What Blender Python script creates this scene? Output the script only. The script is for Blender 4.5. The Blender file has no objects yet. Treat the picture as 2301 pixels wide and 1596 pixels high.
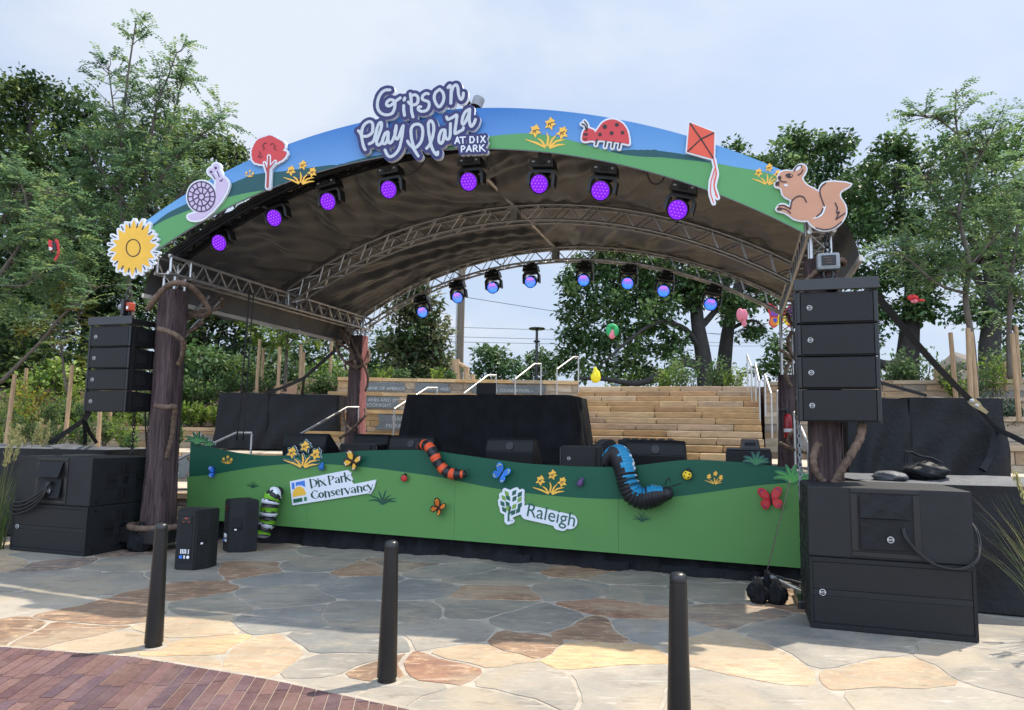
import bpy, bmesh, math, random
import numpy as np
from mathutils import Vector, Matrix
from mathutils.geometry import tessellate_polygon
SC = bpy.context.scene
COL = SC.collection
PI = math.pi
R = math.radians
# ------------------------------------------------------------------ camera, world, sun, exposure
EYE = Vector((0, 0, 1.6)); PITCH = R(6.15); ROLL = R(1.0); FPX = 1600.0   # FPX is for a 2301 px wide frame
cam_d = bpy.data.cameras.new('camera'); cam = bpy.data.objects.new('camera', cam_d); COL.objects.link(cam)
_r0 = Vector((1, 0, 0)); _d0 = Vector((0, math.sin(PITCH), -math.cos(PITCH))); _f0 = Vector((0, math.cos(PITCH), math.sin(PITCH)))
_cx = _r0 * math.cos(ROLL) - _d0 * math.sin(ROLL); _cy = -(_r0 * math.sin(ROLL) + _d0 * math.cos(ROLL)); _cz = -_f0
cam.matrix_world = Matrix(((_cx.x, _cy.x, _cz.x, EYE.x), (_cx.y, _cy.y, _cz.y, EYE.y), (_cx.z, _cy.z, _cz.z, EYE.z), (0, 0, 0, 1)))
cam_d.sensor_width = 36; cam_d.lens = 36 * FPX / 2301; cam_d.clip_end = 3000; cam_d.clip_start = .05
SC.camera = cam
SUN_EL, SUN_AZ = R(61), R(34)           # sun stands behind the stage, to the right
sd = Vector((math.cos(SUN_EL) * math.cos(SUN_AZ), math.cos(SUN_EL) * math.sin(SUN_AZ), math.sin(SUN_EL)))
sl = bpy.data.lights.new('sun', 'SUN'); sl.energy = 3.5; sl.angle = R(.6); sl.color = (1, .91, .78)
so = bpy.data.objects.new('sun', sl); COL.objects.link(so); so.rotation_euler = sd.to_track_quat('Z', 'Y').to_euler(); so.location = sd * 60
SC.view_settings.view_transform = 'Standard'; SC.view_settings.look = 'None'; SC.view_settings.exposure = .95; SC.view_settings.gamma = 1
SC.cycles.max_bounces = 6; SC.cycles.diffuse_bounces = 3; SC.cycles.glossy_bounces = 2; SC.cycles.transmission_bounces = 3; SC.cycles.transparent_max_bounces = 8
SC.cycles.sample_clamp_indirect = 6
W = bpy.data.worlds.new('World'); SC.world = W; W.use_nodes = True
def build_world():
    nt = W.node_tree; nt.nodes.clear(); N = nt.nodes.new; L = nt.links.new
    out = N('ShaderNodeOutputWorld'); bg = N('ShaderNodeBackground'); bg.inputs[1].default_value = .12
    sk = N('ShaderNodeTexSky'); sk.sky_type = 'NISHITA'; sk.sun_disc = False; sk.sun_elevation = SUN_EL
    sk.sun_rotation = PI / 2 - SUN_AZ; sk.air_density = 1.0; sk.dust_density = 3.0; sk.ozone_density = 1.2
    geo = N('ShaderNodeTexCoord')
    sep = N('ShaderNodeSeparateXYZ'); L(geo.outputs['Generated'], sep.inputs[0])
    hz = N('ShaderNodeMath'); hz.operation = 'MAXIMUM'; L(sep.outputs[2], hz.inputs[0]); hz.inputs[1].default_value = .0
    ad = N('ShaderNodeMath'); ad.operation = 'ADD'; L(hz.outputs[0], ad.inputs[0]); ad.inputs[1].default_value = .16
    dx = N('ShaderNodeMath'); dx.operation = 'DIVIDE'; L(sep.outputs[0], dx.inputs[0]); L(ad.outputs[0], dx.inputs[1])
    dy = N('ShaderNodeMath'); dy.operation = 'DIVIDE'; L(sep.outputs[1], dy.inputs[0]); L(ad.outputs[0], dy.inputs[1])
    cb = N('ShaderNodeCombineXYZ'); L(dx.outputs[0], cb.inputs[0]); L(dy.outputs[0], cb.inputs[1]); cb.inputs[2].default_value = 3.1
    n1 = N('ShaderNodeTexNoise'); n1.inputs['Scale'].default_value = 1.35; n1.inputs['Detail'].default_value = 8; n1.inputs['Roughness'].default_value = .56
    n1.inputs['Distortion'].default_value = .25
    L(cb.outputs[0], n1.inputs['Vector'])
    dt = N('ShaderNodeVectorMath'); dt.operation = 'DOT_PRODUCT'; L(geo.outputs['Generated'], dt.inputs[0]); dt.inputs[1].default_value = Vector((-.315, .82, .475)).normalized()      # one broad cloud bank over the left of the stage
    db = N('ShaderNodeMapRange'); db.interpolation_type = 'SMOOTHSTEP'; L(dt.outputs['Value'], db.inputs[0]); db.inputs[1].default_value = .955; db.inputs[2].default_value = .998; db.inputs[3].default_value = -.03; db.inputs[4].default_value = .17
    sn = N('ShaderNodeMath'); sn.operation = 'ADD'; L(n1.outputs[0], sn.inputs[0]); L(db.outputs[0], sn.inputs[1])
    r1 = N('ShaderNodeValToRGB'); L(sn.outputs[0], r1.inputs[0]); r1.color_ramp.elements[0].position = .46; r1.color_ramp.elements[1].position = .70
    # broad veil of thin cloud
    n2 = N('ShaderNodeTexNoise'); n2.inputs['Scale'].default_value = .45; n2.inputs['Detail'].default_value = 3; L(cb.outputs[0], n2.inputs['Vector'])
    # thin high haze whitens the blue
    m1 = N('ShaderNodeMixRGB'); m1.inputs[0].default_value = .80; L(sk.outputs[0], m1.inputs[1]); m1.inputs[2].default_value = (2.62, 3.14, 3.98, 1)
    m3 = N('ShaderNodeMixRGB'); L(r1.outputs[0], m3.inputs[0]); L(m1.outputs[0], m3.inputs[1]); m3.inputs[2].default_value = (3.65, 3.92, 4.35, 1)
    k2 = N('ShaderNodeMath'); k2.operation = 'MULTIPLY'; L(n2.outputs[0], k2.inputs[0]); k2.inputs[1].default_value = .35
    m4 = N('ShaderNodeMixRGB'); L(k2.outputs[0], m4.inputs[0]); L(m3.outputs[0], m4.inputs[1]); m4.inputs[2].default_value = (2.1, 2.55, 3.5, 1)
    # added fill: sky behind the viewer and overhead boosted for the shaded stage front
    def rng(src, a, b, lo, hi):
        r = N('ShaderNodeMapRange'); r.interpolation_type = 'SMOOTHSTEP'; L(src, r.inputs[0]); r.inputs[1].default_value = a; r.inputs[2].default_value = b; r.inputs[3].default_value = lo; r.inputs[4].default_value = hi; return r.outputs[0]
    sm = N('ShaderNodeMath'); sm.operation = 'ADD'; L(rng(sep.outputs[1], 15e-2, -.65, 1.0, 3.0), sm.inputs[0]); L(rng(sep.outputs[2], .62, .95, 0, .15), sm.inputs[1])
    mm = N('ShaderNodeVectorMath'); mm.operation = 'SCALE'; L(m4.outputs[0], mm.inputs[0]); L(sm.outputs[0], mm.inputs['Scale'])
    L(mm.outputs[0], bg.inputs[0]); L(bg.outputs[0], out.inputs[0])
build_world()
# ------------------------------------------------------------------ stage frame (u to the right, v to the back) and photograph rays
AN = R(17.8); O = Vector((-.753, 8.30, 0))
EX = Vector((math.cos(AN), -math.sin(AN), 0)); EY = Vector((math.sin(AN), math.cos(AN), 0))
def S(u, v, z): return O + EX * u + EY * v + Vector((0, 0, z))
def toS(p): d = Vector(p) - O; return Vector((d.dot(EX), d.dot(EY), p[2]))
def ray(x, y):
    a, b = x - 1150.5, y - 798.0; c, s = math.cos(ROLL), math.sin(ROLL)
    return _r0 * ((c * a + s * b) / FPX) + _d0 * ((-s * a + c * b) / FPX) + _f0
def atz(x, y, z=0): d = ray(x, y); return EYE + d * ((z - EYE.z) / d.z)
def aty(x, y, Y): d = ray(x, y); return EYE + d * (Y / d.y)
def atv(x, y, v): d = ray(x, y); return EYE + d * ((v - (EYE - O).dot(EY)) / d.dot(EY))
def av(x, y, v): return toS(atv(x, y, v))
CROP = dict(c1=(0, 0, 1.77), c2=(1200, 200, 1.77), c3=(2400, 200, 1.5782), c4=(0, 800, 1.77), c5=(1200, 900, 1.77), c6=(2400, 1000, 1.5782), c7=(0, 1600, 1.4833), c8=(1500, 1700, .9758),
    r1=(400, 800, 4.56), r2=(2850, 550, 2.902), r3=(1150, 1100, 2.66), r4=(2850, 1000, 1.994), r5=(400, 1600, 2.66), r6=(2900, 1700, 2.1284), r7=(700, 1600, 2.0918), r8=(1700, 1650, 1.6436),
    t4=(1300, 250, 3.835), t5=(0, 1500, 2.4554), t6=(600, 1100, 2.455), t7=(3200, 1100, 2.2796), t8=(1700, 900, 1.9175), d=(0, 0, 1 / 1.67666))
def K(n, x, y):
    a, b, s = CROP[n]; return (a + x / s) / 1.67666, (b + y / s) / 1.67666
# ------------------------------------------------------------------ mesh helpers
class MB:
    def __init__(s): s.v = []; s.f = []; s.m = []; s.c = []; s.col = None
    def _a(s, vs, fs, m=0):
        o = len(s.v); s.v += [tuple(q) for q in vs]; s.f += [tuple(i + o for i in f) for f in fs]; s.m += [m] * len(fs)
        if s.col is not None: s.c += [s.col] * len(fs)
        return s
    def box(s, c, d, rz=0, m=0, bev=0, M=None):
        x, y, z = d[0] / 2, d[1] / 2, d[2] / 2
        if bev:
            b = min(bev, x * .9, y * .9, z * .9); bm = bmesh.new(); bmesh.ops.create_cube(bm, size=1)
            for v in bm.verts: v.co = Vector((v.co.x * 2 * x, v.co.y * 2 * y, v.co.z * 2 * z))
            bmesh.ops.bevel(bm, geom=bm.edges[:], offset=b, segments=2, affect='EDGES', profile=.6)
            bm.verts.index_update(); vs = [v.co.copy() for v in bm.verts]; fs = [[q.index for q in f.verts] for f in bm.faces]; bm.free()
        else:
            vs = [Vector((i * x, j * y, k * z)) for k in (-1, 1) for j in (-1, 1) for i in (-1, 1)]
            fs = [(0, 2, 3, 1), (4, 5, 7, 6), (0, 1, 5, 4), (2, 6, 7, 3), (0, 4, 6, 2), (1, 3, 7, 5)]
        if M is None: M = Matrix.Translation(Vector(c)) @ Matrix.Rotation(rz, 4, 'Z')
        else: M = M @ Matrix.Translation(Vector(c)) @ Matrix.Rotation(rz, 4, 'Z')
        return s._a([M @ v for v in vs], fs, m)
    def hexa(s, p, m=0):      # eight corners: bottom ring then top ring
        return s._a(p, [(3, 2, 1, 0), (4, 5, 6, 7), (0, 1, 5, 4), (1, 2, 6, 5), (2, 3, 7, 6), (3, 0, 4, 7)], m)
    def tube(s, pts, r, n=6, m=0, cap=True, squash=1):
        pts = [Vector(p) for p in pts]; k = len(pts); rr = r if isinstance(r, (list, tuple)) else [r] * k
        t0 = (pts[1] - pts[0]).normalized(); a = t0.orthogonal().normalized(); vs = []
        for i, p in enumerate(pts):
            t = (pts[min(i + 1, k - 1)] - pts[max(i - 1, 0)])
            t = t.normalized() if t.length > 1e-9 else t0
            a = (a - t * a.dot(t)); a = a.normalized() if a.length > 1e-6 else t.orthogonal().normalized()
            b = t.cross(a)
            for j in range(n):
                q = 2 * PI * j / n; vs.append(p + (a * math.cos(q) + b * math.sin(q) * squash) * rr[i])
        fs = [(i * n + j, i * n + (j + 1) % n, (i + 1) * n + (j + 1) % n, (i + 1) * n + j) for i in range(k - 1) for j in range(n)]
        if cap: fs += [tuple(range(n - 1, -1, -1)), tuple(range((k - 1) * n, k * n))]
        return s._a(vs, fs, m)
    def lathe(s, prof, n=20, M=None, m=0, cap=True):     # prof: (radius, height)
        M = M or Matrix(); vs = [M @ Vector((r * math.cos(2 * PI * j / n), r * math.sin(2 * PI * j / n), h)) for r, h in prof for j in range(n)]; k = len(prof)
        fs = [(i * n + j, i * n + (j + 1) % n, (i + 1) * n + (j + 1) % n, (i + 1) * n + j) for i in range(k - 1) for j in range(n)]
        if cap: fs += [tuple(range(n - 1, -1, -1)), tuple(range((k - 1) * n, k * n))]
        return s._a(vs, fs, m)
    def grid(s, P, m=0, close=False):    # rows of points
        h, w = len(P), len(P[0]); vs = [p for r in P for p in r]
        return s._a(vs, [(i * w + j, i * w + j + 1, (i + 1) * w + j + 1, (i + 1) * w + j) for i in range(h - 1) for j in range(w - 1)], m)
    def plate(s, loops, f, d, m=0, ms=None):   # loops of 2-D points -> plate; f(p) front point, d depth vector to the back
        ms = m if ms is None else ms; d = Vector(d); loops = [l for l in loops if len(l) > 2]
        def inside(p, l):
            c = False
            for i in range(len(l)):
                a, b = l[i - 1], l[i]
                if (a[1] > p[1]) != (b[1] > p[1]) and p[0] < (b[0] - a[0]) * (p[1] - a[1]) / (b[1] - a[1]) + a[0]: c = not c
            return c
        par = [[j for j in range(len(loops)) if j != i and inside(loops[i][0], loops[j])] for i in range(len(loops))]
        for i, l in enumerate(loops):
            if len(par[i]) % 2: continue
            grp = [l] + [loops[j] for j in range(len(loops)) if len(par[j]) == len(par[i]) + 1 and i in par[j]]
            tri = tessellate_polygon([[Vector((p[0], p[1], 0)) for p in q] for q in grp]); fl = [p for q in grp for p in q]; n = len(fl); fr = [Vector(f(p)) for p in fl]
            if tri:     # all triangles face the front
                a, b, c = (fr[q] for q in tri[0])
                if (b - a).cross(c - a).dot(d) > 0: tri = [t[::-1] for t in tri]
            s._a(fr, [tuple(t) for t in tri], m); fs = []; o = 0
            for q in grp:
                k = len(q); fs += [(o + i_, o + (i_ + 1) % k, n + o + (i_ + 1) % k, n + o + i_) for i_ in range(k)]; o += k
            s._a(fr + [p + d for p in fr], fs, ms); s._a([p + d for p in fr], [tuple(t)[::-1] for t in tri], ms)
        return s
    def sphere(s, c, r, nu=12, nv=8, m=0):
        c = Vector(c); r = (r, r, r) if not isinstance(r, (tuple, list)) else r
        P = [[c + Vector((r[0] * math.sin(PI * i / nv) * math.cos(2 * PI * j / nu), r[1] * math.sin(PI * i / nv) * math.sin(2 * PI * j / nu), r[2] * math.cos(PI * i / nv))) for j in range(nu + 1)] for i in range(nv + 1)]
        return s.grid(P[::-1], m)
    def build(s, name, mats, parent=None, smooth=False, fix=False, ang=None):
        me = bpy.data.meshes.new(name); me.from_pydata(s.v, [], s.f); me.update()
        mats = mats if isinstance(mats, (list, tuple)) else [mats]
        for q in mats: me.materials.append(M[q] if isinstance(q, str) else q)
        if any(s.m): me.polygons.foreach_set('material_index', s.m)
        if s.c:
            at = me.attributes.new('tint', 'FLOAT_COLOR', 'FACE'); at.data.foreach_set('color', [x for c in s.c for x in c])
        if fix:
            bm = bmesh.new(); bm.from_mesh(me); bmesh.ops.remove_doubles(bm, verts=bm.verts[:], dist=1e-5); bmesh.ops.recalc_face_normals(bm, faces=bm.faces[:]); bm.to_mesh(me); bm.free()
        if smooth:
            me.polygons.foreach_set('use_smooth', [True] * len(me.polygons))
            if ang: me.set_sharp_from_angle(angle=R(ang))
        o = bpy.data.objects.new(name, me); COL.objects.link(o)
        if parent: o.parent = parent
        return o
def tag(o, label, cat, group=None):
    o['label'] = label; o['category'] = cat
    if group: o['group'] = group
    return o
def thing(name, label, cat, loc=(0, 0, 0), rz=0, group=None):
    o = bpy.data.objects.new(name, None); COL.objects.link(o); o.location = loc; o.rotation_euler = (0, 0, rz); o.empty_display_size = .2
    return tag(o, label, cat, group)
def sthing(name, label, cat, group=None): return thing(name, label, cat, O, -AN, group)    # its parts use stage coordinates
def struct(o, kind='structure'): o['kind'] = kind; return o
def dup(r, loc=None, rot=None, label=None):
    c = r.copy(); COL.objects.link(c)
    if loc is not None: c.location = loc
    if rot is not None: c.rotation_euler = rot
    if label: c['label'] = label
    for ch in list(r.children):
        k = ch.copy(); COL.objects.link(k); k.parent = c
        for g in ch.children:
            h = g.copy(); COL.objects.link(h); h.parent = k
    return c
def spline(pts, n=6, closed=False):    # Catmull-Rom
    P = [np.array(p, float) for p in pts]; out = []; k = len(P)
    for i in range(k if closed else k - 1):
        g = lambda j: P[j % k] if closed else P[max(0, min(k - 1, j))]
        a, b, c, d = g(i - 1), g(i), g(i + 1), g(i + 2)
        for t in np.linspace(0, 1, n, endpoint=False): out.append(.5 * (2 * b + (c - a) * t + (2 * a - 5 * b + 4 * c - d) * t * t + (3 * b - a - 3 * c + d) * t ** 3))
    if not closed: out.append(P[-1])
    return [tuple(p) for p in out]
# ------------------------------------------------------------------ 2-D art: signed distance of strokes and polygons -> outline loops
def field(items, bbox, h):
    x0, y0, x1, y1 = bbox; X, Y = np.meshgrid(np.arange(x0, x1 + h, h), np.arange(y0, y1 + h, h)); D = np.full(X.shape, 1e9)
    for kind, pts, r in items:
        P = np.array(pts, float)
        if len(P) == 1: D = np.minimum(D, np.hypot(X - P[0, 0], Y - P[0, 1]) - r); continue
        closed = kind == 'p'; n = len(P) if closed else len(P) - 1; d = np.full(X.shape, 1e9); ins = np.zeros(X.shape, bool)
        rr = np.array(r, float) if isinstance(r, (list, tuple)) else np.full(len(P), float(r))
        for i in range(n):
            a, b = P[i], P[(i + 1) % len(P)]; e = b - a; l2 = max(e @ e, 1e-9); t = np.clip(((X - a[0]) * e[0] + (Y - a[1]) * e[1]) / l2, 0, 1)
            q = np.hypot(X - a[0] - t * e[0], Y - a[1] - t * e[1])
            if closed:
                d = np.minimum(d, q); cr = ((a[1] > Y) != (b[1] > Y)); xi = (b[0] - a[0]) * (Y - a[1]) / ((b[1] - a[1]) if abs(b[1] - a[1]) > 1e-9 else 1e-9) + a[0]; ins ^= cr & (X < xi)
            else: D = np.minimum(D, q - (rr[i] + (rr[i + 1] - rr[i]) * t))
        if closed: D = np.minimum(D, np.where(ins, -d, d) - rr[0])
    return X[0], Y[:, 0], D
def contour(items, h=5, level=0):
    al = np.array([p for _, q, _ in items for p in q], float); pad = max(np.max(r) for _, _, r in items) + level + 3 * h
    xs, ys, D = field(items, (al[:, 0].min() - pad, al[:, 1].min() - pad, al[:, 0].max() + pad, al[:, 1].max() + pad), h)
    D = D - level; D[np.abs(D) < 1e-6] = 1e-6; seg = {}
    ny, nx = D.shape; I = D < 0
    amb = np.argwhere((I[:-1, :-1] != I[:-1, 1:]) | (I[:-1, :-1] != I[1:, :-1]) | (I[:-1, :-1] != I[1:, 1:]))
    def pt(k):
        (i, j), o = k; i2, j2 = (i, j + 1) if o == 0 else (i + 1, j); a, b = D[i, j], D[i2, j2]; t = a / (a - b)
        return (xs[j] + (xs[j2] - xs[j]) * t, ys[i] + (ys[i2] - ys[i]) * t)
    nb = {}
    for i, j in amb:
        i, j = int(i), int(j); c = [I[i, j], I[i, j + 1], I[i + 1, j + 1], I[i + 1, j]]; ed = [((i, j), 0), ((i, j + 1), 1), ((i + 1, j), 0), ((i, j), 1)]
        cr = [k for k in range(4) if c[k] != c[(k + 1) % 4]]
        pr = [(cr[0], cr[1])] if len(cr) == 2 else ([(0, 1), (2, 3)] if not c[0] else [(3, 0), (1, 2)]) if len(cr) == 4 else []
        for a, b in pr: nb.setdefault(ed[a], []).append(ed[b]); nb.setdefault(ed[b], []).append(ed[a])
    loops = []; seen = set()
    for k in nb:
        if k in seen: continue
        l = [k]; seen.add(k); cur = k
        while True:
            nx_ = [q for q in nb[cur] if q not in seen]
            if not nx_: break
            cur = nx_[0]; seen.add(cur); l.append(cur)
        if len(l) > 5: loops.append(simp([pt(q) for q in l], h * .10))
    return [l for l in loops if len(l) > 2]
def simp(P, tol):
    out = [P[0]]
    for i in range(1, len(P)):
        a, b, c = out[-1], P[i], P[(i + 1) % len(P)]
        e = (c[0] - a[0], c[1] - a[1]); L = math.hypot(*e) or 1e-9
        if abs((b[0] - a[0]) * e[1] - (b[1] - a[1]) * e[0]) / L > tol: out.append(b)
    return out
def crop_plane(crop, v, off=0):      # maps crop pixels to stage coordinates on the plane v (shifted off metres to the front)
    def f(p):
        q = av(*K(crop, p[0], p[1]), v); return Vector((q.x, v - off, q.z))
    return f
def art(name, items, crop, v, off, th, mat, parent=None, h=5, level=0, side=None, spl=True):
    mb = MB(); mb.plate(contour(items, h, level), crop_plane(crop, v, off), (0, th, 0), 0, 1 if side else 0)
    return mb.build(name, [mat, side] if side else mat, parent)
def st(pts, r=8, n=5): return ('s', spline(pts, n), r)         # smooth stroke
def sl_(pts, r=8): return ('s', pts, r)                      # straight stroke
def pg(pts, n=0, r=0): return ('p', spline(pts, n, True) if n else pts, r)
def text_mesh(txt, size, align='CENTER'):
    cu = bpy.data.curves.new('t', 'FONT'); cu.body = txt; cu.size = size; cu.align_x = align; cu.align_y = 'CENTER'; cu.resolution_u = 3
    o = bpy.data.objects.new('t', cu); COL.objects.link(o); dg = bpy.context.evaluated_depsgraph_get(); me = o.evaluated_get(dg).to_mesh()
    vs = [v.co.copy() for v in me.vertices]; fs = [tuple(p.vertices) for p in me.polygons]; o.evaluated_get(dg).to_mesh_clear(); bpy.data.objects.remove(o); bpy.data.curves.remove(cu)
    return vs, fs
def add_text(mb, txt, size, Mx, m=0, align='CENTER', sx=1):
    vs, fs = text_mesh(txt, size, align); return mb._a([Mx @ Vector((v.x * sx, v.y, v.z)) for v in vs], fs, m)
# ------------------------------------------------------------------ materials (all procedural)
M = {}
def mat(name, col, rough=.6, var=.12, scale=6, bump=0, bscale=60, metal=0, spec=.4, attr=False, stretch=(1, 1, 1), dirt=None, coat=0, detail=5, trans=0, coord='Object'):
    m = bpy.data.materials.new(name); m.use_nodes = True; nt = m.node_tree; N = nt.nodes.new; L = nt.links.new
    b = nt.nodes['Principled BSDF']; b.inputs['Roughness'].default_value = rough; b.inputs['Metallic'].default_value = metal; b.inputs['Specular IOR Level'].default_value = spec
    tc = N('ShaderNodeTexCoord'); mp = N('ShaderNodeMapping'); mp.inputs['Scale'].default_value = stretch; L(tc.outputs[coord], mp.inputs[0])
    no = N('ShaderNodeTexNoise'); no.inputs['Scale'].default_value = scale; no.inputs['Detail'].default_value = detail; L(mp.outputs[0], no.inputs['Vector'])
    if attr:
        at = N('ShaderNodeAttribute'); at.attribute_name = 'tint'; src = at.outputs['Color']
    else:
        rgb = N('ShaderNodeRGB'); rgb.outputs[0].default_value = (*col, 1); src = rgb.outputs[0]
    hv = N('ShaderNodeHueSaturation'); L(src, hv.inputs['Color'])
    mr = N('ShaderNodeMapRange'); L(no.outputs[0], mr.inputs[0]); mr.inputs[1].default_value = .25; mr.inputs[2].default_value = .75; mr.inputs[3].default_value = 1 - var; mr.inputs[4].default_value = 1 + var
    L(mr.outputs[0], hv.inputs['Value']); cur = hv.outputs[0]
    if dirt:       # (colour, scale, low, high, amount)
        n2 = N('ShaderNodeTexNoise'); n2.inputs['Scale'].default_value = dirt[1]; n2.inputs['Detail'].default_value = 8; n2.inputs['Roughness'].default_value = .65; L(mp.outputs[0], n2.inputs['Vector'])
        r2 = N('ShaderNodeMapRange'); L(n2.outputs[0], r2.inputs[0]); r2.inputs[1].default_value = dirt[2]; r2.inputs[2].default_value = dirt[3]; r2.inputs[3].default_value = 0; r2.inputs[4].default_value = dirt[4]
        mx = N('ShaderNodeMixRGB'); L(r2.outputs[0], mx.inputs[0]); L(cur, mx.inputs[1]); mx.inputs[2].default_value = (*dirt[0], 1); cur = mx.outputs[0]
    L(cur, b.inputs['Base Color'])
    if coat: b.inputs['Coat Weight'].default_value = coat
    if bump:
        n3 = N('ShaderNodeTexNoise'); n3.inputs['Scale'].default_value = bscale; n3.inputs['Detail'].default_value = 4; L(mp.outputs[0], n3.inputs['Vector'])
        bp = N('ShaderNodeBump'); bp.inputs['Strength'].default_value = bump; bp.inputs['Distance'].default_value = .02; L(n3.outputs[0], bp.inputs['Height']); L(bp.outputs[0], b.inputs['Normal'])
    if trans:
        tr = N('ShaderNodeBsdfTranslucent'); L(cur, tr.inputs[0]); ms = N('ShaderNodeMixShader'); ms.inputs[0].default_value = trans
        L(b.outputs[0], ms.inputs[1]); L(tr.outputs[0], ms.inputs[2]); L(ms.outputs[0], nt.nodes['Material Output'].inputs[0])
    M[name] = m; return m
def glow(name, col, e):
    m = bpy.data.materials.new(name); m.use_nodes = True; b = m.node_tree.nodes['Principled BSDF']
    b.inputs['Base Color'].default_value = (*[c * .3 for c in col], 1); b.inputs['Emission Color'].default_value = (*col, 1); b.inputs['Emission Strength'].default_value = e; b.inputs['Roughness'].default_value = .3
    M[name] = m
def hexmat(name, hole, bar, scale, coord='Object'):    # perforated steel grille: round holes on a staggered lattice
    m = bpy.data.materials.new(name); m.use_nodes = True; nt = m.node_tree; N = nt.nodes.new; L = nt.links.new; b = nt.nodes['Principled BSDF']
    tc = N('ShaderNodeTexCoord'); mp = N('ShaderNodeMapping'); L(tc.outputs[coord], mp.inputs[0]); mp.inputs['Scale'].default_value = (scale, .001, scale); mp.inputs['Rotation'].default_value = (0, R(45), 0)
    vo = N('ShaderNodeTexVoronoi'); vo.feature = 'F1'; vo.inputs['Randomness'].default_value = 0; vo.inputs['Scale'].default_value = 1; L(mp.outputs[0], vo.inputs['Vector'])
    r = N('ShaderNodeMapRange'); L(vo.outputs['Distance'], r.inputs[0]); r.inputs[1].default_value = .34; r.inputs[2].default_value = .44
    mx = N('ShaderNodeMixRGB'); L(r.outputs[0], mx.inputs[0]); mx.inputs[1].default_value = (*hole, 1); mx.inputs[2].default_value = (*bar, 1); L(mx.outputs[0], b.inputs['Base Color'])
    b.inputs['Roughness'].default_value = .55; b.inputs['Specular IOR Level'].default_value = .35
    bp = N('ShaderNodeBump'); bp.inputs['Strength'].default_value = .5; bp.inputs['Distance'].default_value = .004; L(r.outputs[0], bp.inputs['Height']); L(bp.outputs[0], b.inputs['Normal'])
    M[name] = m
def stonemat(name):       # flagstone: stone colour per slab, cleft streaks, rust and lichen patches
    m = bpy.data.materials.new(name); m.use_nodes = True; nt = m.node_tree; N = nt.nodes.new; L = nt.links.new; b = nt.nodes['Principled BSDF']
    tc = N('ShaderNodeTexCoord'); at = N('ShaderNodeAttribute'); at.attribute_name = 'tint'
    def noise(sc, st, det=6, ro=.6, di=0):
        mp = N('ShaderNodeMapping'); mp.inputs['Scale'].default_value = st; mp.inputs['Rotation'].default_value = (0, 0, R(24)); L(tc.outputs['Object'], mp.inputs[0])
        n = N('ShaderNodeTexNoise'); n.inputs['Scale'].default_value = sc; n.inputs['Detail'].default_value = det; n.inputs['Roughness'].default_value = ro; n.inputs['Distortion'].default_value = di; L(mp.outputs[0], n.inputs['Vector']); return n.outputs[0]
    def rng(s, a, c, lo=0, hi=1):
        r = N('ShaderNodeMapRange'); L(s, r.inputs[0]); r.inputs[1].default_value = a; r.inputs[2].default_value = c; r.inputs[3].default_value = lo; r.inputs[4].default_value = hi; return r.outputs[0]
    def mix(f, a, c, mode='MIX'):
        x = N('ShaderNodeMixRGB'); x.blend_type = mode
        if isinstance(f, (int, float)): x.inputs[0].default_value = f
        else: L(f, x.inputs[0])
        for i, q in ((1, a), (2, c)):
            if isinstance(q, tuple): x.inputs[i].default_value = (*q, 1)
            else: L(q, x.inputs[i])
        return x.outputs[0]
    def mul(a, c):
        x = N('ShaderNodeMath'); x.operation = 'MULTIPLY'; L(a, x.inputs[0]); L(c, x.inputs[1]); return x.outputs[0]
    broad = noise(1.3, (1, 1, 1), 4); fine = noise(22, (1, 3.2, 1), 7, .7); streak = noise(5, (.7, 4.5, 1), 7, .62, .6); mott = noise(9, (1, 1, 1), 8, .72)
    c = mix(1, at.outputs['Color'], mix(rng(broad, .3, .7), (.62, .64, .66), (1.22, 1.17, 1.08)), 'MULTIPLY')
    rust = mul(rng(streak, .44, .62), at.outputs['Alpha']); c = mix(mul(rust, rng(mott, .3, .55)), c, (.30, .17, .09))
    tan = mul(rng(mott, .54, .72, 0, .7), at.outputs['Alpha']); c = mix(tan, c, (.52, .40, .24))
    c = mix(rng(streak, .57, .70, 0, .55), c, (.42, .40, .36))
    c = mix(rng(noise(.9, (1, 1, 1), 5, .6, .8), .50, .62, 0, .55), c, (.30, .245, .17))
    c = mix(rng(fine, .3, .72, 0, 1), c, mix(1, c, (1.25, 1.25, 1.25), 'MULTIPLY'))
    dk = rng(noise(3.1, (1, 2.2, 1), 9, .72), .55, .70, 0, .8); c = mix(dk, c, mix(1, c, (.5, .47, .45), 'MULTIPLY'))
    L(c, b.inputs['Base Color']); b.inputs['Roughness'].default_value = .72; b.inputs['Specular IOR Level'].default_value = .3
    bp = N('ShaderNodeBump'); bp.inputs['Strength'].default_value = .55; bp.inputs['Distance'].default_value = .012; L(mix(.5, streak, fine), bp.inputs['Height']); L(bp.outputs[0], b.inputs['Normal'])
    M[name] = m
stonemat('flagstone')
mat('mortar', (.37, .325, .26), .9, .25, 9, .5, 90, spec=.2, dirt=((.26, .23, .19), 3, .45, .7, .7))
mat('brick', (.2, .08, .08), .85, .22, 40, .35, 120, spec=.2, attr=True, dirt=((.22, .15, .14), 4, .45, .8, .45))
mat('ashlar', (.4, .28, .15), .85, .22, 4, .6, 26, spec=.2, attr=True, stretch=(1, 1, 3), dirt=((.20, .16, .12), 2.2, .55, .75, .5))
mat('joint', (.30, .25, .19), .95, .15, 10)
mat('pave_light', (.42, .36, .28), .85, .2, 3, .3, 40, spec=.2)
mat('slate', (.105, .12, .125), .6, .2, 7, .35, 30, stretch=(1, 1, 3), dirt=((.19, .2, .2), 4, .52, .75, .5))
mat('slate_letter', (.36, .385, .39), .6, .08)
mat('soil', (.085, .05, .033), .95, .35, 9, .8, 40)
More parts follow.
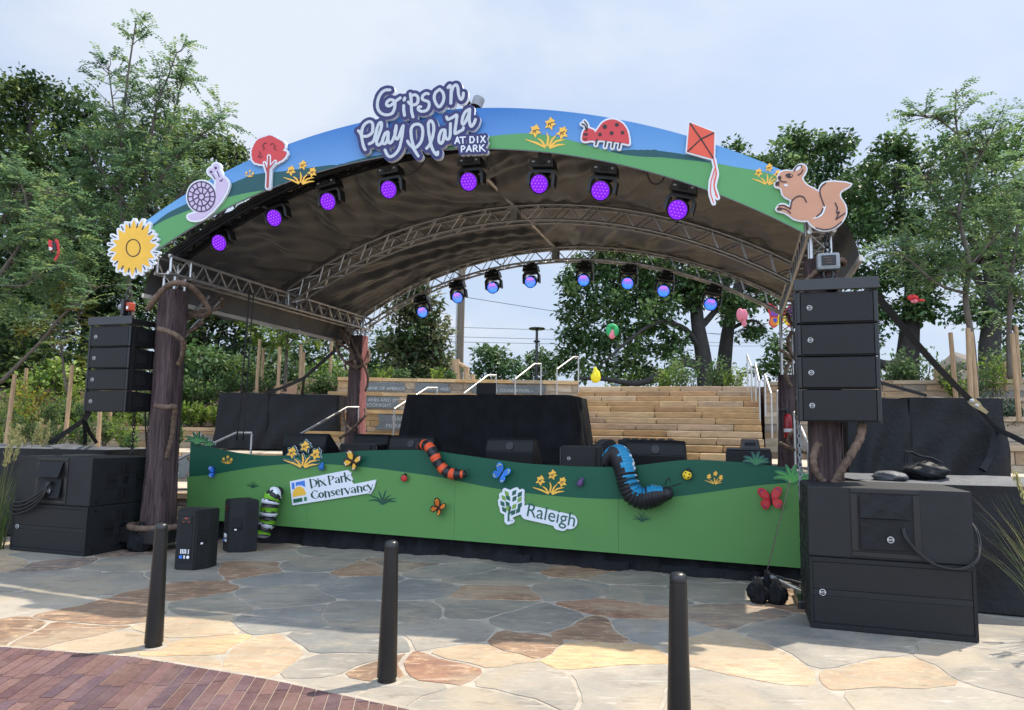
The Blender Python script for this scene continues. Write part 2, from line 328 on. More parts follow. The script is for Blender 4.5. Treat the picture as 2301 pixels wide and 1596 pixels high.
mat('lawn', (.05, .075, .02), .95, .35, 7, .6, 60)
mat('boulder', (.15, .13, .105), .85, .25, 3, .9, 9, dirt=((.12, .11, .1), 2, .5, .7, .6))
# stage and rigging
mat('truss', (.42, .415, .41), .34, .15, 14, metal=.85, dirt=((.20, .16, .12), 7, .5, .75, .5))
mat('steel', (.50, .49, .47), .42, .08, 12, metal=.9)
mat('zinc', (.5, .42, .25), .35, .2, 20, metal=.8)
mat('canopy', (.066, .067, .070), .40, .3, 1.6, .3, 6, spec=.45, stretch=(2.2, .5, 1), dirt=((.022, .021, .026), 1.0, .54, .72, .75))
mat('canopy_hem', (.5, .46, .4), .6, .12, 4)
mat('print', (.5, .5, .5), .5, .015, 3, attr=True, spec=.35)
mat('white_foam', (.60, .62, .66), .6, .03, 8)
mat('navy', (.020, .020, .10), .5, .05, 8)
mat('letter_grey', (.44, .47, .50), .5, .03, 9)
mat('letter_white', (.62, .645, .69), .5, .02, 9)
for n_, c_ in dict(sun_yellow=(.72, .41, .042), ink=(.028, .018, .018), dark_teal=(.018, .058, .068), lilac=(.50, .40, .55), plum=(.05, .035, .075), crimson=(.50, .045, .05), maroon=(.16, .02, .02), trunk_red=(.34, .055, .05),
    kite_red=(.62, .085, .045), fur=(.47, .235, .145), fur_ink=(.032, .016, .018), daffodil=(.76, .42, .055), daffodil_ink=(.10, .04, .012), grass_light=(.075, .30, .065), grass_mid=(.04, .17, .075), grass_dark=(.008, .060, .030), logo_blue=(.045, .17, .55), logo_green=(.01, .09, .045), logo_leaf=(.16, .30, .05), type_green=(.01, .055, .035), type_teal=(.012, .09, .06),
    lady_red=(.55, .03, .03), bee_yellow=(.72, .50, .02), bug_black=(.012, .012, .013), bug_blue=(.012, .13, .42), bug_purple=(.10, .05, .16), wing_blue=(.03, .22, .65), wing_deep=(.012, .07, .40), wing_orange=(.60, .16, .025), wing_white=(.7, .68, .6), wing_brown=(.06, .025, .015), wing_red=(.50, .02, .025),
    kite_pink=(.62, .18, .24), kite_green=(.02, .30, .09), kite_yellow=(.70, .60, .02), kite_purple=(.16, .04, .28), kite_white=(.72, .66, .68)).items(): mat(n_, c_, .55, .05, 8)
mat('cabinet', (.006, .0066, .008), .5, .2, 30, .25, 260, spec=.28)
mat('cabinet_soft', (.0115, .012, .0135), .6, .15, 6, .2, 220, spec=.3)
mat('recess', (.004, .004, .005), .7, .1)
mat('plastic', (.007, .0075, .0088), .38, .1, 20, spec=.4)
mat('metal_black', (.010, .010, .011), .34, .15, 20, spec=.5, bump=.06, bscale=180)
mat('bollard_paint', (.008, .0075, .007), .36, .25, 12, .12, 150, spec=.4)
mat('drape', (.0135, .014, .016), .95, .3, 5, .5, 40, spec=.12)
mat('tarp', (.005, .0055, .007), .55, .3, 4, .5, 14, spec=.24)
mat('tarp_grey', (.085, .088, .095), .6, .3, 6, .5, 22, spec=.3)
mat('strap', (.009, .0095, .012), .85, .2, 30)
mat('cable', (.012, .012, .013), .5, .1)
mat('bark_wrap', (.078, .053, .052), .75, .55, 3.2, .7, 22, spec=.2, stretch=(9, 9, .55), dirt=((.020, .013, .016), 4, .48, .62, .8))
mat('bark_pink', (.38, .16, .155), .75, .4, 3.2, .7, 22, spec=.2, stretch=(9, 9, .55), dirt=((.10, .04, .045), 4, .5, .66, .7))
mat('vine', (.14, .095, .07), .8, .45, 7, .9, 34, spec=.2, stretch=(2, 2, 1), dirt=((.055, .036, .028), 5, .5, .66, .7))
mat('label_white', (.72, .72, .72), .5, .03)
mat('orange_red', (.38, .06, .03), .5, .1); mat('grey_box', (.22, .235, .25), .5, .12, 20)
mat('extinguisher', (.30, .008, .012), .35, .05, spec=.5)
mat('wood_stake', (.33, .225, .13), .85, .3, 5, .4, 30, stretch=(6, 6, .7))
mat('pole_wood', (.16, .125, .095), .9, .3, 4, .5, 30, stretch=(8, 8, .4))
mat('wood_new', (.46, .30, .15), .8, .15, 5)
mat('bark', (.105, .088, .072), .95, .35, 6, .9, 24, stretch=(3, 3, .6))
mat('bark_dark', (.035, .031, .028), .95, .35, 6, .9, 24, stretch=(3, 3, .6))
hexmat('grille', (.0018, .0019, .0022), (.009, .0096, .011), 62); hexmat('grille_fine', (.004, .0042, .005), (.008, .0085, .010), 110)
for n_, t_ in (('leaf', .58), ('leaf_thick', .32)): mat(n_, (.06, .09, .03), .5, .15, 3, attr=True, trans=t_, spec=.35)
glow('led_violet', (.21, .008, .78), .55); glow('led_violet_hot', (.55, .16, 1), .9); glow('led_blue', (.015, .17, .9), .75); glow('led_pink', (.8, .05, .36), .6); glow('led_web', (.6, .65, 1), .9); glow('led_mid', (.20, .08, .9), .65)
# ------------------------------------------------------------------ the setting: plaza paving, brick band, terraces
rnd = random.Random(7)
def sheet(name, pts, z, m): mb = MB(); mb._a([(p[0], p[1], z) for p in pts], [tuple(range(len(pts)))]); return struct(mb.build(name, m))
sheet('ground', [(-400, -60), (400, -60), (400, 700), (-400, 700)], -.06, 'lawn')
sheet('mortar_bed', [(-26, -14), (26, -14), (26, 15), (-26, 15)], -.005, 'mortar')
G = (.188, .186, .168); L_ = (.235, .222, .195); B = (.195, .132, .092); D = (.145, .13, .12); T = (.34, .285, .205); OR = (.43, .32, .185); BL = (.182, .186, .178); GR = (.195, .188, .16); RD = (.205, .112, .08); LT = (.27, .25, .215)
stones = '''121,1249,G 12,1267,T 133,1267,D 281,1265,GR 301,1235,D 402,1215,D 80,1300,L 209,1312,G 48,1360,LT 233,1380,B 129,1424,B 422,1326,B 474,1360,GR 442,1284,G 563,1276,B 555,1231,D 583,1250,L 736,1239,GR
704,1268,G 659,1300,BL 615,1340,G 804,1316,BL 812,1280,B 659,1388,BL 812,1380,G 426,1404,T 241,1448,T 422,1461,OR 583,1477,T 776,1448,BL 788,1493,L 844,1505,B 764,1541,LT 974,1255,L 925,1270,D 1010,1283,G 1170,1264,GR
1096,1298,GR 1096,1328,B 968,1325,BL 1285,1325,BL 1322,1281,B 1414,1295,GR 1438,1341,GR 1059,1368,GR 913,1374,GR 1402,1365,RD 1224,1402,G 1316,1414,B 1004,1423,L 1444,1411,BL 1664,1383,D 1628,1331,GR 1188,1441,B 1078,1469,T 1334,1472,OR
968,1503,RD 1157,1533,LT 907,1551,LT 1047,1582,LT 1414,1545,LT 1658,1466,T 1628,1576,LT 1811,1417,G 1842,1454,L 2025,1521,T 2270,1515,LT 2270,1435,L 2117,1576,LT 1799,1356,B 1560,1290,GR 1700,1290,L 350,1500,T 20,1430,B'''
sites = []
for w in stones.split():
    a, b, c = w.split(','); p = atz(float(a), float(b)); sites.append((p.x, p.y, dict(G=G, L=L_, B=B, D=D, T=T, OR=OR, BL=BL, GR=GR, RD=RD, LT=LT)[c], .9 if c in 'B RD OR T D' else .18))
tries = 0
while tries < 5000:
    tries += 1; x, y = rnd.uniform(-15, 14), rnd.uniform(-3, 13.5)
    if all((x - q[0]) ** 2 + (y - q[1]) ** 2 > (.95 if abs(x) < 7 else 1.2) ** 2 for q in sites): sites.append((x, y, rnd.choice([G, L_, GR, BL, D, B, T]), rnd.random()))
def clip(poly, n, d):      # keep n.p <= d
    out = []
    for i in range(len(poly)):
        a, b = poly[i], poly[(i + 1) % len(poly)]; fa, fb = n[0] * a[0] + n[1] * a[1] - d, n[0] * b[0] + n[1] * b[1] - d
        if fa <= 0: out.append(a)
        if (fa < 0) != (fb < 0) and abs(fa - fb) > 1e-12: t = fa / (fa - fb); out.append((a[0] + (b[0] - a[0]) * t, a[1] + (b[1] - a[1]) * t))
    return out
def wob(x, y): return (.055 * math.sin(3.1 * x + 1.7 * y) + .03 * math.sin(7.3 * y - 4.1 * x + 1) + .012 * math.sin(17 * x + 13 * y), .055 * math.sin(2.7 * y - 2.2 * x + 2) + .03 * math.sin(6.1 * x + 5.3 * y) + .012 * math.sin(19 * y - 11 * x))
mb = MB()
for i, (x, y, c, a) in enumerate(sites):
    P = [(x - 2.2, y - 2.2), (x + 2.2, y - 2.2), (x + 2.2, y + 2.2), (x - 2.2, y + 2.2)]
    for j, q in enumerate(sites):
        if j == i: continue
        dx, dy = q[0] - x, q[1] - y; L = math.hypot(dx, dy)
        if L < 4.4: P = clip(P, (dx / L, dy / L), (dx * (x + q[0]) + dy * (y + q[1])) / 2 / L - (.010 + .006 * math.sin(i * j)) )
    if len(P) < 3: continue
    # chamfer the sharp corners, subdivide and bend the edges
    Q = []
    for k in range(len(P)):
        a0, b0, c0 = P[k - 1], P[k], P[(k + 1) % len(P)]; la, lc = math.dist(a0, b0), math.dist(b0, c0); ta, tc = min(.25, .07 / max(la, .01)), min(.25, .07 / max(lc, .01))
        Q += [(b0[0] + (a0[0] - b0[0]) * ta, b0[1] + (a0[1] - b0[1]) * ta), (b0[0] + (c0[0] - b0[0]) * tc, b0[1] + (c0[1] - b0[1]) * tc)]
    F = []
    for k in range(len(Q)):
        a0, b0 = Q[k], Q[(k + 1) % len(Q)]; n = max(1, int(math.dist(a0, b0) / .12))
        for t in range(n): px, py = a0[0] + (b0[0] - a0[0]) * t / n, a0[1] + (b0[1] - a0[1]) * t / n; w = wob(px, py); F.append((px + w[0], py + w[1]))
    k_ = 1 + rnd.uniform(-.1, .1); mb.col = (c[0] * k_, c[1] * k_, c[2] * k_, a); n = len(F); o = len(mb.v)
    cx, cy = sum(p[0] for p in F) / n, sum(p[1] for p in F) / n
    ring2 = [(p[0] + (cx - p[0]) * .012, p[1] + (cy - p[1]) * .006, 0) for p in F]
    mb._a([(p[0], p[1], -.006) for p in F] + ring2 + [(cx, cy, .001)], [(i_, (i_ + 1) % n, n + (i_ + 1) % n, n + i_) for i_ in range(n)] + [(n + i_, n + (i_ + 1) % n, 2 * n) for i_ in range(n)])
struct(mb.build('plaza', 'flagstone'))
# brick band along the front of the plaza
edge = [atz(*q) for q in ((-260, 1449), (0, 1457), (300, 1480), (600, 1530), (910, 1597))]; edge += [Vector((.9, 3.42, 0)), Vector((3.2, 1.6, 0))]
q1, q2 = atz(0, 1499.6), atz(97 / 1.67666, (2200 + 745 / 2.876) / 1.67666); bd = (q2 - q1).normalized(); bn = Vector((-bd.y, bd.x, 0))
def brick_clip(P, off=0):
    for a, b in zip(edge, edge[1:]):
        e = (b - a).normalized(); n = (-e.y, e.x); P = clip(P, n, n[0] * a.x + n[1] * a.y - off)
        if len(P) < 3: return []
    return P
def strip(off0, z, m, name):
    mb = MB(); P = brick_clip([(-14, -12), (8, -12), (8, 7), (-14, 7)], off0); mb._a([(p[0], p[1], z) for p in P], [tuple(range(len(P)))]); return struct(mb.build(name, m))
strip(-.05, .004, 'mortar', 'paving_edge'); strip(0, .008, 'joint', 'brick_joint')
mb = MB(); bw, bl = .083, .41; bc = [(.118, .064, .062), (.105, .058, .06), (.10, .06, .066), (.125, .07, .062), (.135, .078, .066), (.112, .062, .06), (.095, .06, .07), (.12, .072, .07)]; _x = [(.17, .062, .058), (.20, .075, .062), (.145, .068, .075), (.11, .065, .078), (.27, .12, .075), (.16, .07, .065), (.13, .075, .085), (.22, .085, .07)]
for i in range(-70, 60):
    off = (i * .37 % 1) * .10 + (.5 if (i // 9) % 2 else 0) * bl
    for j in range(-16, 18):
        c = Vector(edge[2]) + bn * (i * bw) + bd * (j * bl + off)
        if c.y < 1.2 or c.x < -8 or c.x > 4: continue
        g = .0035; P = [c + bd * g + bn * g, c + bd * (bl - g) + bn * g, c + bd * (bl - g) + bn * (bw - g), c + bd * g + bn * (bw - g)]
        P = brick_clip([(p.x, p.y) for p in P], .004)
        if len(P) < 3: continue
        k_ = rnd.uniform(.8, 1.2); q = rnd.choice(bc); mb.col = (q[0] * k_, q[1] * k_, q[2] * k_, 1); z = .013 + rnd.uniform(-.001, .001); n = len(P)
        mb._a([(p[0], p[1], z) for p in P] + [(p[0], p[1], .006) for p in P], [tuple(range(n))] + [(k, (k + 1) % n, n + (k + 1) % n, n + k) for k in range(n)])
struct(mb.build('brick_band', 'brick'))
# terraces behind the stage (solid blocks)
def slab(name, P, z0, z1, m):
    mb = MB(); n = len(P); mb._a([(p[0], p[1], z0) for p in P] + [(p[0], p[1], z1) for p in P], [tuple(range(n - 1, -1, -1)), tuple(range(n, 2 * n))] + [(i, (i + 1) % n, n + (i + 1) % n, n + i) for i in range(n)]); return struct(mb.build(name, m))
T1 = 1.08
slab('lower_terrace', [(-13, 12.05), (-3.9, 12.05), (-3.9, 16), (-13, 16)], -.05, .5, 'pave_light')
slab('terrace', [(-13, 14.55), (-3.6, 14.55), (-1, 12.6), (3.4, 11.3), (4.4, 10.62), (14, 7.8), (14, 24), (-13, 24)], -.05, T1, 'pave_light')
sc_ = [(.36, .245, .125), (.40, .29, .165), (.33, .215, .105), (.42, .315, .20), (.30, .19, .10), (.38, .27, .15), (.34, .25, .165), (.26, .15, .085)]
wc_ = [(.33, .26, .185), (.38, .30, .21), (.27, .225, .175), (.31, .22, .14), (.35, .24, .14), (.24, .215, .185), (.40, .33, .24)]
def masonry(mb, a, b, z0, z1, th, cols, course=.16, lo=.3, hi=.8, rough=.012, gap=.006, cap=0, back=False):
    # blocks along a->b (W coordinates), the face looks to the right-hand side of a->b
    a, b = Vector((a[0], a[1], 0)), Vector((b[0], b[1], 0)); e = b - a; Ln = e.length; e.normalize(); n = Vector((e.y, -e.x, 0)); z = z0; body = z1 - cap
    while z < body - .02:
        h = min(course * rnd.uniform(.8, 1.25), body - z)
        if body - z - h < course * .4: h = body - z
        x = 0
        while x < Ln - .01:
            w = min(rnd.uniform(lo, hi), Ln - x)
            if Ln - x - w < lo * .5: w = Ln - x
            k = rnd.uniform(.82, 1.16); c = rnd.choice(cols); mb.col = (c[0] * k, c[1] * k, c[2] * k, 1); pr = rnd.uniform(-rough, rough)
            A = a + e * (x + gap) + n * pr; Bq = a + e * (x + w - gap) + n * pr; back_ = -n * th
            mb.hexa([A + Vector((0, 0, z + gap)), Bq + Vector((0, 0, z + gap)), Bq + back_ + Vector((0, 0, z + gap)), A + back_ + Vector((0, 0, z + gap)), A + Vector((0, 0, z + h - gap)), Bq + Vector((0, 0, z + h - gap)), Bq + back_ + Vector((0, 0, z + h - gap)), A + back_ + Vector((0, 0, z + h - gap))]); x += w
        z += h
def wall(label, a, b, z0, z1, cols=wc_, th=.35, cap=.09, name='retaining_wall', course=.15, group=None, lo=.3, hi=.85):
    t = thing(name, label, 'wall', (a[0], a[1], z0), 0, group); off = Vector((-a[0], -a[1], -z0))
    mb = MB(); masonry(mb, a, b, z0, z1, th, cols, course, cap=cap, lo=lo, hi=hi); A, Bq = Vector((a[0], a[1], 0)), Vector((b[0], b[1], 0)); e = (Bq - A).normalized(); n = Vector((e.y, -e.x, 0))
    mb.v = [tuple(Vector(q) + off) for q in mb.v]; mb.build('stonework', 'ashlar', t)
    mb = MB(); mb.hexa([A - n * .03 + Vector((0, 0, z0)) + off, Bq - n * .03 + Vector((0, 0, z0)) + off, Bq - n * (th + .02) + Vector((0, 0, z0)) + off, A - n * (th + .02) + Vector((0, 0, z0)) + off] + [p + Vector((0, 0, z1 - cap - .004)) + off for p in (A - n * .03, Bq - n * .03, Bq - n * (th + .02), A - n * (th + .02))]); mb.build('mortar_core', 'joint', t)
    if cap:
        mb = MB(); x = 0; Ln = (Bq - A).length
        while x < Ln - .01:
            w = min(rnd.uniform(.7, 1.5), Ln - x); w = Ln - x if Ln - x - w < .3 else w; k = rnd.uniform(.9, 1.2); c = rnd.choice(cols[:4]); mb.col = (c[0] * k * 1.15, c[1] * k * 1.12, c[2] * k * 1.05, 1); pr = .03 + rnd.uniform(0, .03)
            p = [A + e * (x + .004) + n * pr, A + e * (x + w - .004) + n * pr, A + e * (x + w - .004) - n * (th + .05), A + e * (x + .004) - n * (th + .05)]; hh = rnd.uniform(0, .012)
            mb.hexa([q + Vector((0, 0, z1 - cap)) + off for q in p] + [q + Vector((0, 0, z1 - hh)) + off for q in p]); x += w
        mb.build('coping', 'ashlar', t)
    t['_axis'] = (e.x, e.y); return t, A, e, n
def panel(t, A, e, n, z0, x0, x1, za, zb, lines, size):      # dark slate donor panel let into a wall, with its words
    off = Vector((-A.x, -A.y, -z0)); r2 = random.Random(int(x0 * 100) + 3); P = []
    for i in range(7): P.append((x0 + (x1 - x0) * i / 6 , za + r2.uniform(-.01, .02)))
    for i in range(4): P.append((x1 + r2.uniform(-.08, .07), za + (zb - za) * (i + .5) / 4))
    for i in range(7): P.append((x1 + (x0 - x1) * i / 6, zb + r2.uniform(-.02, .01)))
    for i in range(4): P.append((x0 + r2.uniform(-.07, .08), zb + (za - zb) * (i + .5) / 4))
    mb = MB(); mb.plate([P], lambda p: A + e * p[0] + n * .035 + Vector((0, 0, p[1])) + off, -n * .03); o = mb.build('donor_panel', 'slate', t)
    mb = MB()
    for i, (tx, cx, cz) in enumerate(lines):
        B_ = A + e * cx + n * .039 + Vector((0, 0, cz)) + off; Mx = Matrix(((e.x, 0, n.x, B_.x), (e.y, 0, n.y, B_.y), (0, 1, 0, B_.z), (0, 0, 0, 1))); add_text(mb, tx, size, Mx)
    mb.build('lettering', 'slate_letter', o); return o
def wx(px, Y): return (px - 1150.5) / FPX * Y * (math.cos(PITCH) ** -1) * 1.0
def wx(px, Y): return aty(px, 900, Y).x
# ------------------------------------------------------------------ seat walls with donor panels, stairs, side walls
Z1, Z2, Z3, Z4 = 1.54, 2.05, 2.5, 2.92
XL, XR = -4.45, 1.7
tiers = [(15.5, T1, Z1), (16.4, Z1, Z2), (17.3, Z2, Z3), (18.2, Z3, Z4)]
tl = ['lowest stone seat wall behind the stage, plain with a sunlit cap', 'stone seat wall carrying the widest slate donor panel, second from the bottom', 'stone seat wall with a two line slate donor panel, third from the bottom', 'topmost stone seat wall with three slate donor panels in one row']
tw = []
for (Y, a, b), l in zip(tiers, tl):
    tw.append(wall(l, (XL, Y), (XR, Y), a, b, sc_[:3] + wc_, th=.32, group='seat walls behind the stage', name='seat_wall', course=.13))
    slab('seat_terrace', [(XL, Y + .3), (XR, Y + .3), (XR, 24), (XL, 24)], .9, b - .02, 'pave_light')
t, A, e, n = tw[3]
panel(t, A, e, n, Z3, wx(827, 18.2) - XL, wx(908, 18.2) - XL, Z3 + .07, Z3 + .31, [('BANK OF AMERICA', wx(866, 18.2) - XL, Z3 + .14)], .115)
panel(t, A, e, n, Z3, wx(931, 18.2) - XL, wx(1012, 18.2) - XL, Z3 + .07, Z3 + .31, [('KATIE AND', wx(985, 18.2) - XL, Z3 + .15)], .115)
panel(t, A, e, n, Z3, wx(1058, 18.2) - XL, wx(1226, 18.2) - XL, Z3 + .05, Z3 + .30, [('FLETCHER FOUNDATION –', wx(1135, 18.2) - XL, Z3 + .14)], .115)
t, A, e, n = tw[2]
panel(t, A, e, n, Z2, wx(815, 17.3) - XL, wx(899, 17.3) - XL, Z2 + .06, Z2 + .34, [('ANN AND JIM', wx(862, 17.3) - XL, Z2 + .255), ('GOODNIGHT', wx(846, 17.3) - XL, Z2 + .13)], .12)
t, A, e, n = tw[1]
panel(t, A, e, n, Z1, wx(850, 16.4) - XL, wx(965, 16.4) - XL, Z1 + .05, Z1 + .41, [('NANCY', wx(906, 16.4) - XL, Z1 + .31), ('MCFARLANE', wx(908, 16.4) - XL, Z1 + .14)], .14)
vt = toS(atz(1500, 868, Z4)).y; ul = toS(atz(1288, 866, Z4)).x; ur = toS(atz(1690, 869, Z4)).x; RS = (Z4 - Z1) / 9; TD = .38
stairs = sthing('stone_stairs', 'wide flight of tan sandstone steps with metal rails along its right side', 'stairs')
for k in range(12):
    v = vt - (8 - (k - 3)) * TD - (.75 if k < 3 else 0); z0 = T1 + k * (Z1 - T1) / 3 if k < 3 else Z1 + (k - 3) * RS; z1 = T1 + (k + 1) * (Z1 - T1) / 3 if k < 3 else z0 + RS
    mb = MB(); x = ul - (.2 if k > 3 else .6); cu = ur + .15
    while x < cu - .01:
        w = min(rnd.uniform(.55, 1.5), cu - x); w = cu - x if cu - x - w < .3 else w; q = rnd.choice(sc_); kk = rnd.uniform(.9, 1.15); mb.col = (q[0] * kk, q[1] * kk, q[2] * kk, 1)
        mb.box((x + w / 2, v + (.65 if k == 2 else .3) + rnd.uniform(0, .008), (z0 + z1) / 2 + .02), (w - .012, 1.3 if k == 2 else .6, z1 - z0 - .010), bev=.024); x += w
    mb.v = [(p[0], p[1], p[2] - .02) for p in mb.v]; mb.build('step', 'ashlar', stairs)
sb = MB(); sb.box(((ul + ur) / 2, vt + 3.4, Z4 / 2), (ur - ul + .2, 6.0, Z4 - .02)); o = sb.build('stair_base', 'joint'); o.location = O; o.rotation_euler = (0, 0, -AN); struct(o)
# plateau behind and beside, hillside on the left, planting beds on the right
slab('plateau', [(-60, 23), (60, 23), (60, 120), (-60, 120)], 0, Z4 - .03, 'lawn')
slab('plateau_side', [(6.6, 17.6), (16, 14.2), (60, 12), (60, 23), (6.6, 23)], 0, Z4 - .03, 'soil')
P0, P1 = aty(1716, 857, 17.3), aty(2290, 851, 15.3); ee = (P1 - P0).normalized()
wall('long stone wall running right from the stair rails, topped by trees', (P0.x, P0.y), (P1.x + ee.x * 4, P1.y + ee.y * 4), T1, Z4, th=.4, course=.16)
wall('short upper stone wall in the planting bed behind the right strapped case', (wx(2190, 14.2), 14.35), (13.5, 13.3), Z1, 2.46, th=.3)
wall('stone planter wall right of the black strapped case, below a grey shrub', (wx(2150, 12.9), 13.1), (13.5, 12.0), T1, 2.03, th=.3)
wall('lowest stone ledge at the right edge beside the feathery grass', (wx(2165, 11.6), 11.7), (13.5, 10.7), T1, 1.52, th=.3)
slab('planting_bed', [(8, 13.3), (14, 12.2), (16, 13.5), (16, 15), (8, 16.6)], 1, 2.0, 'soil')
slab('planting_bed', [(8.4, 14.6), (14, 13.5), (16, 14), (8.4, 16.5)], 1, 2.43, 'soil')
slab('planting_bed', [(8.2, 11.95), (14, 10.9), (14, 13), (8.2, 13.6)], 1, 1.48, 'soil')
wall('low stone wall at left of the green stage banner, at ground level', (-9, 12), (-3.9, 12), 0, .5, th=.3)
t, A, e, n = wall('stone terrace wall with a slate panel seen beside the left bark-wrapped tower', (-10.5, 14.5), (-3.6, 14.5), .5, T1, th=.3)
xp = wx(405, 14.5) + 10.5; panel(t, A, e, n, .5, xp - .55, xp + .28, .56, 1.0, [('S', xp + .06, .68), (')', xp + .06, .9)], .16)
wall('lower stone wall along the left planted hillside', (-13, 17), (-4.45, 17), T1, 1.58, th=.3)
wall('upper stone wall along the left planted hillside', (-9.2, 18.3), (-4.45, 18.3), 1.6, 2.08, th=.3)
P = []
for i in range(16):
    row = []
    for j in range(25):
        x, y = -16 + j * 11.55 / 24, 17.15 + i * .42; base = 1.5 if y < 18.45 and x > -9.3 else None
        z = base if base else 1.5 + (y - 17.15) / 6.3 * 1.35 + .35 * max(0, min(1, (y - 18.3)))
        row.append(Vector((x, y, z + .05 * math.sin(x * 3 + y * 2))))
    P.append(row)
mb = MB(); mb.grid(P); struct(mb.build('hillside', 'soil', smooth=True))
# ------------------------------------------------------------------ handrails (brushed steel)
def rail(label, top, posts, r=.021, L=.92):    # top: list of (x, y, depth) in frame pixels
    P = [aty(*q) for q in top]; base = P[0].copy(); t = thing('handrail', label, 'handrail', base, 0, 'steel handrails')
    mb = MB(); mb.tube([p - base for p in P], r, 8); mb.build('rail', 'steel', t, smooth=True, ang=50)
    for i in posts: mb = MB(); mb.tube([P[i] - base - Vector((0, 0, .01)), P[i] - base - Vector((0, 0, L))], r * .9, 8); mb.build('post', 'steel', t, smooth=True, ang=50)
rail('steel handrail rising behind the left end of the green banner', [(372, 1046, 10.9), (530, 973, 12.2), (566, 973, 12.3)], [2])
rail('steel handrail in front of the left black cases and rear bark tower', [(640, 996, 13.2), (780, 915.5, 14), (806, 915.5, 14.2)], [2])
rail('steel handrail going up behind the left side of the draped table', [(886, 919, 14.8), (960, 872, 15.8), (982, 872, 16)], [0, 2])
rail('steel handrail just above the laptop on the draped table', [(1042.6, 884, 16.2), (1096.5, 843.5, 17), (1115, 843.5, 17.2)], [0, 2])
rail('steel handrail over the middle of the top seat wall, under the lamp post', [(1158, 852, 16.8), (1201, 818, 17.6), (1216, 818, 17.8)], [0, 2])
rail('steel handrail at the left edge of the sandstone stairs', [(1251.5, 830, 17.4), (1289, 802.5, 18.2), (1300, 803, 18.4)], [0, 2])
c6r = lambda x, y, d: (*K('c6', x, y), d)
for l, a, b in (('topmost of the handrails at the right side of the stairs', (655, 533, 18.6), (680, 602, 17.9)), ('second highest handrail at the right side of the stairs', (703, 583, 17.3), (727, 690, 16.5)), ('handrail halfway down the right side of the stairs', (760, 650, 15.7), (798, 765, 14.9)),
    ('handrail beside the red fire extinguisher, low on the stairs', (835, 747, 13.9), (888, 890, 13.2)), ('lowest and nearest handrail, in front of the fire extinguisher', (935, 875, 11.4), (1018, 1065, 10.5))):
    rail(l, [c6r(*a), c6r(*b)], [0, 1], .024)
# ------------------------------------------------------------------ trees and plants
GREENS = dict(dark=[(0.032, 0.065, 0.023), (0.049, 0.089, 0.026), (0.073, 0.121, 0.032), (0.121, 0.162, 0.036), (0.026, 0.049, 0.019)], oak=[(0.054, 0.108, 0.036), (0.072, 0.134, 0.043), (0.100, 0.162, 0.050), (0.040, 0.082, 0.029), (0.134, 0.208, 0.064)],
    airy=[(0.110, 0.194, 0.088), (0.145, 0.233, 0.107), (0.170, 0.264, 0.107), (0.093, 0.164, 0.088), (0.204, 0.278, 0.098)], bright=[(.108, .180, .030), (.144, .228, .036), (.084, .144, .026), (.192, .252, .048)], yellow=[(.220, .220, .033), (.165, .176, .033), (.297, .242, .039), (.121, .154, .033)],
    magnolia=[(.045, .080, .030), (.070, .110, .038), (.100, .105, .045), (.15, .17, .085), (.036, .066, .024)], grey=[(.088, .138, .094), (.112, .163, .112), (.069, .112, .075)], far=[(.063, .119, .042), (.077, .140, .049), (.056, .105, .039), (.098, .154, .056)])
def leaf(mb, p, d, s, w, up):
    sd_ = d.cross(up); sd_ = sd_.normalized() if sd_.length > 1e-4 else d.orthogonal().normalized(); c = p + d * s * .5; nrm = sd_.cross(d) * s * .08
    o = len(mb.v); mb.v += [tuple(p), tuple(c + sd_ * w * .5 + nrm), tuple(p + d * s), tuple(c - sd_ * w * .5 + nrm)]; mb.f.append((o, o + 1, o + 2, o + 3)); mb.m.append(0); mb.c.append(mb.col)
def rv(r): 
    while True:
        v = Vector((r.uniform(-1, 1), r.uniform(-1, 1), r.uniform(-1, 1)))
        if .05 < v.length < 1: return v
def shade(r, c, a=.18): k = r.uniform(1 - a, 1 + a); return (c[0] * k, c[1] * k, c[2] * k, 1)
def limb(mb, a, b, r0, r1, r, sag=.0, n=6, sides=6, kink=.1):
    a, b = Vector(a), Vector(b); L = (b - a).length; P = []
    for i in range(n + 1):
        t = i / n; P.append(a.lerp(b, t) + (rv(r) * L * kink * math.sin(PI * t) if 0 < i < n else Vector()) + Vector((0, 0, -sag * L * math.sin(PI * t))))
    mb.tube(P, [r0 + (r1 - r0) * (i / n) for i in range(n + 1)], sides); return P
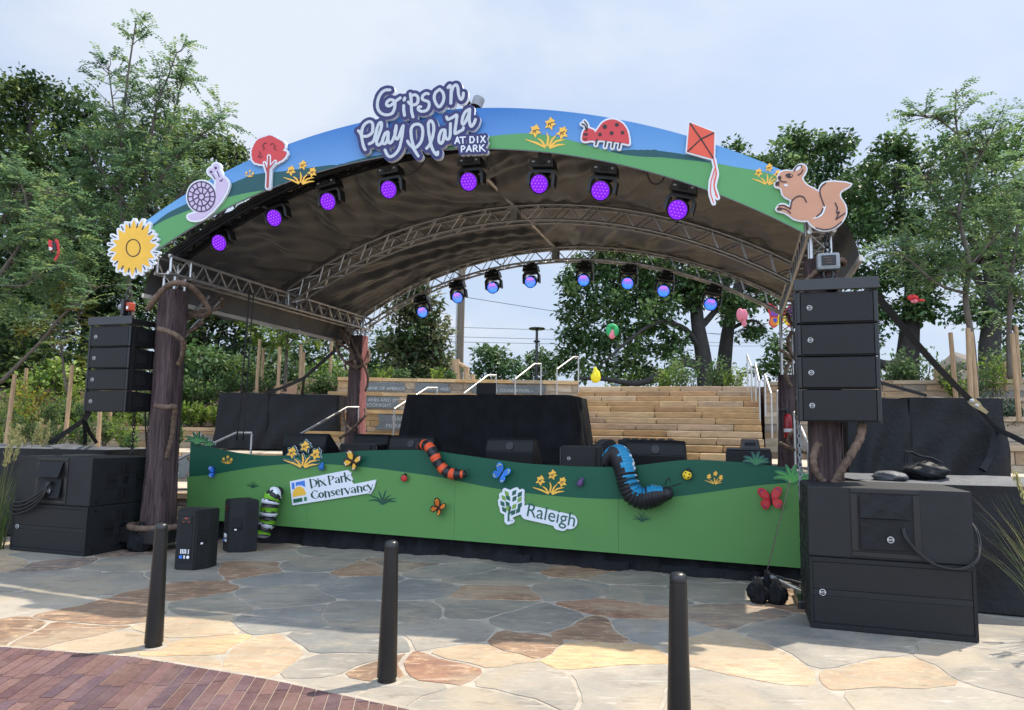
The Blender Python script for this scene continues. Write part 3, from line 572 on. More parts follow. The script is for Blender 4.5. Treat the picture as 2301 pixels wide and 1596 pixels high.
def tree(name, label, base, d, lobes, trunk, pal, seed, leaf_s=.17, dens=1.0, bark='bark', group=None, clump=.42, lm='leaf_thick', fork=.45, twigs=True, depth=1.0, limbs=None):
    # base (px, z), lobes in frame pixels (x, y, r) at depth d; trunk radius in m; limbs: explicit limb polylines in frame pixels (x, y, r0 m, r1 m)
    r = random.Random(seed); bx = aty(base[0], 900, d).x; B_ = Vector((bx, d, base[1])); t = thing(name, label, 'tree', B_, 0, group)
    mb = MB(); cr = MB(); Ls = []
    for (x, y, q) in lobes:
        dd = d + r.uniform(-1, 1) * q / FPX * d * .7 * depth; c = aty(x, y, dd) - B_; Ls.append((c, q / FPX * dd))
    if limbs:
        for pl, r0, r1 in limbs:
            P = [aty(x, y, d + (off or 0)) - B_ for x, y, off in pl]; P = [Vector(p) for p in spline([tuple(p) for p in P], 4)]; mb.tube(P, [r0 + (r1 - r0) * i / (len(P) - 1) for i in range(len(P))], 8)
    else:
        top = max(c.z for c, q in Ls); fz = max(.6, top * fork); cx = sum(c.x for c, q in Ls) / len(Ls); f = Vector((cx * .35, 0, fz))
        limb(mb, (0, 0, -.3), f, trunk * 1.15, trunk * .75, r, kink=.03, sides=9)
        for c, q in Ls: limb(mb, f - Vector((0, 0, fz * .35 * r.random())), c, trunk * .42, .03, r, n=7, kink=.08)
    ctr = [c for c, q in Ls]
    for c, q in Ls:
        nc = max(3, int(9.5 * dens * (q / clump) ** 1.75)); pal_b = r.choice(pal)
        for i in range(nc):
            v = rv(r); v = v.normalized() * (.40 + .62 * r.random() ** .55); v.y *= depth; p = c + Vector((v.x * q, v.y * q, v.z * q * .92)); cc = pal_b if r.random() < .35 else r.choice(pal); kk = r.uniform(.78, 1.25); cs = clump * r.uniform(.55, 1.25)
            if twigs and r.random() < .22: limb(mb, c + (p - c) * .15, p, .022, .008, r, n=3, sides=4)
            for j in range(int(26 * r.uniform(.6, 1.3))):
                o = rv(r) * cs; o.z *= .62; dr = (o * .7 + rv(r) * cs * .7 + Vector((0, 0, -.15 * cs))).normalized(); s = leaf_s * r.uniform(.7, 1.35)
                cr.col = shade(r, (cc[0] * kk, cc[1] * kk, cc[2] * kk)); leaf(cr, p + o, dr, s, s * .62, rv(r) * .7 + Vector((0, 0, 1)))
    mb.build('trunk', bark, t, smooth=True); cr.build('crown', lm, t); return t
def airy(name, label, base, d, stems, pal, seed, group=None, fr=.36, npair=7, ls=.075, per=16, bark='bark', lm='leaf', extra=(), spread=.55):
    # young locust-like tree: stems in frame pixels (x, y, depth offset), each with radii; fronds along the upper stems
    r = random.Random(seed); B_ = Vector((aty(base[0], 900, d).x, d, base[1])); t = thing(name, label, 'tree', B_, 0, group); mb = MB(); cr = MB()
    def frond(p, dr):
        dr = dr.normalized(); up = Vector((0, 0, 1)); sd_ = dr.cross(up); sd_ = sd_.normalized() if sd_.length > .05 else Vector((1, 0, 0)); L = fr * r.uniform(.65, 1.25); cc = r.choice(pal)
        for k in range(npair):
            q = p + dr * L * (k + .7) / npair + Vector((0, 0, -.22 * L * ((k + 1) / npair) ** 2))
            for s in (-1, 1):
                dl = (sd_ * s + dr * .45 + Vector((0, 0, -.25)) + rv(r) * .3).normalized(); cr.col = shade(r, cc); z = ls * r.uniform(.75, 1.3); leaf(cr, q, dl, z, z * .5, up + rv(r) * .6)
    for pts, r0, r1, n_fr in stems:
        P = [aty(x, y, d + o) - B_ for x, y, o in pts]; P = [Vector(p) for p in spline([tuple(p) for p in P], 7)]; k = len(P); mb.tube(P, [r0 + (r1 - r0) * i / (k - 1) for i in range(k)], 7)
        for i in range(int(n_fr * .85)):
            tt = r.uniform(.22, 1) ** .8; j = min(k - 2, int(tt * (k - 1))); p = P[j].lerp(P[j + 1], r.random()); dr = Vector((r.uniform(-1, 1), r.uniform(-1, 1), r.uniform(-.15, .85))).normalized(); L = spread * r.uniform(.35, 1.2) * (1.25 - .7 * tt)
            Q = limb(mb, p, p + dr * L, .011, .004, r, n=3, sides=4)
            for m_ in range(max(2, per // 5)): 
                a = r.uniform(.35, 1); frond(p.lerp(p + dr * L, a), dr + rv(r) * .9 + Vector((0, 0, .1)))
    for x, y, q, n_ in extra:     # loose sprays filling part of the crown
        c = aty(x, y, d + r.uniform(-.5, .5)) - B_; q = q / FPX * d
        for i in range(int(n_ * .45)):
            v = rv(r); p = c + v * q
            if i % 4 == 0: limb(mb, c + v * q * .3, p, .010, .004, r, n=3, sides=4)
            for m_ in range(3): frond(p, v + rv(r) * .9)
    mb.build('trunk', bark, t, smooth=True); cr.build('crown', lm, t); return t
def shrub(label, p, h, w, pal, seed, n=260, ls=.07, name='shrub', group='shrubs on the planted terraces', lm='leaf'):
    r = random.Random(seed); t = thing(name, label, 'shrub', p, 0, group); mb = MB(); cr = MB()
    for i in range(9):
        a = r.uniform(0, 2 * PI); q = Vector((math.cos(a) * w * r.uniform(.1, .5), math.sin(a) * w * r.uniform(.1, .5), h * r.uniform(.55, 1))); limb(mb, (0, 0, -.05), q, .012, .004, r, n=4, sides=4); cc = r.choice(pal)
        for j in range(n // 9):
            f = r.uniform(.3, 1.08); o = q * f + rv(r) * (.17 * (h + w) * .6); o.z = max(.02, o.z); cr.col = shade(r, cc if r.random() < .6 else r.choice(pal)); s = ls * r.uniform(.7, 1.3); leaf(cr, o, (rv(r) + Vector((o.x, o.y, .4)) * 1.0).normalized(), s, s * .5, rv(r) + Vector((0, 0, 1)))
    mb.build('stem', 'bark', t); cr.build('foliage', lm, t); return t
g1, g2 = 'dense trees behind the left side of the stage', 'old oaks behind the right side of the stage'
tree('oak_tree', 'dark dense oak at the left edge of the frame', (20, 2.4), 24, [(10, 250, 75), (60, 230, 62), (-40, 330, 90), (30, 380, 85), (100, 360, 70), (20, 520, 95), (110, 520, 85), (60, 650, 90), (-30, 620, 90), (140, 640, 80), (20, 760, 90), (110, 780, 80), (70, 190, 28)], .45, GREENS['dark'], 11, group=g1, leaf_s=.19, dens=1.35, bark='bark_dark', clump=.5)
tree('oak_tree', 'dark oak with yellow-green tips behind the tall airy tree', (200, 2.6), 27, [(145, 240, 48), (190, 265, 55), (140, 330, 60), (230, 350, 70), (180, 440, 80), (270, 460, 80), (160, 560, 80), (250, 590, 85), (330, 560, 75), (200, 700, 85), (300, 700, 85), (370, 690, 70), (110, 210, 26)], .42, GREENS['dark'], 12, group=g1, leaf_s=.19, dens=1.35, bark='bark_dark', clump=.5)
tree('oak_tree', 'dark oak whose crown ends above the snail cutout', (430, 2.6), 26, [(300, 290, 40), (380, 300, 48), (440, 320, 55), (490, 340, 50), (330, 370, 60), (420, 410, 70), (510, 410, 50), (350, 480, 75), (440, 500, 70), (300, 600, 60), (530, 350, 25)], .4, GREENS['dark'], 13, group=g1, leaf_s=.19, dens=1.35, bark='bark_dark', clump=.5)
tree('oak_tree', 'shaded oak seen under the left edge of the canopy', (470, 2.5), 25, [(440, 690, 60), (500, 740, 65), (560, 700, 55), (450, 800, 65), (540, 810, 60), (600, 770, 45), (410, 760, 50)], .3, GREENS['dark'], 14, group=g1, leaf_s=.2, dens=.9, bark='bark_dark', clump=.45)
tree('tree', 'pale green round tree beneath the middle of the left roof truss', (660, 2.8), 30, [(640, 740, 45), (700, 760, 45), (680, 820, 45), (740, 790, 40), (610, 810, 40), (730, 840, 35)], .2, GREENS['far'], 15, leaf_s=.2, dens=.8, clump=.45)
tree('magnolia_tree', 'upright magnolia with brownish leaves left of the utility pole', (936, 2.8), 24, [(930, 640, 30), (955, 690, 42), (905, 700, 36), (940, 760, 52), (985, 760, 30), (900, 790, 40), (970, 810, 40), (930, 830, 50), (885, 835, 30), (995, 830, 25), (925, 600, 18)], .14, GREENS['magnolia'], 16, leaf_s=.2, dens=1.1, clump=.36)
tree('tree', 'bushy light green tree just right of the rear left tower', (850, 2.8), 26, [(850, 765, 30), (825, 800, 30), (870, 800, 32), (840, 835, 32), (880, 840, 25), (815, 840, 22)], .12, GREENS['far'], 17, leaf_s=.16, dens=.9, clump=.36)
tree('tree', 'far rounded tree at the foot of the lamp post', (1110, 2.9), 44, [(1090, 800, 24), (1120, 795, 24), (1105, 830, 26), (1140, 825, 24), (1070, 835, 20), (1158, 840, 16)], .3, GREENS['far'], 18, leaf_s=.3, dens=1.0, clump=.6)
tree('tree', 'far tree partly hidden by the black lamp post', (1195, 2.9), 47, [(1190, 815, 20), (1215, 810, 20), (1180, 840, 20), (1225, 840, 22), (1240, 820, 16)], .3, GREENS['far'], 19, leaf_s=.3, dens=1.0, clump=.6)
tree('tree', 'low far tree behind the top of the stone stairs', (1440, 2.9), 44, [(1400, 855, 14), (1425, 848, 18), (1455, 846, 18), (1485, 850, 16), (1370, 862, 10)], .2, GREENS['bright'], 20, leaf_s=.25, dens=1.0, clump=.5)
oakA = tree('oak_tree', 'spreading oak with dark low limbs above the stone stairs', (1580, 2.8), 27, [(1290, 640, 38), (1330, 600, 45), (1390, 590, 55), (1300, 700, 40), (1360, 680, 50), (1430, 650, 55), (1480, 600, 60), (1280, 770, 34), (1340, 770, 42), (1410, 740, 48), (1480, 710, 52), (1540, 650, 55), (1260, 815, 26), (1310, 825, 28), (1370, 820, 30), (1430, 800, 38), (1500, 780, 40), (1590, 620, 50), (1450, 840, 24), (1640, 690, 36), (1530, 560, 45), (1380, 530, 50)], .4, GREENS['oak'], 21, group=g2, leaf_s=.2, dens=1.0, bark='bark_dark', clump=.36,
    limbs=[([(1588, 880, 0), (1580, 800, 0), (1567, 720, 0), (1560, 620, .3), (1540, 500, .4)], .36, .16), ([(1575, 790, 0), (1540, 740, -.5), (1480, 725, -1), (1420, 760, -1.2), (1340, 830, -1.4)], .13, .03), ([(1582, 830, 0), (1540, 815, -.4), (1480, 845, -.8), (1430, 862, -1), (1360, 852, -1.2), (1290, 850, -1.3)], .20, .05), ([(1565, 700, 0), (1500, 660, .4), (1420, 670, .6), (1370, 660, .8)], .16, .05), ([(1570, 740, 0), (1620, 680, .3), (1650, 600, .5)], .15, .05), ([(1560, 640, .3), (1470, 590, .8), (1390, 560, 1)], .14, .04)])
tree('oak_tree', 'oak with a straight dark trunk right of the spreading oak', (1632, 2.8), 29, [(1700, 500, 55), (1760, 440, 60), (1640, 540, 40), (1690, 600, 50), (1740, 560, 55), (1660, 700, 30), (1690, 740, 28), (1760, 380, 60), (1820, 340, 50), (1700, 390, 45), (1660, 340, 26), (1880, 330, 42), (1790, 310, 30), (1720, 660, 40), (1850, 420, 60), (1900, 480, 60), (1800, 500, 60), (1960, 400, 40)], .36, GREENS['oak'], 22, group=g2, leaf_s=.2, dens=1.1, bark='bark_dark', clump=.4,
    limbs=[([(1622, 880, 0), (1630, 790, 0), (1640, 720, 0), (1665, 620, .2), (1700, 480, .4), (1740, 400, .5)], .34, .1), ([(1640, 720, 0), (1630, 620, -.3), (1640, 520, -.4)], .18, .06), ([(1655, 660, .1), (1740, 580, .4), (1840, 430, .8)], .17, .05), ([(1640, 740, 0), (1690, 720, -.4), (1720, 740, -.6)], .09, .03)])
tree('oak_tree', 'big oak with a low curved limb behind the right line array', (2035, 2.8), 26, [(1960, 420, 55), (2010, 340, 45), (2060, 400, 55), (1930, 520, 55), (2000, 500, 60), (2090, 500, 55), (1960, 620, 50), (2040, 610, 55), (2110, 600, 45), (1980, 710, 40), (2060, 690, 45), (1935, 760, 35), (1760, 790, 36), (1740, 830, 26), (1800, 800, 30), (1890, 440, 40)], .5, GREENS['oak'], 23, group=g2, leaf_s=.2, dens=1.1, bark='bark_dark', clump=.38,
    limbs=[([(2036, 880, 0), (2038, 820, 0), (2044, 740, 0), (2050, 640, .2), (2030, 500, .3), (2010, 380, .4)], .5, .12), ([(2036, 800, 0), (2010, 822, -.4), (1970, 815, -.7), (1940, 790, -.9), (1880, 760, -1.0), (1780, 790, -1)], .26, .05), ([(2042, 740, 0), (1990, 690, .4), (1950, 600, .7)], .2, .05), ([(2046, 690, 0), (2100, 640, -.4), (2130, 560, -.6)], .18, .05)])
tree('oak_tree', 'dark tree at the right edge behind the airy saplings', (2230, 2.9), 24, [(2120, 330, 34), (2170, 360, 45), (2230, 350, 50), (2290, 330, 55), (2160, 460, 55), (2240, 450, 60), (2320, 450, 60), (2180, 580, 50), (2260, 560, 55), (2230, 680, 50), (2310, 680, 60), (2170, 700, 40), (2330, 560, 55), (2290, 780, 45)], .35, GREENS['oak'], 24, group=g2, leaf_s=.2, dens=1.0, bark='bark_dark', clump=.45)
gu = 'understorey trees on the left hillside'
for i, (l, x, d, L, pal) in enumerate((('broad shady understorey tree at the left frame edge', 30, 21, [(-20, 820, 55), (40, 800, 60), (90, 830, 50), (20, 870, 50), (110, 880, 40), (60, 720, 50)], 'dark'), ('dark understorey tree behind the left line array', 230, 21.5, [(170, 830, 55), (240, 820, 60), (300, 830, 55), (210, 880, 45), (280, 880, 45), (330, 880, 40), (250, 760, 55)], 'dark'),
    ('mid green understorey tree between the left tower and the cases', 440, 21, [(400, 830, 45), (450, 820, 50), (500, 830, 45), (420, 880, 35), (480, 880, 35)], 'oak'), ('brighter understorey tree above the left black cases', 600, 23, [(550, 830, 40), (600, 820, 42), (650, 840, 36), (570, 870, 30), (630, 870, 30)], 'far'), ('low understorey tree left of the rear tower', 745, 24, [(700, 850, 30), (740, 840, 34), (780, 850, 30), (720, 870, 24), (765, 868, 24)], 'bright'), ('yellow-green understorey tree low at the left, before the dark oak', 130, 19.5, [(110, 860, 34), (150, 850, 38), (60, 880, 30)], 'bright'))):
    tree('understorey_tree', l, (x, 2.3), d, L, .1, GREENS[pal], 60 + i, group=gu, leaf_s=.17, dens=1.1, clump=.4, fork=.3)
# airy saplings
airy('sapling', 'tallest airy sapling with several bare leaders against the sky', (300, 1.7), 15.5, [([(300, 760, 0), (285, 600, 0), (272, 440, 0), (272, 330, 0), (285, 190, 0), (306, 45, 0)], .075, .012, 46), ([(274, 330, 0), (255, 240, .2), (243, 145, .3)], .03, .009, 26), ([(330, 620, .2), (325, 430, .3), (350, 250, .3), (375, 180, .3), (398, 115, .3)], .05, .009, 30), ([(345, 520, .5), (365, 360, .6), (395, 240, .6), (418, 150, .6)], .045, .009, 30), ([(330, 450, .2), (400, 350, .1), (470, 290, 0), (500, 262, 0)], .035, .009, 26), ([(300, 480, 0), (240, 400, -.2), (190, 330, -.3)], .035, .009, 26), ([(310, 560, 0), (380, 470, -.4), (430, 400, -.5)], .035, .009, 26), ([(285, 600, 0), (200, 500, -.5), (140, 430, -.6)], .03, .009, 24)],
    GREENS['airy'], 31, fr=.40, ls=.085, per=20, spread=.75, extra=[(270, 330, 60, 60), (330, 300, 60, 60), (250, 420, 70, 80), (350, 400, 80, 90), (190, 440, 60, 60), (420, 350, 60, 60), (200, 560, 70, 70), (300, 520, 80, 80), (130, 500, 50, 40), (320, 620, 60, 50)])
airy('sapling', 'grey-branched sapling at the far left edge, above the red kite', (-30, 1.6), 13.5, [([(-60, 800, 0), (-10, 640, 0), (40, 560, 0), (80, 480, 0), (110, 420, .1)], .06, .01, 34), ([(-20, 560, .3), (10, 480, .3), (45, 420, .3)], .035, .01, 28), ([(0, 860, 0), (80, 780, -.2), (150, 700, -.3), (230, 640, -.3)], .04, .008, 22), ([(70, 500, 0), (50, 420, 0), (30, 380, 0)], .025, .008, 20), ([(0, 640, 0), (60, 640, -.5), (110, 600, -.6)], .02, .008, 18)],
    GREENS['airy'], 32, fr=.38, ls=.085, per=18, spread=.7, extra=[(40, 450, 60, 60), (130, 520, 55, 50), (60, 560, 60, 60), (160, 620, 55, 46), (20, 650, 50, 36)])
airy('sapling', 'yellowing sapling beside the left line array', (150, 1.6), 15, [([(150, 880, 0), (140, 800, 0), (135, 720, 0), (140, 650, 0)], .03, .008, 24), ([(140, 800, 0), (100, 760, 0), (70, 740, 0)], .016, .006, 16), ([(140, 780, 0), (175, 720, 0), (190, 680, 0)], .016, .006, 16)], GREENS['yellow'], 33, fr=.3, ls=.10, per=12, spread=.5)
airy('sapling', 'feathery sapling staked at the right, its trunk just behind the ratchet strap', (2190, 2.1), 12.6, [([(2192, 870, 0), (2183, 760, 0), (2170, 670, 0), (2178, 590, 0), (2155, 480, 0), (2175, 380, 0), (2150, 290, 0), (2148, 200, 0)], .065, .010, 52), ([(2172, 660, 0), (2110, 640, -.2), (2050, 590, -.3), (2010, 560, -.3)], .03, .007, 26), ([(2175, 600, 0), (2230, 540, .2), (2280, 470, .3)], .03, .007, 26), ([(2160, 500, 0), (2110, 440, .3), (2080, 390, .3)], .026, .007, 26), ([(2165, 420, 0), (2210, 340, .2), (2240, 270, .2)], .026, .007, 28), ([(2150, 300, 0), (2110, 270, .1), (2075, 262, .1)], .02, .006, 18)],
    GREENS['airy'], 34, fr=.34, ls=.07, per=20, spread=.62, extra=[(2060, 560, 50, 46), (2110, 500, 55, 60), (2180, 470, 55, 60), (2240, 420, 55, 60), (2200, 600, 50, 46), (2050, 610, 36, 30), (2130, 620, 45, 36), (2200, 330, 45, 40)])
airy('sapling', 'feathery sapling cut off by the right edge of the frame', (2283, 2.5), 14, [([(2270, 850, 0), (2268, 720, 0), (2280, 560, 0), (2300, 420, 0), (2330, 250, 0)], .06, .01, 40), ([(2270, 700, 0), (2310, 640, .2), (2350, 600, .3)], .03, .007, 24), ([(2275, 620, 0), (2240, 560, .2), (2220, 500, .2)], .025, .007, 22)], GREENS['airy'], 35, fr=.34, ls=.075, per=18, spread=.62, extra=[(2290, 500, 50, 50), (2300, 600, 50, 46), (2280, 690, 40, 30), (2310, 380, 45, 40)])
airy('sapling', 'staked sapling behind the left black cases', (690, 2.6), 20.5, [([(640, 880, 0), (645, 780, 0), (650, 720, 0)], .06, .02, 18), ([(645, 780, 0), (680, 740, 0), (700, 710, 0)], .025, .008, 18), ([(648, 760, 0), (610, 720, 0), (570, 700, 0)], .025, .008, 18)], GREENS['bright'], 36, fr=.34, ls=.10, per=16, spread=.6, extra=[(620, 740, 45, 36), (690, 740, 40, 30), (560, 720, 40, 26)])
# stakes beside the saplings
def stake(label, a, b, d, r=.045):
    A_, B_ = aty(*a, d), aty(*b, d); base = B_.copy(); mb = MB(); mb.tube([A_ - base, A_.lerp(B_, .5) - base, Vector((0, 0, -.15))], [r * .92, r, r], 8); o = mb.build('tree_stake', 'wood_stake', smooth=True, ang=40); o.location = base; tag(o, label, 'stake', 'round wooden tree stakes')
for l, cr_, a, b, d in (('leaning stake at the far left, behind the plumed grass', 'c4', (100, 1080), (40, 1545), 14), ('tall stake left of the left line array', 'c4', (482, 1020), (442, 1440), 14.5), ('thin stake in the shade at the left edge', 'c4', (178, 1040), (165, 1190), 18), ('stake below the left end of the left line array', 'c4', (668, 1300), (655, 1540), 14), ('short stake under the middle of the left line array', 'c4', (738, 1300), (732, 1410), 17),
    ('leftmost stake above the left black cases', 't6', (930, 440), (898, 920), 20), ('grey stake next to the leftmost stake above the cases', 't6', (966, 518), (942, 925), 20.6), ('pale stake tied to the sapling above the cases', 't6', (1115, 508), (1098, 930), 19.6), ('stake with dark ties above the right-hand left case', 't6', (1312, 490), (1302, 905), 20), ('greyer stake close behind the one with dark ties', 't6', (1336, 556), (1320, 910), 20.6), ('lone stake left of the rear left tower', 't6', (1592, 450), (1578, 830), 22),
    ('leaning stake right of the boulder', 't7', (868, 350), (915, 890), 13.2), ('left one of two stakes hugging the right sapling trunk', 't7', (1018, 312), (1040, 870), 12.2), ('right one of two stakes hugging the right sapling trunk', 't7', (1042, 345), (1090, 870), 12.5), ('nearest tall stake at the right edge', 't7', (1398, 360), (1455, 1040), 12.4), ('stake behind the nearest tall one at the right edge', 't7', (1428, 290), (1458, 745), 14), ('short stake before the top of the right wall', 't7', (1330, 600), (1342, 800), 15)):
    stake(l, K(cr_, *a), K(cr_, *b), d, .05 if d > 18 else .042)
# shrubs: left hillside, right beds
r = random.Random(5); k = 0
tone = {'bright': 'bright green', 'oak': 'dark green', 'yellow': 'yellow-green', 'grey': 'grey-green', 'far': 'mid green'}
spots = [(-10, 950, 16, .8), (45, 940, 17.2, .7), (95, 950, 17.4, .6), (140, 940, 17.6, .6), (180, 945, 17.8, .6), (225, 925, 18.4, .7), (265, 930, 18, .6), (300, 935, 17.6, .6), (330, 900, 18.8, .7), (365, 890, 19, .7), (345, 950, 17.4, .5), (5, 985, 15, .5), (85, 975, 15.6, .5), (160, 970, 15.8, .45), (235, 975, 15.8, .45), (480, 935, 17.6, .45), (405, 935, 17.6, .5), (440, 895, 19, .6), (520, 850, 21.5, .7), (580, 850, 21.6, .7), (20, 925, 16.5, .75), (70, 900, 18, .8), (115, 930, 16.8, .6), (160, 905, 18.5, .8), (200, 935, 16.6, .55), (245, 960, 16.2, .55), (60, 965, 15.2, .5), (130, 985, 15, .45), (190, 985, 15, .5), (275, 980, 15.4, .5), (300, 1000, 14.9, .4), (395, 985, 15.2, .35), (430, 940, 17.5, .55), (455, 935, 17.6, .5), (420, 880, 19, .7), (470, 890, 19.2, .7), (510, 870, 20, .7), (400, 900, 18.8, .6), (560, 880, 20.4, .7), (610, 880, 20.4, .6), (720, 870, 20.5, .75), (755, 872, 20.5, .7), (690, 880, 20.2, .6), (780, 858, 20.8, .5), (820, 850, 21, .5), (860, 850, 21.2, .5), (900, 850, 21, .45), (980, 850, 21.4, .4), (1010, 852, 21.4, .35),
    (1500, 860, 22, .7), (1545, 850, 22, .9), (1520, 835, 24, 1.1), (1600, 850, 22, .9), (1645, 855, 22, .8), (2040, 845, 18, .9), (2080, 840, 18, 1.1), (2000, 850, 18, .7), (2190, 870, 14.6, .6), (2230, 850, 14.8, .75), (2260, 830, 15.8, .9), (2290, 830, 15.8, .8), (2235, 925, 13.1, .5), (2270, 930, 13, .5), (2150, 880, 14.6, .35), (2130, 850, 15.6, .5)]
order = {}
for x, y, d, h in spots:
    p = aty(x, y, d); g = ('grey' if (x > 2225 and y > 915) else r.choice(['bright', 'oak', 'yellow' if x < 330 else 'far', 'bright', 'far'])); side = ('on the left hillside' if x < 330 else 'between the left tower and the cases' if x < 505 else 'above the left black cases' if x < 770 else 'along the top seat wall' if x < 1100 else 'at the top of the stairs' if x < 1700 else 'on the right planted terrace')
    order.setdefault((side, g), []).append((x, y, d, h, p))
ordn = ['first', 'second', 'third', 'fourth', 'fifth', 'sixth', 'seventh', 'eighth', 'ninth', 'tenth', 'eleventh', 'twelfth', 'thirteenth', 'fourteenth', 'fifteenth']
for (side, g), L in order.items():
    L.sort()
    for i, (x, y, d, h, p) in enumerate(L):
        z = p.z - h * .55; w = h * 1.25
        shrub((f'{tone[g]} leafy shrub {side}' if len(L) == 1 else f'{tone[g]} shrub {side}, {ordn[i]} of its colour from left'), (p.x, d, z), h * 1.1, w, GREENS[g], 100 + k, n=int(420 * (.5 + h * .7)), ls=.085 if d < 17 else .11); k += 1
# plumed grasses
def grass(label, p, seed, h=1.2, n=110, plumes=7, lean=0):
    r = random.Random(seed); t = thing('ornamental_grass', label, 'grass', p, 0, 'clumps of plumed grass'); mb = MB(); pm = MB()
    for i in range(n):
        a = r.uniform(0, 2 * PI); q = r.uniform(.1, .55); L = h * r.uniform(.6, 1.05); b = Vector((math.cos(a) * .14 * r.random(), math.sin(a) * .14 * r.random(), 0)); P = [b + Vector((math.cos(a) * q * t_ ** 1.8 + lean * t_ ** 2, math.sin(a) * q * t_ ** 1.8, L * (t_ - .25 * q * t_ ** 3))) for t_ in (0, .25, .5, .75, 1)]
        mb.col = shade(r, r.choice([(.10, .15, .04), (.14, .17, .06), (.07, .12, .035), (.2, .2, .09)])); sd_ = Vector((-math.sin(a), math.cos(a), 0)) * .006
        for i_ in range(4): w0, w1 = 1 - i_ / 4, 1 - (i_ + 1) / 4.05; mb._a([P[i_] - sd_ * w0, P[i_] + sd_ * w0, P[i_ + 1] + sd_ * w1, P[i_ + 1] - sd_ * w1], [(0, 1, 2, 3)])
    for i in range(plumes):
        a = r.uniform(0, 2 * PI); q = r.uniform(.05, .42); L = h * r.uniform(1.0, 1.3); P = [Vector((math.cos(a) * q * t_ ** 1.6 + lean * t_ ** 2, math.sin(a) * q * t_ ** 1.6, L * t_)) for t_ in (0, .3, .6, .8, 1)]; mb.col = (.2, .2, .09, 1); mb.tube(P, .003, 4)
        for j in range(90):
            f = r.uniform(.72, 1.0); i_ = min(3, int(f * 4)); c = P[3].lerp(P[4], (f - .72) / .28); pm.col = shade(r, r.choice([(.42, .38, .18), (.36, .34, .16), (.30, .32, .14)])); leaf(pm, c + rv(r) * .02, (Vector((0, 0, 1)) + rv(r) * .7).normalized(), .05, .014, rv(r))
    mb.build('blade', 'leaf', t); pm.build('plume', 'leaf', t)
for l, q, s, h, pl in (('plumed grass clump at the left edge, nearest the camera', (8, 1195, 9.3), 1, 1.25, 6), ('plumed grass clump touching the left subwoofer stack', (46, 1185, 10.9), 2, 1.3, 8), ('plumed grass in front of the left black tarp', (95, 1180, 11.2), 3, 1.35, 9)): grass(l, (aty(q[0], 1000, q[2]).x, q[2], 0), s, h, 130, pl)
grass('plumed grass leaning in at the right edge before the black cover', (aty(2345, 1000, 6.0).x, 6.0, 0), 4, 1.25, 60, 5, -.22)
# boulder, fence, poles, wires
def rock(label, p, s, seed):
    r = random.Random(seed); bm = bmesh.new(); bmesh.ops.create_icosphere(bm, subdivisions=3, radius=1)
    pl = [(rv(r).normalized(), r.uniform(.62, .85)) for i in range(13)]
    for v in bm.verts:
        for n, d in pl:
            q = v.co.dot(n)
            if q > d: v.co -= n * (q - d)
        v.co = Vector((v.co.x * s[0], v.co.y * s[1], v.co.z * s[2]))
    me = bpy.data.meshes.new('boulder'); bm.to_mesh(me); bm.free(); me.materials.append(M['boulder']); o = bpy.data.objects.new('boulder', me); COL.objects.link(o); o.location = p; return tag(o, label, 'boulder')
p = aty(2152, 832, 19); rock('large pointed boulder on the right plateau behind the stakes', p, (.52, .42, .52), 4)
p = aty(2166, 852, 18.4); rock('flat pale boulder at the foot of the pointed one', p, (.42, .3, .24), 6)
def pole(name, label, cat, x, ytop, zb, d, r0, r1, m): a = aty(x[0], ytop, d); b = aty(x[1], 850, d); mb = MB(); mb.tube([Vector((0, 0, 0)), Vector((0, 0, a.z - zb))], [r0, r1], 14); t = thing(name, label, cat, (b.x, d, zb)); mb.build('shaft', m, t, smooth=True, ang=50); return t, a.z - zb
t, h = pole('utility_pole', 'round wooden utility pole seen through the back of the stage', 'utility pole', (1040, 1032), 330, 2.8, 31, .17, .15, 'pole_wood'); mb = MB(); mb.tube([Vector((-.2, -.05, 0)), Vector((-.2, -.05, h))], .03, 6); mb.build('conduit', 'steel', t)
t, h = pole('lamp_post', 'black lamp post with a flat round head behind the seat wall', 'lamp post', (1207, 1205), 742, 2.8, 27, .06, .05, 'metal_black')
mb = MB(); mb.lathe([(.05, h), (.30, h + .02), (.32, h + .05), (.30, h + .08), (.05, h + .09)], 20); mb.lathe([(.05, h - .5), (.13, h - .45), (.13, h - .42), (.05, h - .38)], 14); mb.build('lamp_head', 'metal_black', t); mb = MB(); mb.box((.27, 0, h - 1.65), (.4, .2, .07), rz=0); mb.build('side_floodlight', 'metal_black', t)
t, h = pole('lamp_post', 'thin dark lamp post far off, right of the stairs', 'lamp post', (1664, 1664), 838, 2.8, 34, .05, .05, 'metal_black'); mb = MB(); mb.box((.35, 0, h), (.6, .2, .06)); mb.build('lamp_head', 'metal_black', t)
t, h = pole('metal_pole', 'grey metal pole standing behind the oak limbs', 'pole', (1386, 1386), 700, 2.8, 40, .16, .14, 'grey_box')
def wire(label, a, b, d0, d1, r=.013, sag=.15):
    A_, B_ = aty(*a, d0), aty(*b, d1); mb = MB(); c = (A_ + B_) / 2; mb.tube([A_.lerp(B_, i / 12) - c - Vector((0, 0, sag * 4 * (i / 12) * (1 - i / 12))) for i in range(13)], r, 4); o = mb.build('power_line', 'cable'); o.location = c; tag(o, label, 'power line', 'overhead wires')
wire('highest overhead wire, sloping right from the utility pole', (1046, 668), (1760, 770), 31, 45, sag=.1); wire('upper of the three level overhead wires', (560, 720), (1800, 752), 31, 45, sag=.1); wire('middle of the three level overhead wires', (560, 742), (1800, 772), 31, 45, sag=.1); wire('lowest of the three level overhead wires', (700, 760), (1800, 778), 31, 45, sag=.1); wire('wire running down behind the stair rails', (1560, 800), (1760, 850), 34, 30, sag=.05)
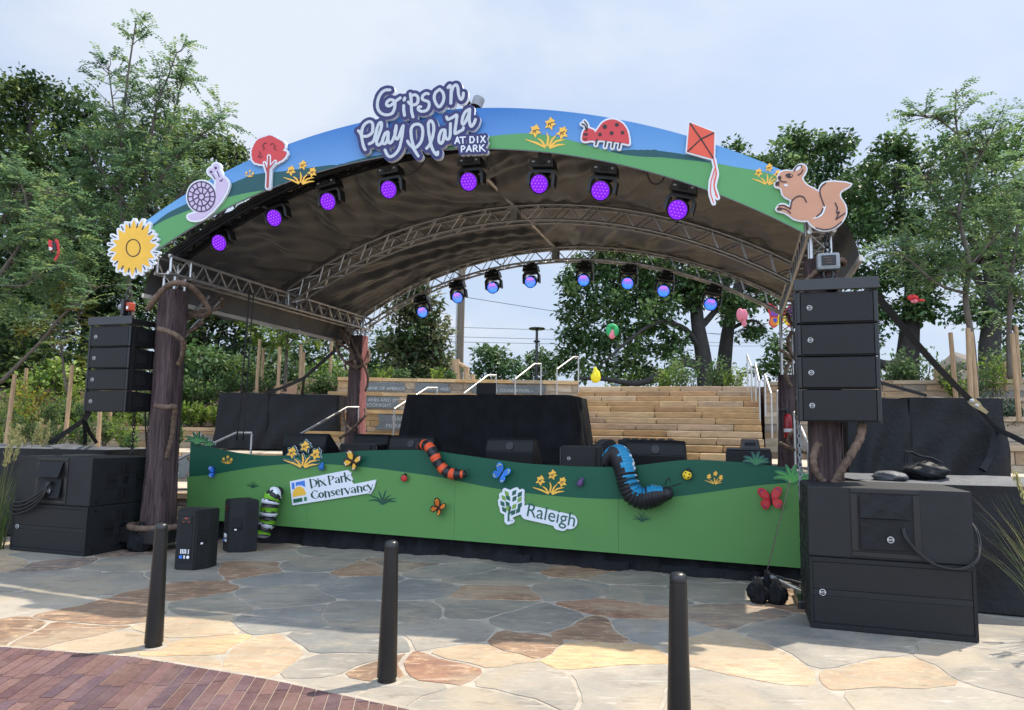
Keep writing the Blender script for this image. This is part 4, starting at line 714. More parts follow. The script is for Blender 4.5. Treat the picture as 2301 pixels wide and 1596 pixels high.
t = thing('timber_fence', 'short log fence with wire, left of the utility pole foot', 'fence', aty(1024, 855, 22)); b0 = Vector(t.location)
for a, b, r_ in (((1024, 808), (1025, 862), .12), ((1048, 825), (1048, 862), .09), ((1062, 842), (1062, 862), .08)): mb = MB(); mb.tube([aty(*a, 22) - b0, aty(*b, 22) - b0], r_, 10); mb.build('fence_post', 'wood_stake', t, smooth=True, ang=50)
mb = MB(); mb.tube([aty(1028, 816, 22) - b0, aty(1050, 828, 22) - b0], .07, 8); mb.build('fence_rail', 'wood_stake', t, smooth=True, ang=50)
t = thing('timber_fence', 'log rail fence end beside the boulder on the right', 'fence', aty(2110, 858, 17)); b0 = Vector(t.location)
mb = MB(); mb.tube([aty(2111, 824, 17) - b0, aty(2111, 862, 17) - b0], .12, 10); mb.build('fence_post', 'wood_stake', t, smooth=True, ang=50); mb = MB(); mb.tube([aty(2118, 832, 17) - b0, aty(2136, 842, 17) - b0], .07, 8); mb.build('fence_rail', 'wood_stake', t, smooth=True, ang=50)
# ------------------------------------------------------------------ stage deck, canopy, trusses, towers
HW, DP, CZ, RU = 4.05, 5.05, -2.61, 7.65        # half width, depth, arc centre height, upper chord radius
def arc(u, R_=RU): return CZ + math.sqrt(R_ * R_ - u * u)
deck = sthing('stage_platform', 'black stage deck behind the green banner, skirted in black cloth', 'stage')
mb = MB(); mb.box((-.2, 3.35, 1.07), (8.2, 4.7, .10)); mb.build('deck', 'recess', deck)
mb = MB(); P = []
for i in range(161):
    u = -4.35 + 8.35 * i / 160; P.append([Vector((u, 1.065 + .035 * math.sin(u * 11) + .02 * math.sin(u * 29 + 1) - (.10 + .05 * math.sin(u * 5.3)) * max(0, 1 - z_ * 5) ** 1.5, max(.004, 1.05 * z_ + .012 * math.sin(u * 9)))) for z_ in (0, .06, .15, .3, .6, 1)])
mb.grid(P); mb.build('skirt', 'drape', deck, smooth=True)
mb = MB(); rr_ = random.Random(3)
for u, w in ((-1.05, .22), (.55, .42), (1.75, .45), (2.75, .8), (3.2, .5)):
    mb = MB(); P = [[Vector((u + w * (a / 10 - .5), .965 - .12 * math.sin(PI * a / 10) * (1 - b / 5) + .012 * math.sin(a * 3 + b), (.085 * b / 5) + .006 + .006 * math.sin(a * 2.2))) for a in range(11)] for b in range(6)]; mb.grid(P); mb.build('gathered_cloth', 'drape', deck, smooth=True)
def lattice(mb, chords, pairs, n, rc=.022, rl=.010, seg=1):
    for c in chords: mb.tube([c(i / (n * seg)) for i in range(n * seg + 1)], rc, 7)
    for a, b in pairs:
        for i in range(n): t0, tm, t1 = i / n, (i + .5) / n, (i + 1) / n; mb.tube([chords[a](t0), chords[b](tm)], rl, 5, cap=False); mb.tube([chords[b](tm), chords[a](t1)], rl, 5, cap=False)
roof = sthing('stage_canopy', 'arched dark fabric canopy on silver trusses over the stage', 'canopy')
for v in (0, DP / 2, DP):
    mb = MB(); ch = []
    lo = .235 if v else .05
    for R_, o in ((RU, -.10), (RU, .10), (RU - lo, -.10), (RU - lo, .10)):
        ch.append(lambda t, R_=R_, o=o: Vector((R_ * math.sin((2 * t - 1) * math.asin(HW / RU)), v + o, CZ + R_ * math.cos((2 * t - 1) * math.asin(HW / RU)))))
    lattice(mb, ch, [(0, 2), (1, 3), (0, 1), (2, 3)], 20, .021, .0095)
    for s in (-1, 1): mb.box((0, v + s * .10, arc(0) - lo / 2), (.10, .012, lo + .04))
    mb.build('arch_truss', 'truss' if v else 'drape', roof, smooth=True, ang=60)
for s in (-1, 1):
    mb = MB(); ch = [lambda t, o=o, z=z: Vector((s * HW + o, -.24 + t * (DP + .44), z)) for o, z in ((-.11, 3.85), (.11, 3.85), (-.11, 3.62), (.11, 3.62))]
    lattice(mb, ch, [(0, 2), (1, 3), (2, 3)], 17, .024, .011)
    for v in (-.2, .16, DP / 2 - .12, DP / 2 + .12, DP - .14, DP + .14): 
        for o in (-.11, .11): mb.tube([(s * HW + o, v, 3.60), (s * HW + o, v, 3.87)], .022, 7)
    mb.build('side_truss', 'truss', roof, smooth=True, ang=60)
mb = MB(); mb.tube([(0, -.15, arc(0) + .015), (0, DP + .15, arc(0) + .015)], .035, 9); mb.build('ridge_tube', 'truss', roof, smooth=True, ang=60)
# fabric
prof = []
for i in range(61): a = (i / 30 - 1) * math.asin(4.12 / (RU + .05)); prof.append(((RU + .05) * math.sin(a), CZ + (RU + .05) * math.cos(a)))
ext = [(4.22, 3.80), (4.31, 3.68), (4.37, 3.52), (4.40, 3.36)]; prof = [(-u, z) for u, z in ext[::-1]] + prof + ext
def smooth_prof(n):
    s = [0]
    for a, b in zip(prof, prof[1:]): s.append(s[-1] + math.dist(a, b))
    out = []
    for i in range(n + 1): q = s[-1] * i / n; j = max(k for k in range(len(s)) if s[k] <= q + 1e-9); j = min(j, len(prof) - 2); t = (q - s[j]) / (s[j + 1] - s[j]); out.append((prof[j][0] + (prof[j + 1][0] - prof[j][0]) * t, prof[j][1] + (prof[j + 1][1] - prof[j][1]) * t))
    return out
SP = smooth_prof(260); mb = MB(); P = []
for i, (u, z) in enumerate(SP):
    row = []
    for j in range(121):
        v = -.16 + (DP + .34) * j / 120; f = (v % (DP / 2)) / (DP / 2); w = math.sin(PI * max(0, min(1, f))) ** .6; q = u * .9 + 1.2 * math.sin(v * .9 + u * .25)
        ph = q * 5.2 + v * 4.4 * (1 if u > 0 else -1) + 2.0 * math.sin(u * .8 + v * 1.1); ed = math.exp(-((1 - f) * 5)) + math.exp(-f * 7)
        dz = w * (.030 * math.sin(ph) - .030 * abs(math.sin(ph * .62 + .8 * math.sin(v * 1.3))) + .022 * math.sin(ph * 2.3 + 1.7 * math.sin(v * 2)) + .012 * math.sin(u * 13 + 5 * v + 2 * math.sin(ph * .5))) + w * .013 * math.sin(u * 19 + v * 11 * (1 if u > 0 else -1) + 3 * math.sin(v * 1.9 + u)) + ed * .016 * math.sin(u * 21 + 3 * math.sin(u * 2.1)) - .035 * w
        row.append(Vector((u, v, z + dz)))
    P.append(row)
mb.grid(P); mb.build('fabric', 'canopy', roof, smooth=True)
mb = MB()
for s in (0, -1):
    p = SP[s]; mb.box((p[0], DP / 2 + .02, p[1] - .02), (.035, DP + .40, .06), bev=.008)
mb.tube([(p[0], DP + .19, p[1] + .01) for p in SP[::6]], .02, 6)
mb.build('hem_rail', 'canopy_hem', roof)
# bark-wrapped towers
def tower(label, u, v, z0, ztop, pink, base=False):
    t = thing('stage_tower', label, 'tower', S(u, v, 0), -AN, 'bark wrapped canopy towers'); w = .152
    mb = MB(); ch = [lambda q, a=a, b=b: Vector((a, b, z0 + q * (3.62 - z0))) for a, b in ((-.09, -.09), (.09, -.09), (-.09, .09), (.09, .09))]; lattice(mb, ch, [(0, 1), (1, 3), (3, 2), (2, 0)], 9, .022, .009); mb.build('truss_leg', 'truss', t, smooth=True, ang=60)
    for nm, m, j0, j1 in (('bark_wrap', 'bark_wrap', 0, 36),) if not pink else (('bark_wrap', 'bark_wrap', 13, 37), ('pink_bark_wrap', 'bark_pink', 0, 13)):
        mb = MB(); P = []
        for k in range(41):
            z = z0 + (ztop - z0) * k / 40; fl = 1 + .20 * max(0, 1 - (z - z0) / 1.6) ** 2; row = []
            for j in range(j0, j1 + 1):
                a = 2 * PI * j / 36 - PI / 4; sq = (abs(math.cos(a)) ** 5 + abs(math.sin(a)) ** 5) ** (-1 / 5); rad = w * fl * sq * (1 + .018 * math.sin(j * 4.1 + z * 1.3) + .012 * math.sin(z * 23 + j))
                row.append(Vector((rad * math.cos(a), rad * math.sin(a), z)))
            P.append(row)
        mb.grid(P[::-1]); mb.build(nm, m, t, smooth=True)
    mb = MB(); mb.box((0, 0, z0 - (.12 if base else .03)), (.62, .62, .2 if base else .06), bev=.02)
    mb.build('base_plate', 'metal_black', t); return t
def vine(t, u, v, pts, r0=.035, r1=.03):     # pts in stage coordinates
    P = spline(pts, 8); k = len(P); mb = MB(); r0 *= .88; r1 *= .88; mb.tube([Vector((p[0] - u, p[1] - v, p[2])) for p in P], [r0 + (r1 - r0) * i / (k - 1) + .004 * math.sin(i * 1.7) for i in range(k)], 9); mb.build('vine', 'vine', t, smooth=True)
def vpx(L): return [tuple(av(*K(c, x, y), v)) for c, x, y, v in L]
tA = tower('bark wrapped tower at the front left, wearing an arch of thick vines', -4.05, 0, .32, 3.42, False, True)
vine(tA, -4.05, 0, vpx([('c4', 985, 650, -.28), ('c4', 1040, 570, -.30), ('c4', 1120, 490, -.30), ('c4', 1200, 470, -.28), ('c4', 1290, 510, -.1), ('c4', 1360, 590, .1), ('c4', 1395, 660, .2), ('c4', 1370, 690, .3), ('c4', 1300, 690, .3), ('c4', 1215, 715, .25)]), .045, .04)
vine(tA, -4.05, 0, vpx([('c4', 1060, 780, -.30), ('c4', 1120, 795, -.32), ('c4', 1190, 830, -.28), ('c4', 1225, 880, -.2), ('c4', 1215, 960, -.1), ('c4', 1185, 1020, -.05)]), .042, .034)
vine(tA, -4.05, 0, vpx([('c4', 1205, 725, .2), ('c4', 1260, 680, .4), ('c4', 1350, 660, .7), ('c4', 1440, 645, .9), ('c4', 1480, 620, .95), ('c4', 1478, 575, .8)]), .036, .034)
vine(tA, -4.05, 0, vpx([('c4', 1200, 800, .1), ('c4', 1270, 790, .3), ('c4', 1335, 745, .45), ('c4', 1352, 735, .5)]), .036, .03)
vine(tA, -4.05, 0, vpx([('c4', 1040, 1290, -.3), ('c4', 1110, 1300, -.34), ('c4', 1165, 1300, -.28), ('c4', 1160, 1380, -.2), ('c4', 1150, 1480, -.15), ('r5', 640, 200, -.12), ('r5', 605, 330, -.1)]), .04, .035)
vine(tA, -4.05, 0, [(-4.05 + .33 * math.cos(a), .33 * math.sin(a), .30) for a in [i * 2 * PI / 12 for i in range(13)]], .045, .045)
tB = tower('bark wrapped tower at the front right behind the right line array', 4.05, 0, .1, 3.37, False, True)
vine(tB, 4.05, 0, vpx([('c6', 1340, 940, -.3), ('c6', 1325, 1030, -.34), ('c6', 1270, 1130, -.36), ('c6', 1210, 1230, -.34), ('c6', 1170, 1300, -.3)]), .045, .04)
vine(tB, 4.05, 0, vpx([('r2', 540, 1480, -.17), ('r2', 640, 1390, -.17), ('r2', 780, 1270, -.16), ('r2', 940, 1250, -.12), ('r2', 955, 1300, 0)]), .03, .03)
vine(tB, 4.05, 0, vpx([('c6', 1080, 1060, -.25), ('c6', 1050, 1130, -.3), ('c6', 1060, 1220, -.3), ('c6', 1110, 1290, -.25)]), .04, .035)
tC = tower('bark wrapped tower at the rear left with a bright pink side', -4.1, DP, 1.1, 3.48, True)
for L, r_ in (([('r3', 235, 330, 4.4), ('r3', 290, 450, 4.6), ('r3', 330, 600, 4.75), ('r3', 420, 720, 4.75), ('r3', 540, 750, 4.7), ('r3', 630, 700, 4.85), ('r3', 640, 610, 5.1), ('r3', 620, 575, 5.3)], .034), ([('r3', 290, 330, 4.6), ('r3', 370, 420, 4.7), ('r3', 430, 520, 4.72), ('r3', 480, 660, 4.72), ('r3', 520, 780, 4.72)], .03), ([('r3', 430, 410, 4.8), ('r3', 500, 550, 4.72), ('r3', 570, 700, 4.72), ('r3', 620, 820, 4.8), ('r3', 625, 920, 4.9), ('r3', 600, 1000, 4.9)], .03), ([('r3', 240, 430, 4.5), ('r3', 350, 520, 4.6), ('r3', 450, 590, 4.68), ('r3', 495, 640, 4.7), ('r3', 440, 690, 4.7), ('r3', 400, 730, 4.75), ('r3', 415, 790, 4.78)], .03),
    ([('r3', 340, 1470, 4.6), ('r3', 440, 1400, 4.65), ('r3', 540, 1310, 4.7), ('r3', 605, 1230, 4.8), ('r3', 600, 1170, 4.95)], .034), ([('r3', 380, 1190, 4.85), ('r3', 385, 1280, 4.75), ('r3', 430, 1360, 4.7), ('r3', 500, 1390, 4.68)], .03), ([('r3', 430, 430, 4.75), ('r3', 350, 330, 4.8), ('r3', 310, 320, 4.8)], .028)): vine(tC, -4.1, DP, vpx(L), r_, r_ * .9)
tD = tower('bark wrapped tower at the rear right, mostly hidden by the right line array', 4.02, DP, 1.1, 2.62, False)
for L, r_ in (([('r4', 225, 340, 4.7), ('r4', 250, 420, 4.7), ('r4', 285, 460, 4.7)], .034), ([('r4', 265, 500, 4.8), ('r4', 238, 570, 4.72), ('r4', 260, 660, 4.7), ('r4', 295, 710, 4.75)], .036), ([('r4', 255, 720, 4.8), ('r4', 222, 790, 4.75), ('r4', 235, 870, 4.75), ('r4', 262, 910, 4.8)], .034), ([('r4', 175, 635, 4.3), ('r4', 215, 660, 4.5), ('r4', 260, 710, 4.7)], .03), ([('r4', 175, 1335, 4.4), ('r4', 240, 1370, 4.5), ('r4', 310, 1395, 4.6), ('r4', 380, 1405, 4.7)], .036), ([('r4', 310, 1220, 4.8), ('r4', 250, 1280, 4.7), ('r4', 240, 1340, 4.7), ('r4', 290, 1390, 4.7)], .034)): vine(tD, 4.02, DP, vpx(L), r_, r_ * .9)
# two knee braces at the front left and rear left
for lb, L in (('silver knee brace from the front left tower to the side truss', [('c4', 1195, 780, .3), ('c4', 1390, 560, .8)]), ('second silver knee brace just behind the first one', [('c4', 1210, 850, .5), ('c4', 1480, 570, 1.2)])):
    P = [S(*av(*K(c, x, y), v)) for c, x, y, v in L]; b0 = P[0].copy(); mb = MB(); mb.tube([p - b0 for p in P], .026, 8); o = mb.build('knee_brace', 'truss', smooth=True, ang=50); o.location = b0; tag(o, lb, 'brace')
# ------------------------------------------------------------------ arched fascia with its printed landscape and cut-outs
VF = -.30
mat('hill_green', (.083, .265, .088), .5, .02, 3, spec=.35); mat('hill_teal', (.010, .068, .075), .5, .02, 3, spec=.35)
def ztop_(u): return -2.693 + math.sqrt(8.05 ** 2 - (u + .381) ** 2)
def zbot_(u): return -2.851 + math.sqrt(7.719 ** 2 - (u + .37) ** 2)
fas = sthing('arch_banner', 'arched printed banner of blue sky and green hills along the canopy front', 'banner')
mb = MB(); U0, U1, n, k = -4.3, 3.88, 110, 18
def sky_c(u, f): e = min(1, abs(u + .2) / 4.2) ** 1.3; a = (.008 + .11 * e, .105 + .20 * e, .36 + .19 * e); w = .24 * (1 - f) + .02; return tuple(x + (y - x) * w for x, y in zip(a, (.35, .60, .86))) + (1,)
for i in range(n):
    for j in range(k):
        a, b = U0 + (U1 - U0) * i / n, U0 + (U1 - U0) * (i + 1) / n; q = lambda u, f: Vector((u, VF, zbot_(u) + (ztop_(u) - zbot_(u)) * f)); mb.col = sky_c((a + b) / 2, (j + .5) / k); mb._a([q(a, j / k), q(b, j / k), q(b, (j + 1) / k), q(a, (j + 1) / k)], [(0, 1, 2, 3)])
mb.col = (.55, .55, .58, 1); lp = [(U0 + (U1 - U0) * i / n, zbot_(U0 + (U1 - U0) * i / n)) for i in range(n + 1)] + [(U1 + (U0 - U1) * i / n, ztop_(U1 + (U0 - U1) * i / n)) for i in range(n + 1)]
m_ = len(lp); mb._a([(p[0], VF, p[1]) for p in lp] + [(p[0], VF + .02, p[1]) for p in lp], [(i, (i + 1) % m_, m_ + (i + 1) % m_, m_ + i) for i in range(m_)]); mb.plate([lp], lambda p: (p[0], VF + .012, p[1]), (0, .01, 0)); mb.build('sky_print', 'print', fas)
def hill(cr, pts, off, m, ulo=None, uhi=None):
    P = [av(*K(c, x, y), VF) for c, x, y in pts]; P = [(p.x, p.z) for p in P]; P = spline(P, 4); P = [(u, min(z, ztop_(u) - .004)) for u, z in P if U0 + .002 < u < U1 - .002]; P = P + ([(U1 - .001, P[-1][1] - .01)] if uhi else []); B_ = []
    for i in range(31): u = P[-1][0] + (P[0][0] - P[-1][0]) * i / 30; B_.append((u, zbot_(u) + .003))
    P.sort(); us_ = np.linspace(P[0][0], P[-1][0], 90); zs = np.interp(us_, [p[0] for p in P], [p[1] for p in P]); mb = MB()
    for a, b, za, zb in zip(us_, us_[1:], zs, zs[1:]):
        la, lb_ = zbot_(a) + .003, zbot_(b) + .003
        if za <= la and zb <= lb_: continue
        mb._a([(a, VF - off, la), (b, VF - off, lb_), (b, VF - off, max(zb, lb_)), (a, VF - off, max(za, la))], [(0, 1, 2, 3)]); mb._a([(a, VF - off + .0015, la), (b, VF - off + .0015, lb_), (b, VF - off + .0015, max(zb, lb_)), (a, VF - off + .0015, max(za, la))], [(3, 2, 1, 0)])
    mb.build('hill_print', m, fas)
hill(0, [('c1', 985, 1530), ('c1', 1080, 1450), ('c1', 1150, 1405), ('c1', 1300, 1335), ('c1', 1450, 1262), ('c1', 1520, 1235), ('c1', 1700, 1165), ('c1', 1900, 1142), ('c1', 2100, 1115), ('c1', 2300, 1090), ('c2', 120, 750), ('c2', 330, 695), ('c2', 560, 660)], .003, 'hill_teal')
hill(0, [('c1', 985, 1535), ('c1', 1100, 1470), ('c1', 1200, 1428), ('c1', 1400, 1352), ('c1', 1530, 1315), ('c1', 1640, 1290), ('c1', 1760, 1270)], .006, 'hill_green')
hill(0, [('c2', 1950, 657), ('c2', 2100, 645), ('c2', 2250, 645), ('c3', 0, 577), ('c3', 120, 581), ('c3', 300, 608), ('c3', 440, 652), ('c3', 520, 700)], .003, 'hill_teal')
hill(0, [('c2', 840, 640), ('c2', 1000, 590), ('c2', 1130, 560), ('c2', 1250, 545), ('c2', 1390, 537), ('c2', 1500, 546), ('c2', 1650, 575), ('c2', 1850, 632), ('c2', 2050, 682), ('c2', 2250, 698), ('c3', 100, 618), ('c3', 250, 633), ('c3', 450, 655), ('c3', 600, 682), ('c3', 750, 708), ('c3', 880, 745), ('c3', 990, 800), ('c3', 1060, 840)], .006, 'hill_green', uhi=1)
def star(cx, cy, r0, r1, n, a0=0, jag=0):
    return [(cx + (r0 if i % 2 == 0 else r1) * math.cos(a0 + PI * i / n), cy + (r0 if i % 2 == 0 else r1) * math.sin(a0 + PI * i / n)) for i in range(2 * n)]
DAF = [(-80, -15, 1.0, .2), (20, -62, .95, -.1), (102, -2, 1.0, .5)]
DLV = [((-15, 92), (-70, 62), (-145, 38)), ((-12, 84), (-35, 50), (-62, 30)), ((0, 78), (8, 30), (-2, -8)), ((14, 84), (34, 40), (62, 10)), ((20, 92), (60, 52), (118, 40)), ((22, 96), (70, 76), (120, 72))]
def daffodils(parent, crop, cx, cy, s, v, off, th=.0015, cut=False, ink=True, ptag=None):
    fl = []; lv = []; ik = []
    for x, y, q, a in DAF:
        X, Y = cx + x * s, cy + y * s; fl.append(pg(star(X, Y, 46 * s * q, 21 * s * q, 5, a - 1.2))); fl.append(pg(star(X + 6 * s, Y - 22 * s, 30 * s, 16 * s, 4, a)))
        ik += [sl_([(X - 12 * s, Y + 10 * s), (X - 9 * s, Y - 7 * s), (X, Y - 4 * s), (X + 5 * s, Y + 10 * s)], 3 * s), sl_([(X + 5 * s, Y - 8 * s), (X + 16 * s, Y - 12 * s)], 3 * s)]
    for L in DLV:
        P = [(cx + x * s, cy + y * s) for x, y in L]; lv.append(st(P, [2 * s + 5 * s * math.sin(PI * min(1, .25 + i / 10 * .75)) for i in range(11)]))
    h = max(1.2, 4 * s)
    if cut: art('backing_board', [('p', it[1], 9 * s) if it[0] == 'p' else ('s', it[1], [q + 7 * s for q in it[2]]) for it in fl + lv], crop, v, off, .02, 'hill_teal', parent, h, side='white_foam'); off += .003
    art('flower_print', fl, crop, v, off, th, 'daffodil', parent, h); art('stem_print', lv, crop, v, off, th, 'daffodil', parent, h)
    if ink: art('outline_print', ik, crop, v, off + .002, th, 'daffodil_ink', parent, h)
daffodils(fas, 'c2', 1525, 540, 1, VF, .009); daffodils(fas, 'c3', 772, 725, .62, VF, .009); daffodils(fas, 'c1', 2005, 1155, .78, VF, .009, ink=True); daffodils(fas, 'c1', 1665, 1160, .24, VF, .009, ink=False)
# cut-outs
q = []; tips = [(480, 130), (630, 135), (745, 190), (845, 385), (870, 560), (825, 785), (755, 945), (605, 1060), (455, 1110), (320, 1060), (190, 1005), (95, 825), (60, 655), (110, 485), (210, 300), (335, 185)]
vals = [(530, 280), (615, 315), (710, 405), (740, 515), (750, 670), (715, 800), (620, 885), (510, 940), (400, 965), (300, 925), (215, 835), (185, 690), (190, 570), (230, 475), (330, 360), (415, 275)]
for a, b in zip(tips, vals): q += [a, b]
def radial(p, r, c=(470, 615)): d = math.dist(p, c); return (c[0] + (p[0] - c[0]) * r / d, c[1] + (p[1] - c[1]) * r / d)
VC = VF - .035
t = sthing('sunflower_cutout', 'round yellow sunflower board at the left end of the arch', 'cutout'); art('backing_board', [pg(q, r=34)] + [sl_([radial(v, 320), radial(v, 432)], 34) for v in vals], 'r1', VC, 0, .03, 'white_foam', t, 9); art('petals', [pg(q)], 'r1', VC, .004, .003, 'sun_yellow', t, 7)
art('ink_lines', [st([(470 + 120 * math.cos(a), 615 + 146 * math.sin(a)) for a in np.linspace(0, 2 * PI, 17)], 8, 3)] + [sl_([radial(v, 352), radial(v, 422)], 8) for v in vals], 'r1', VC, .008, .003, 'ink', t, 5)
body = [(1255, 1440), (1272, 1466), (1340, 1462), (1420, 1402), (1490, 1312), (1520, 1240), (1510, 1200), (1480, 1180), (1455, 1188), (1438, 1230), (1440, 1290), (1425, 1350), (1370, 1402), (1310, 1420)]
sh = [(1345 + 93 * math.cos(a), 1313 + 102 * math.sin(a)) for a in np.linspace(0, 2 * PI, 28, endpoint=False)]; eyes = [('s', [(1410, 1145)], 22), ('s', [(1441, 1116)], 23), sl_([(1450, 1195), (1410, 1150)], 12), sl_([(1475, 1188), (1443, 1120)], 12)]
t = sthing('snail_cutout', 'pale lilac snail board on the left of the arch', 'cutout'); g = lambda L, d: [(k_, p, (r_ if isinstance(r_, (int, float)) else max(r_)) + d) for k_, p, r_ in L]
art('backing_board', g([pg(body, 3), pg(sh)] + eyes, 13), 'c1', VC, 0, .03, 'white_foam', t, 4); art('body_print', [pg(body, 3), pg(sh)] + eyes, 'c1', VC, .004, .003, 'lilac', t, 4)
ik = [sl_([(1345 + 93 * f * math.cos(a), 1313 + 102 * f * math.sin(a)) for a in np.linspace(0, 2 * PI, 25)], 4) for f in (.98, .62, .22)] + [sl_([(1345 + 93 * f * math.cos(a + .2 * (f < .6)), 1313 + 102 * f * math.sin(a + .2 * (f < .6))) for f in ((.62, .97) if o else (.22, .6))], 3.5) for o in (0, 1) for a in np.linspace(0, 2 * PI, 17 if o else 10)[:-1]] + [('s', [(1410, 1148)], 9), ('s', [(1440, 1122)], 9), sl_([(1418, 1165), (1436, 1195)], 3), sl_([(1450, 1145), (1465, 1180)], 3), st([(1468, 1205), (1478, 1210), (1486, 1195)], 3)]
art('ink_lines', ik, 'c1', VC, .008, .003, 'plum', t, 2.6)
cr_ = [(1680, 1020), (1690, 980), (1718, 935), (1770, 914), (1805, 906), (1850, 928), (1892, 955), (1896, 990), (1884, 1004), (1912, 1018), (1888, 1060), (1835, 1088), (1800, 1096), (1742, 1094), (1692, 1076)]; rc = []
for i, p in enumerate(spline(cr_, 4, True)): f = 1 + .03 * (i % 2); rc.append((1795 + (p[0] - 1795) * f, 1005 + (p[1] - 1005) * f))
tk = [('s', [(1796, 1045), (1792, 1150), (1787, 1248)], [5, 9, 8]), ('s', [(1790, 1160), (1766, 1088)], [7, 3]), ('s', [(1796, 1125), (1838, 1078)], [6, 3])]
t = sthing('red_tree_cutout', 'crimson round tree board rising above the arch on the left', 'cutout'); art('backing_board', g([pg(rc)] + tk, 12), 'c1', VC, 0, .03, 'white_foam', t, 4); art('crown_print', [pg(rc)], 'c1', VC, .004, .003, 'crimson', t, 4); art('bark_line', g(tk, 5), 'c1', VC, .0075, .003, 'white_foam', t, 3); art('trunk_print', tk, 'c1', VC, .011, .003, 'trunk_red', t, 3)
art('ink_lines', [st([(1758, 1000), (1764, 985), (1752, 975), (1766, 956), (1780, 957)], 3.5), st([(1806, 968), (1820, 958), (1836, 978), (1830, 990), (1846, 1004)], 3.5), st([(1730, 1012), (1740, 1028), (1724, 1045), (1738, 1052), (1750, 1045)], 3.5)], 'c1', VC, .008, .003, 'maroon', t, 2.5)
hd = [(1758, 578), (1764, 530), (1785, 505), (1812, 505), (1842, 522), (1842, 576), (1800, 586), (1775, 590)]; lb = [(1836, 588), (1834, 555), (1862, 508), (1902, 460), (1960, 443), (2020, 465), (2060, 520), (2072, 604), (2040, 602), (1960, 590), (1880, 582)]; lg = [sl_([(1858, 578), (1849, 612)], 5), sl_([(1918, 590), (1911, 626)], 5), sl_([(1966, 594), (1959, 630)], 5), sl_([(2012, 600), (2004, 636)], 5)]; an_ = [st([(1786, 520), (1778, 485), (1756, 474)], 4), st([(1793, 512), (1791, 478), (1774, 456)], 4)]
t = sthing('ladybug_cutout', 'red spotted ladybug board on the right half of the arch', 'cutout'); art('backing_board', g([pg(hd, 3), pg(lb, 3)] + lg + an_, 11), 'c2', VC, 0, .03, 'white_foam', t, 4); art('body_print', [pg(hd, 3), pg(lb, 3)], 'c2', VC, .004, .003, 'crimson', t, 4)
art('ink_lines', lg + an_ + [('s', [(x, y)], r_) for x, y, r_ in ((1910, 493, 15), (1990, 480, 13), (1955, 536, 13), (2028, 533, 12), (1878, 545, 12))] + [st([(1768, 545), (1782, 537), (1796, 545), (1782, 551), (1768, 545)], 3), ('s', [(1783, 544)], 4), st([(1768, 572), (1780, 577), (1790, 570)], 3)], 'c2', VC, .008, .003, 'ink', t, 2.5)
kq = [(312, 414), (460, 472), (456, 632), (297, 588)]; tl_ = [st([(457, 636), (472, 715), (458, 790), (478, 858)], 7), st([(462, 690), (441, 760), (437, 830), (455, 890)], 6), st([(470, 700), (455, 760), (468, 850)], 4)]
t = sthing('kite_cutout', 'red-orange diamond kite board with trailing tail, right of the ladybug', 'cutout'); art('backing_board', g([pg(kq)] + tl_, 9), 'c3', VC, 0, .03, 'white_foam', t, 4); art('sail_print', [pg(kq)], 'c3', VC, .004, .003, 'kite_red', t, 3); art('tail_print', g(tl_, -3), 'c3', VC, .004, .003, 'kite_red', t, 2.2); art('ink_lines', [st([(316, 420), (380, 512), (454, 626)], 4), st([(303, 586), (375, 518), (455, 477)], 4)], 'c3', VC, .008, .003, 'ink', t, 2.5)
sq = [(240, 335), (270, 290), (330, 274), (400, 282), (440, 228), (490, 206), (535, 225), (540, 270), (512, 318), (495, 345), (512, 392), (560, 440), (630, 475), (684, 506), (694, 470), (722, 420), (790, 396), (900, 396), (1030, 420), (965, 464), (916, 500), (910, 560), (950, 620), (976, 680), (970, 760), (920, 840), (840, 900), (740, 920), (660, 900), (590, 850), (568, 812), (500, 815), (410, 795), (350, 750), (300, 722), (230, 706), (224, 680), (260, 645), (310, 645), (355, 670), (374, 648), (380, 590), (330, 566), (290, 530), (272, 460), (215, 445), (205, 420), (230, 392), (248, 380)]
t = sthing('squirrel_cutout', 'tan sitting squirrel board at the right end of the arch', 'cutout'); art('backing_board', [pg(sq, 2, 17)], 'r2', VC, 0, .03, 'white_foam', t, 6); art('body_print', [pg(sq, 2, 2)], 'r2', VC, .004, .003, 'fur', t, 5)
art('white_marks', [pg([(300, 425), (325, 422), (348, 435), (330, 446), (306, 440)], 3), pg([(428, 268), (455, 226), (482, 218), (486, 240), (445, 275)], 3), st([(745, 660), (730, 720), (690, 770), (610, 800)], [3, 15, 14, 12, 12, 12, 12, 12, 12, 11, 10, 9, 8, 6, 4, 2])], 'r2', VC, .0075, .003, 'white_foam', t, 4)
art('ink_lines', [pg([(316, 327), (330, 310), (360, 303), (392, 315), (398, 330), (380, 350), (345, 352)], 3), ('s', [(252, 352)], 20), st([(254, 375), (285, 396), (327, 396)], 6), st([(370, 692), (388, 605), (450, 555), (512, 562), (545, 616)], 7), st([(244, 656), (300, 654), (372, 692)], 6), st([(244, 682), (300, 690), (340, 708), (374, 740)], 6), st([(756, 408), (702, 460), (694, 520), (716, 600), (742, 662)], 7), sl_([(860, 626), (884, 680), (876, 738), (906, 724), (868, 806), (968, 738)], 7), st([(650, 898), (740, 919), (840, 900), (930, 832)], 6), st([(728, 682), (706, 735), (652, 780)], [2] + [8] * 9 + [2]), st([(506, 266), (490, 300), (455, 322)], 6), st([(408, 276), (440, 228), (486, 214), (492, 240)], 6), sl_([(212, 402), (246, 396)], 6), sl_([(210, 418), (248, 412)], 6), sl_([(214, 432), (248, 430)], 6), sl_([(232, 690), (256, 680)], 7), sl_([(236, 704), (270, 698)], 7)], 'r2', VC, .009, .003, 'fur_ink', t, 3)
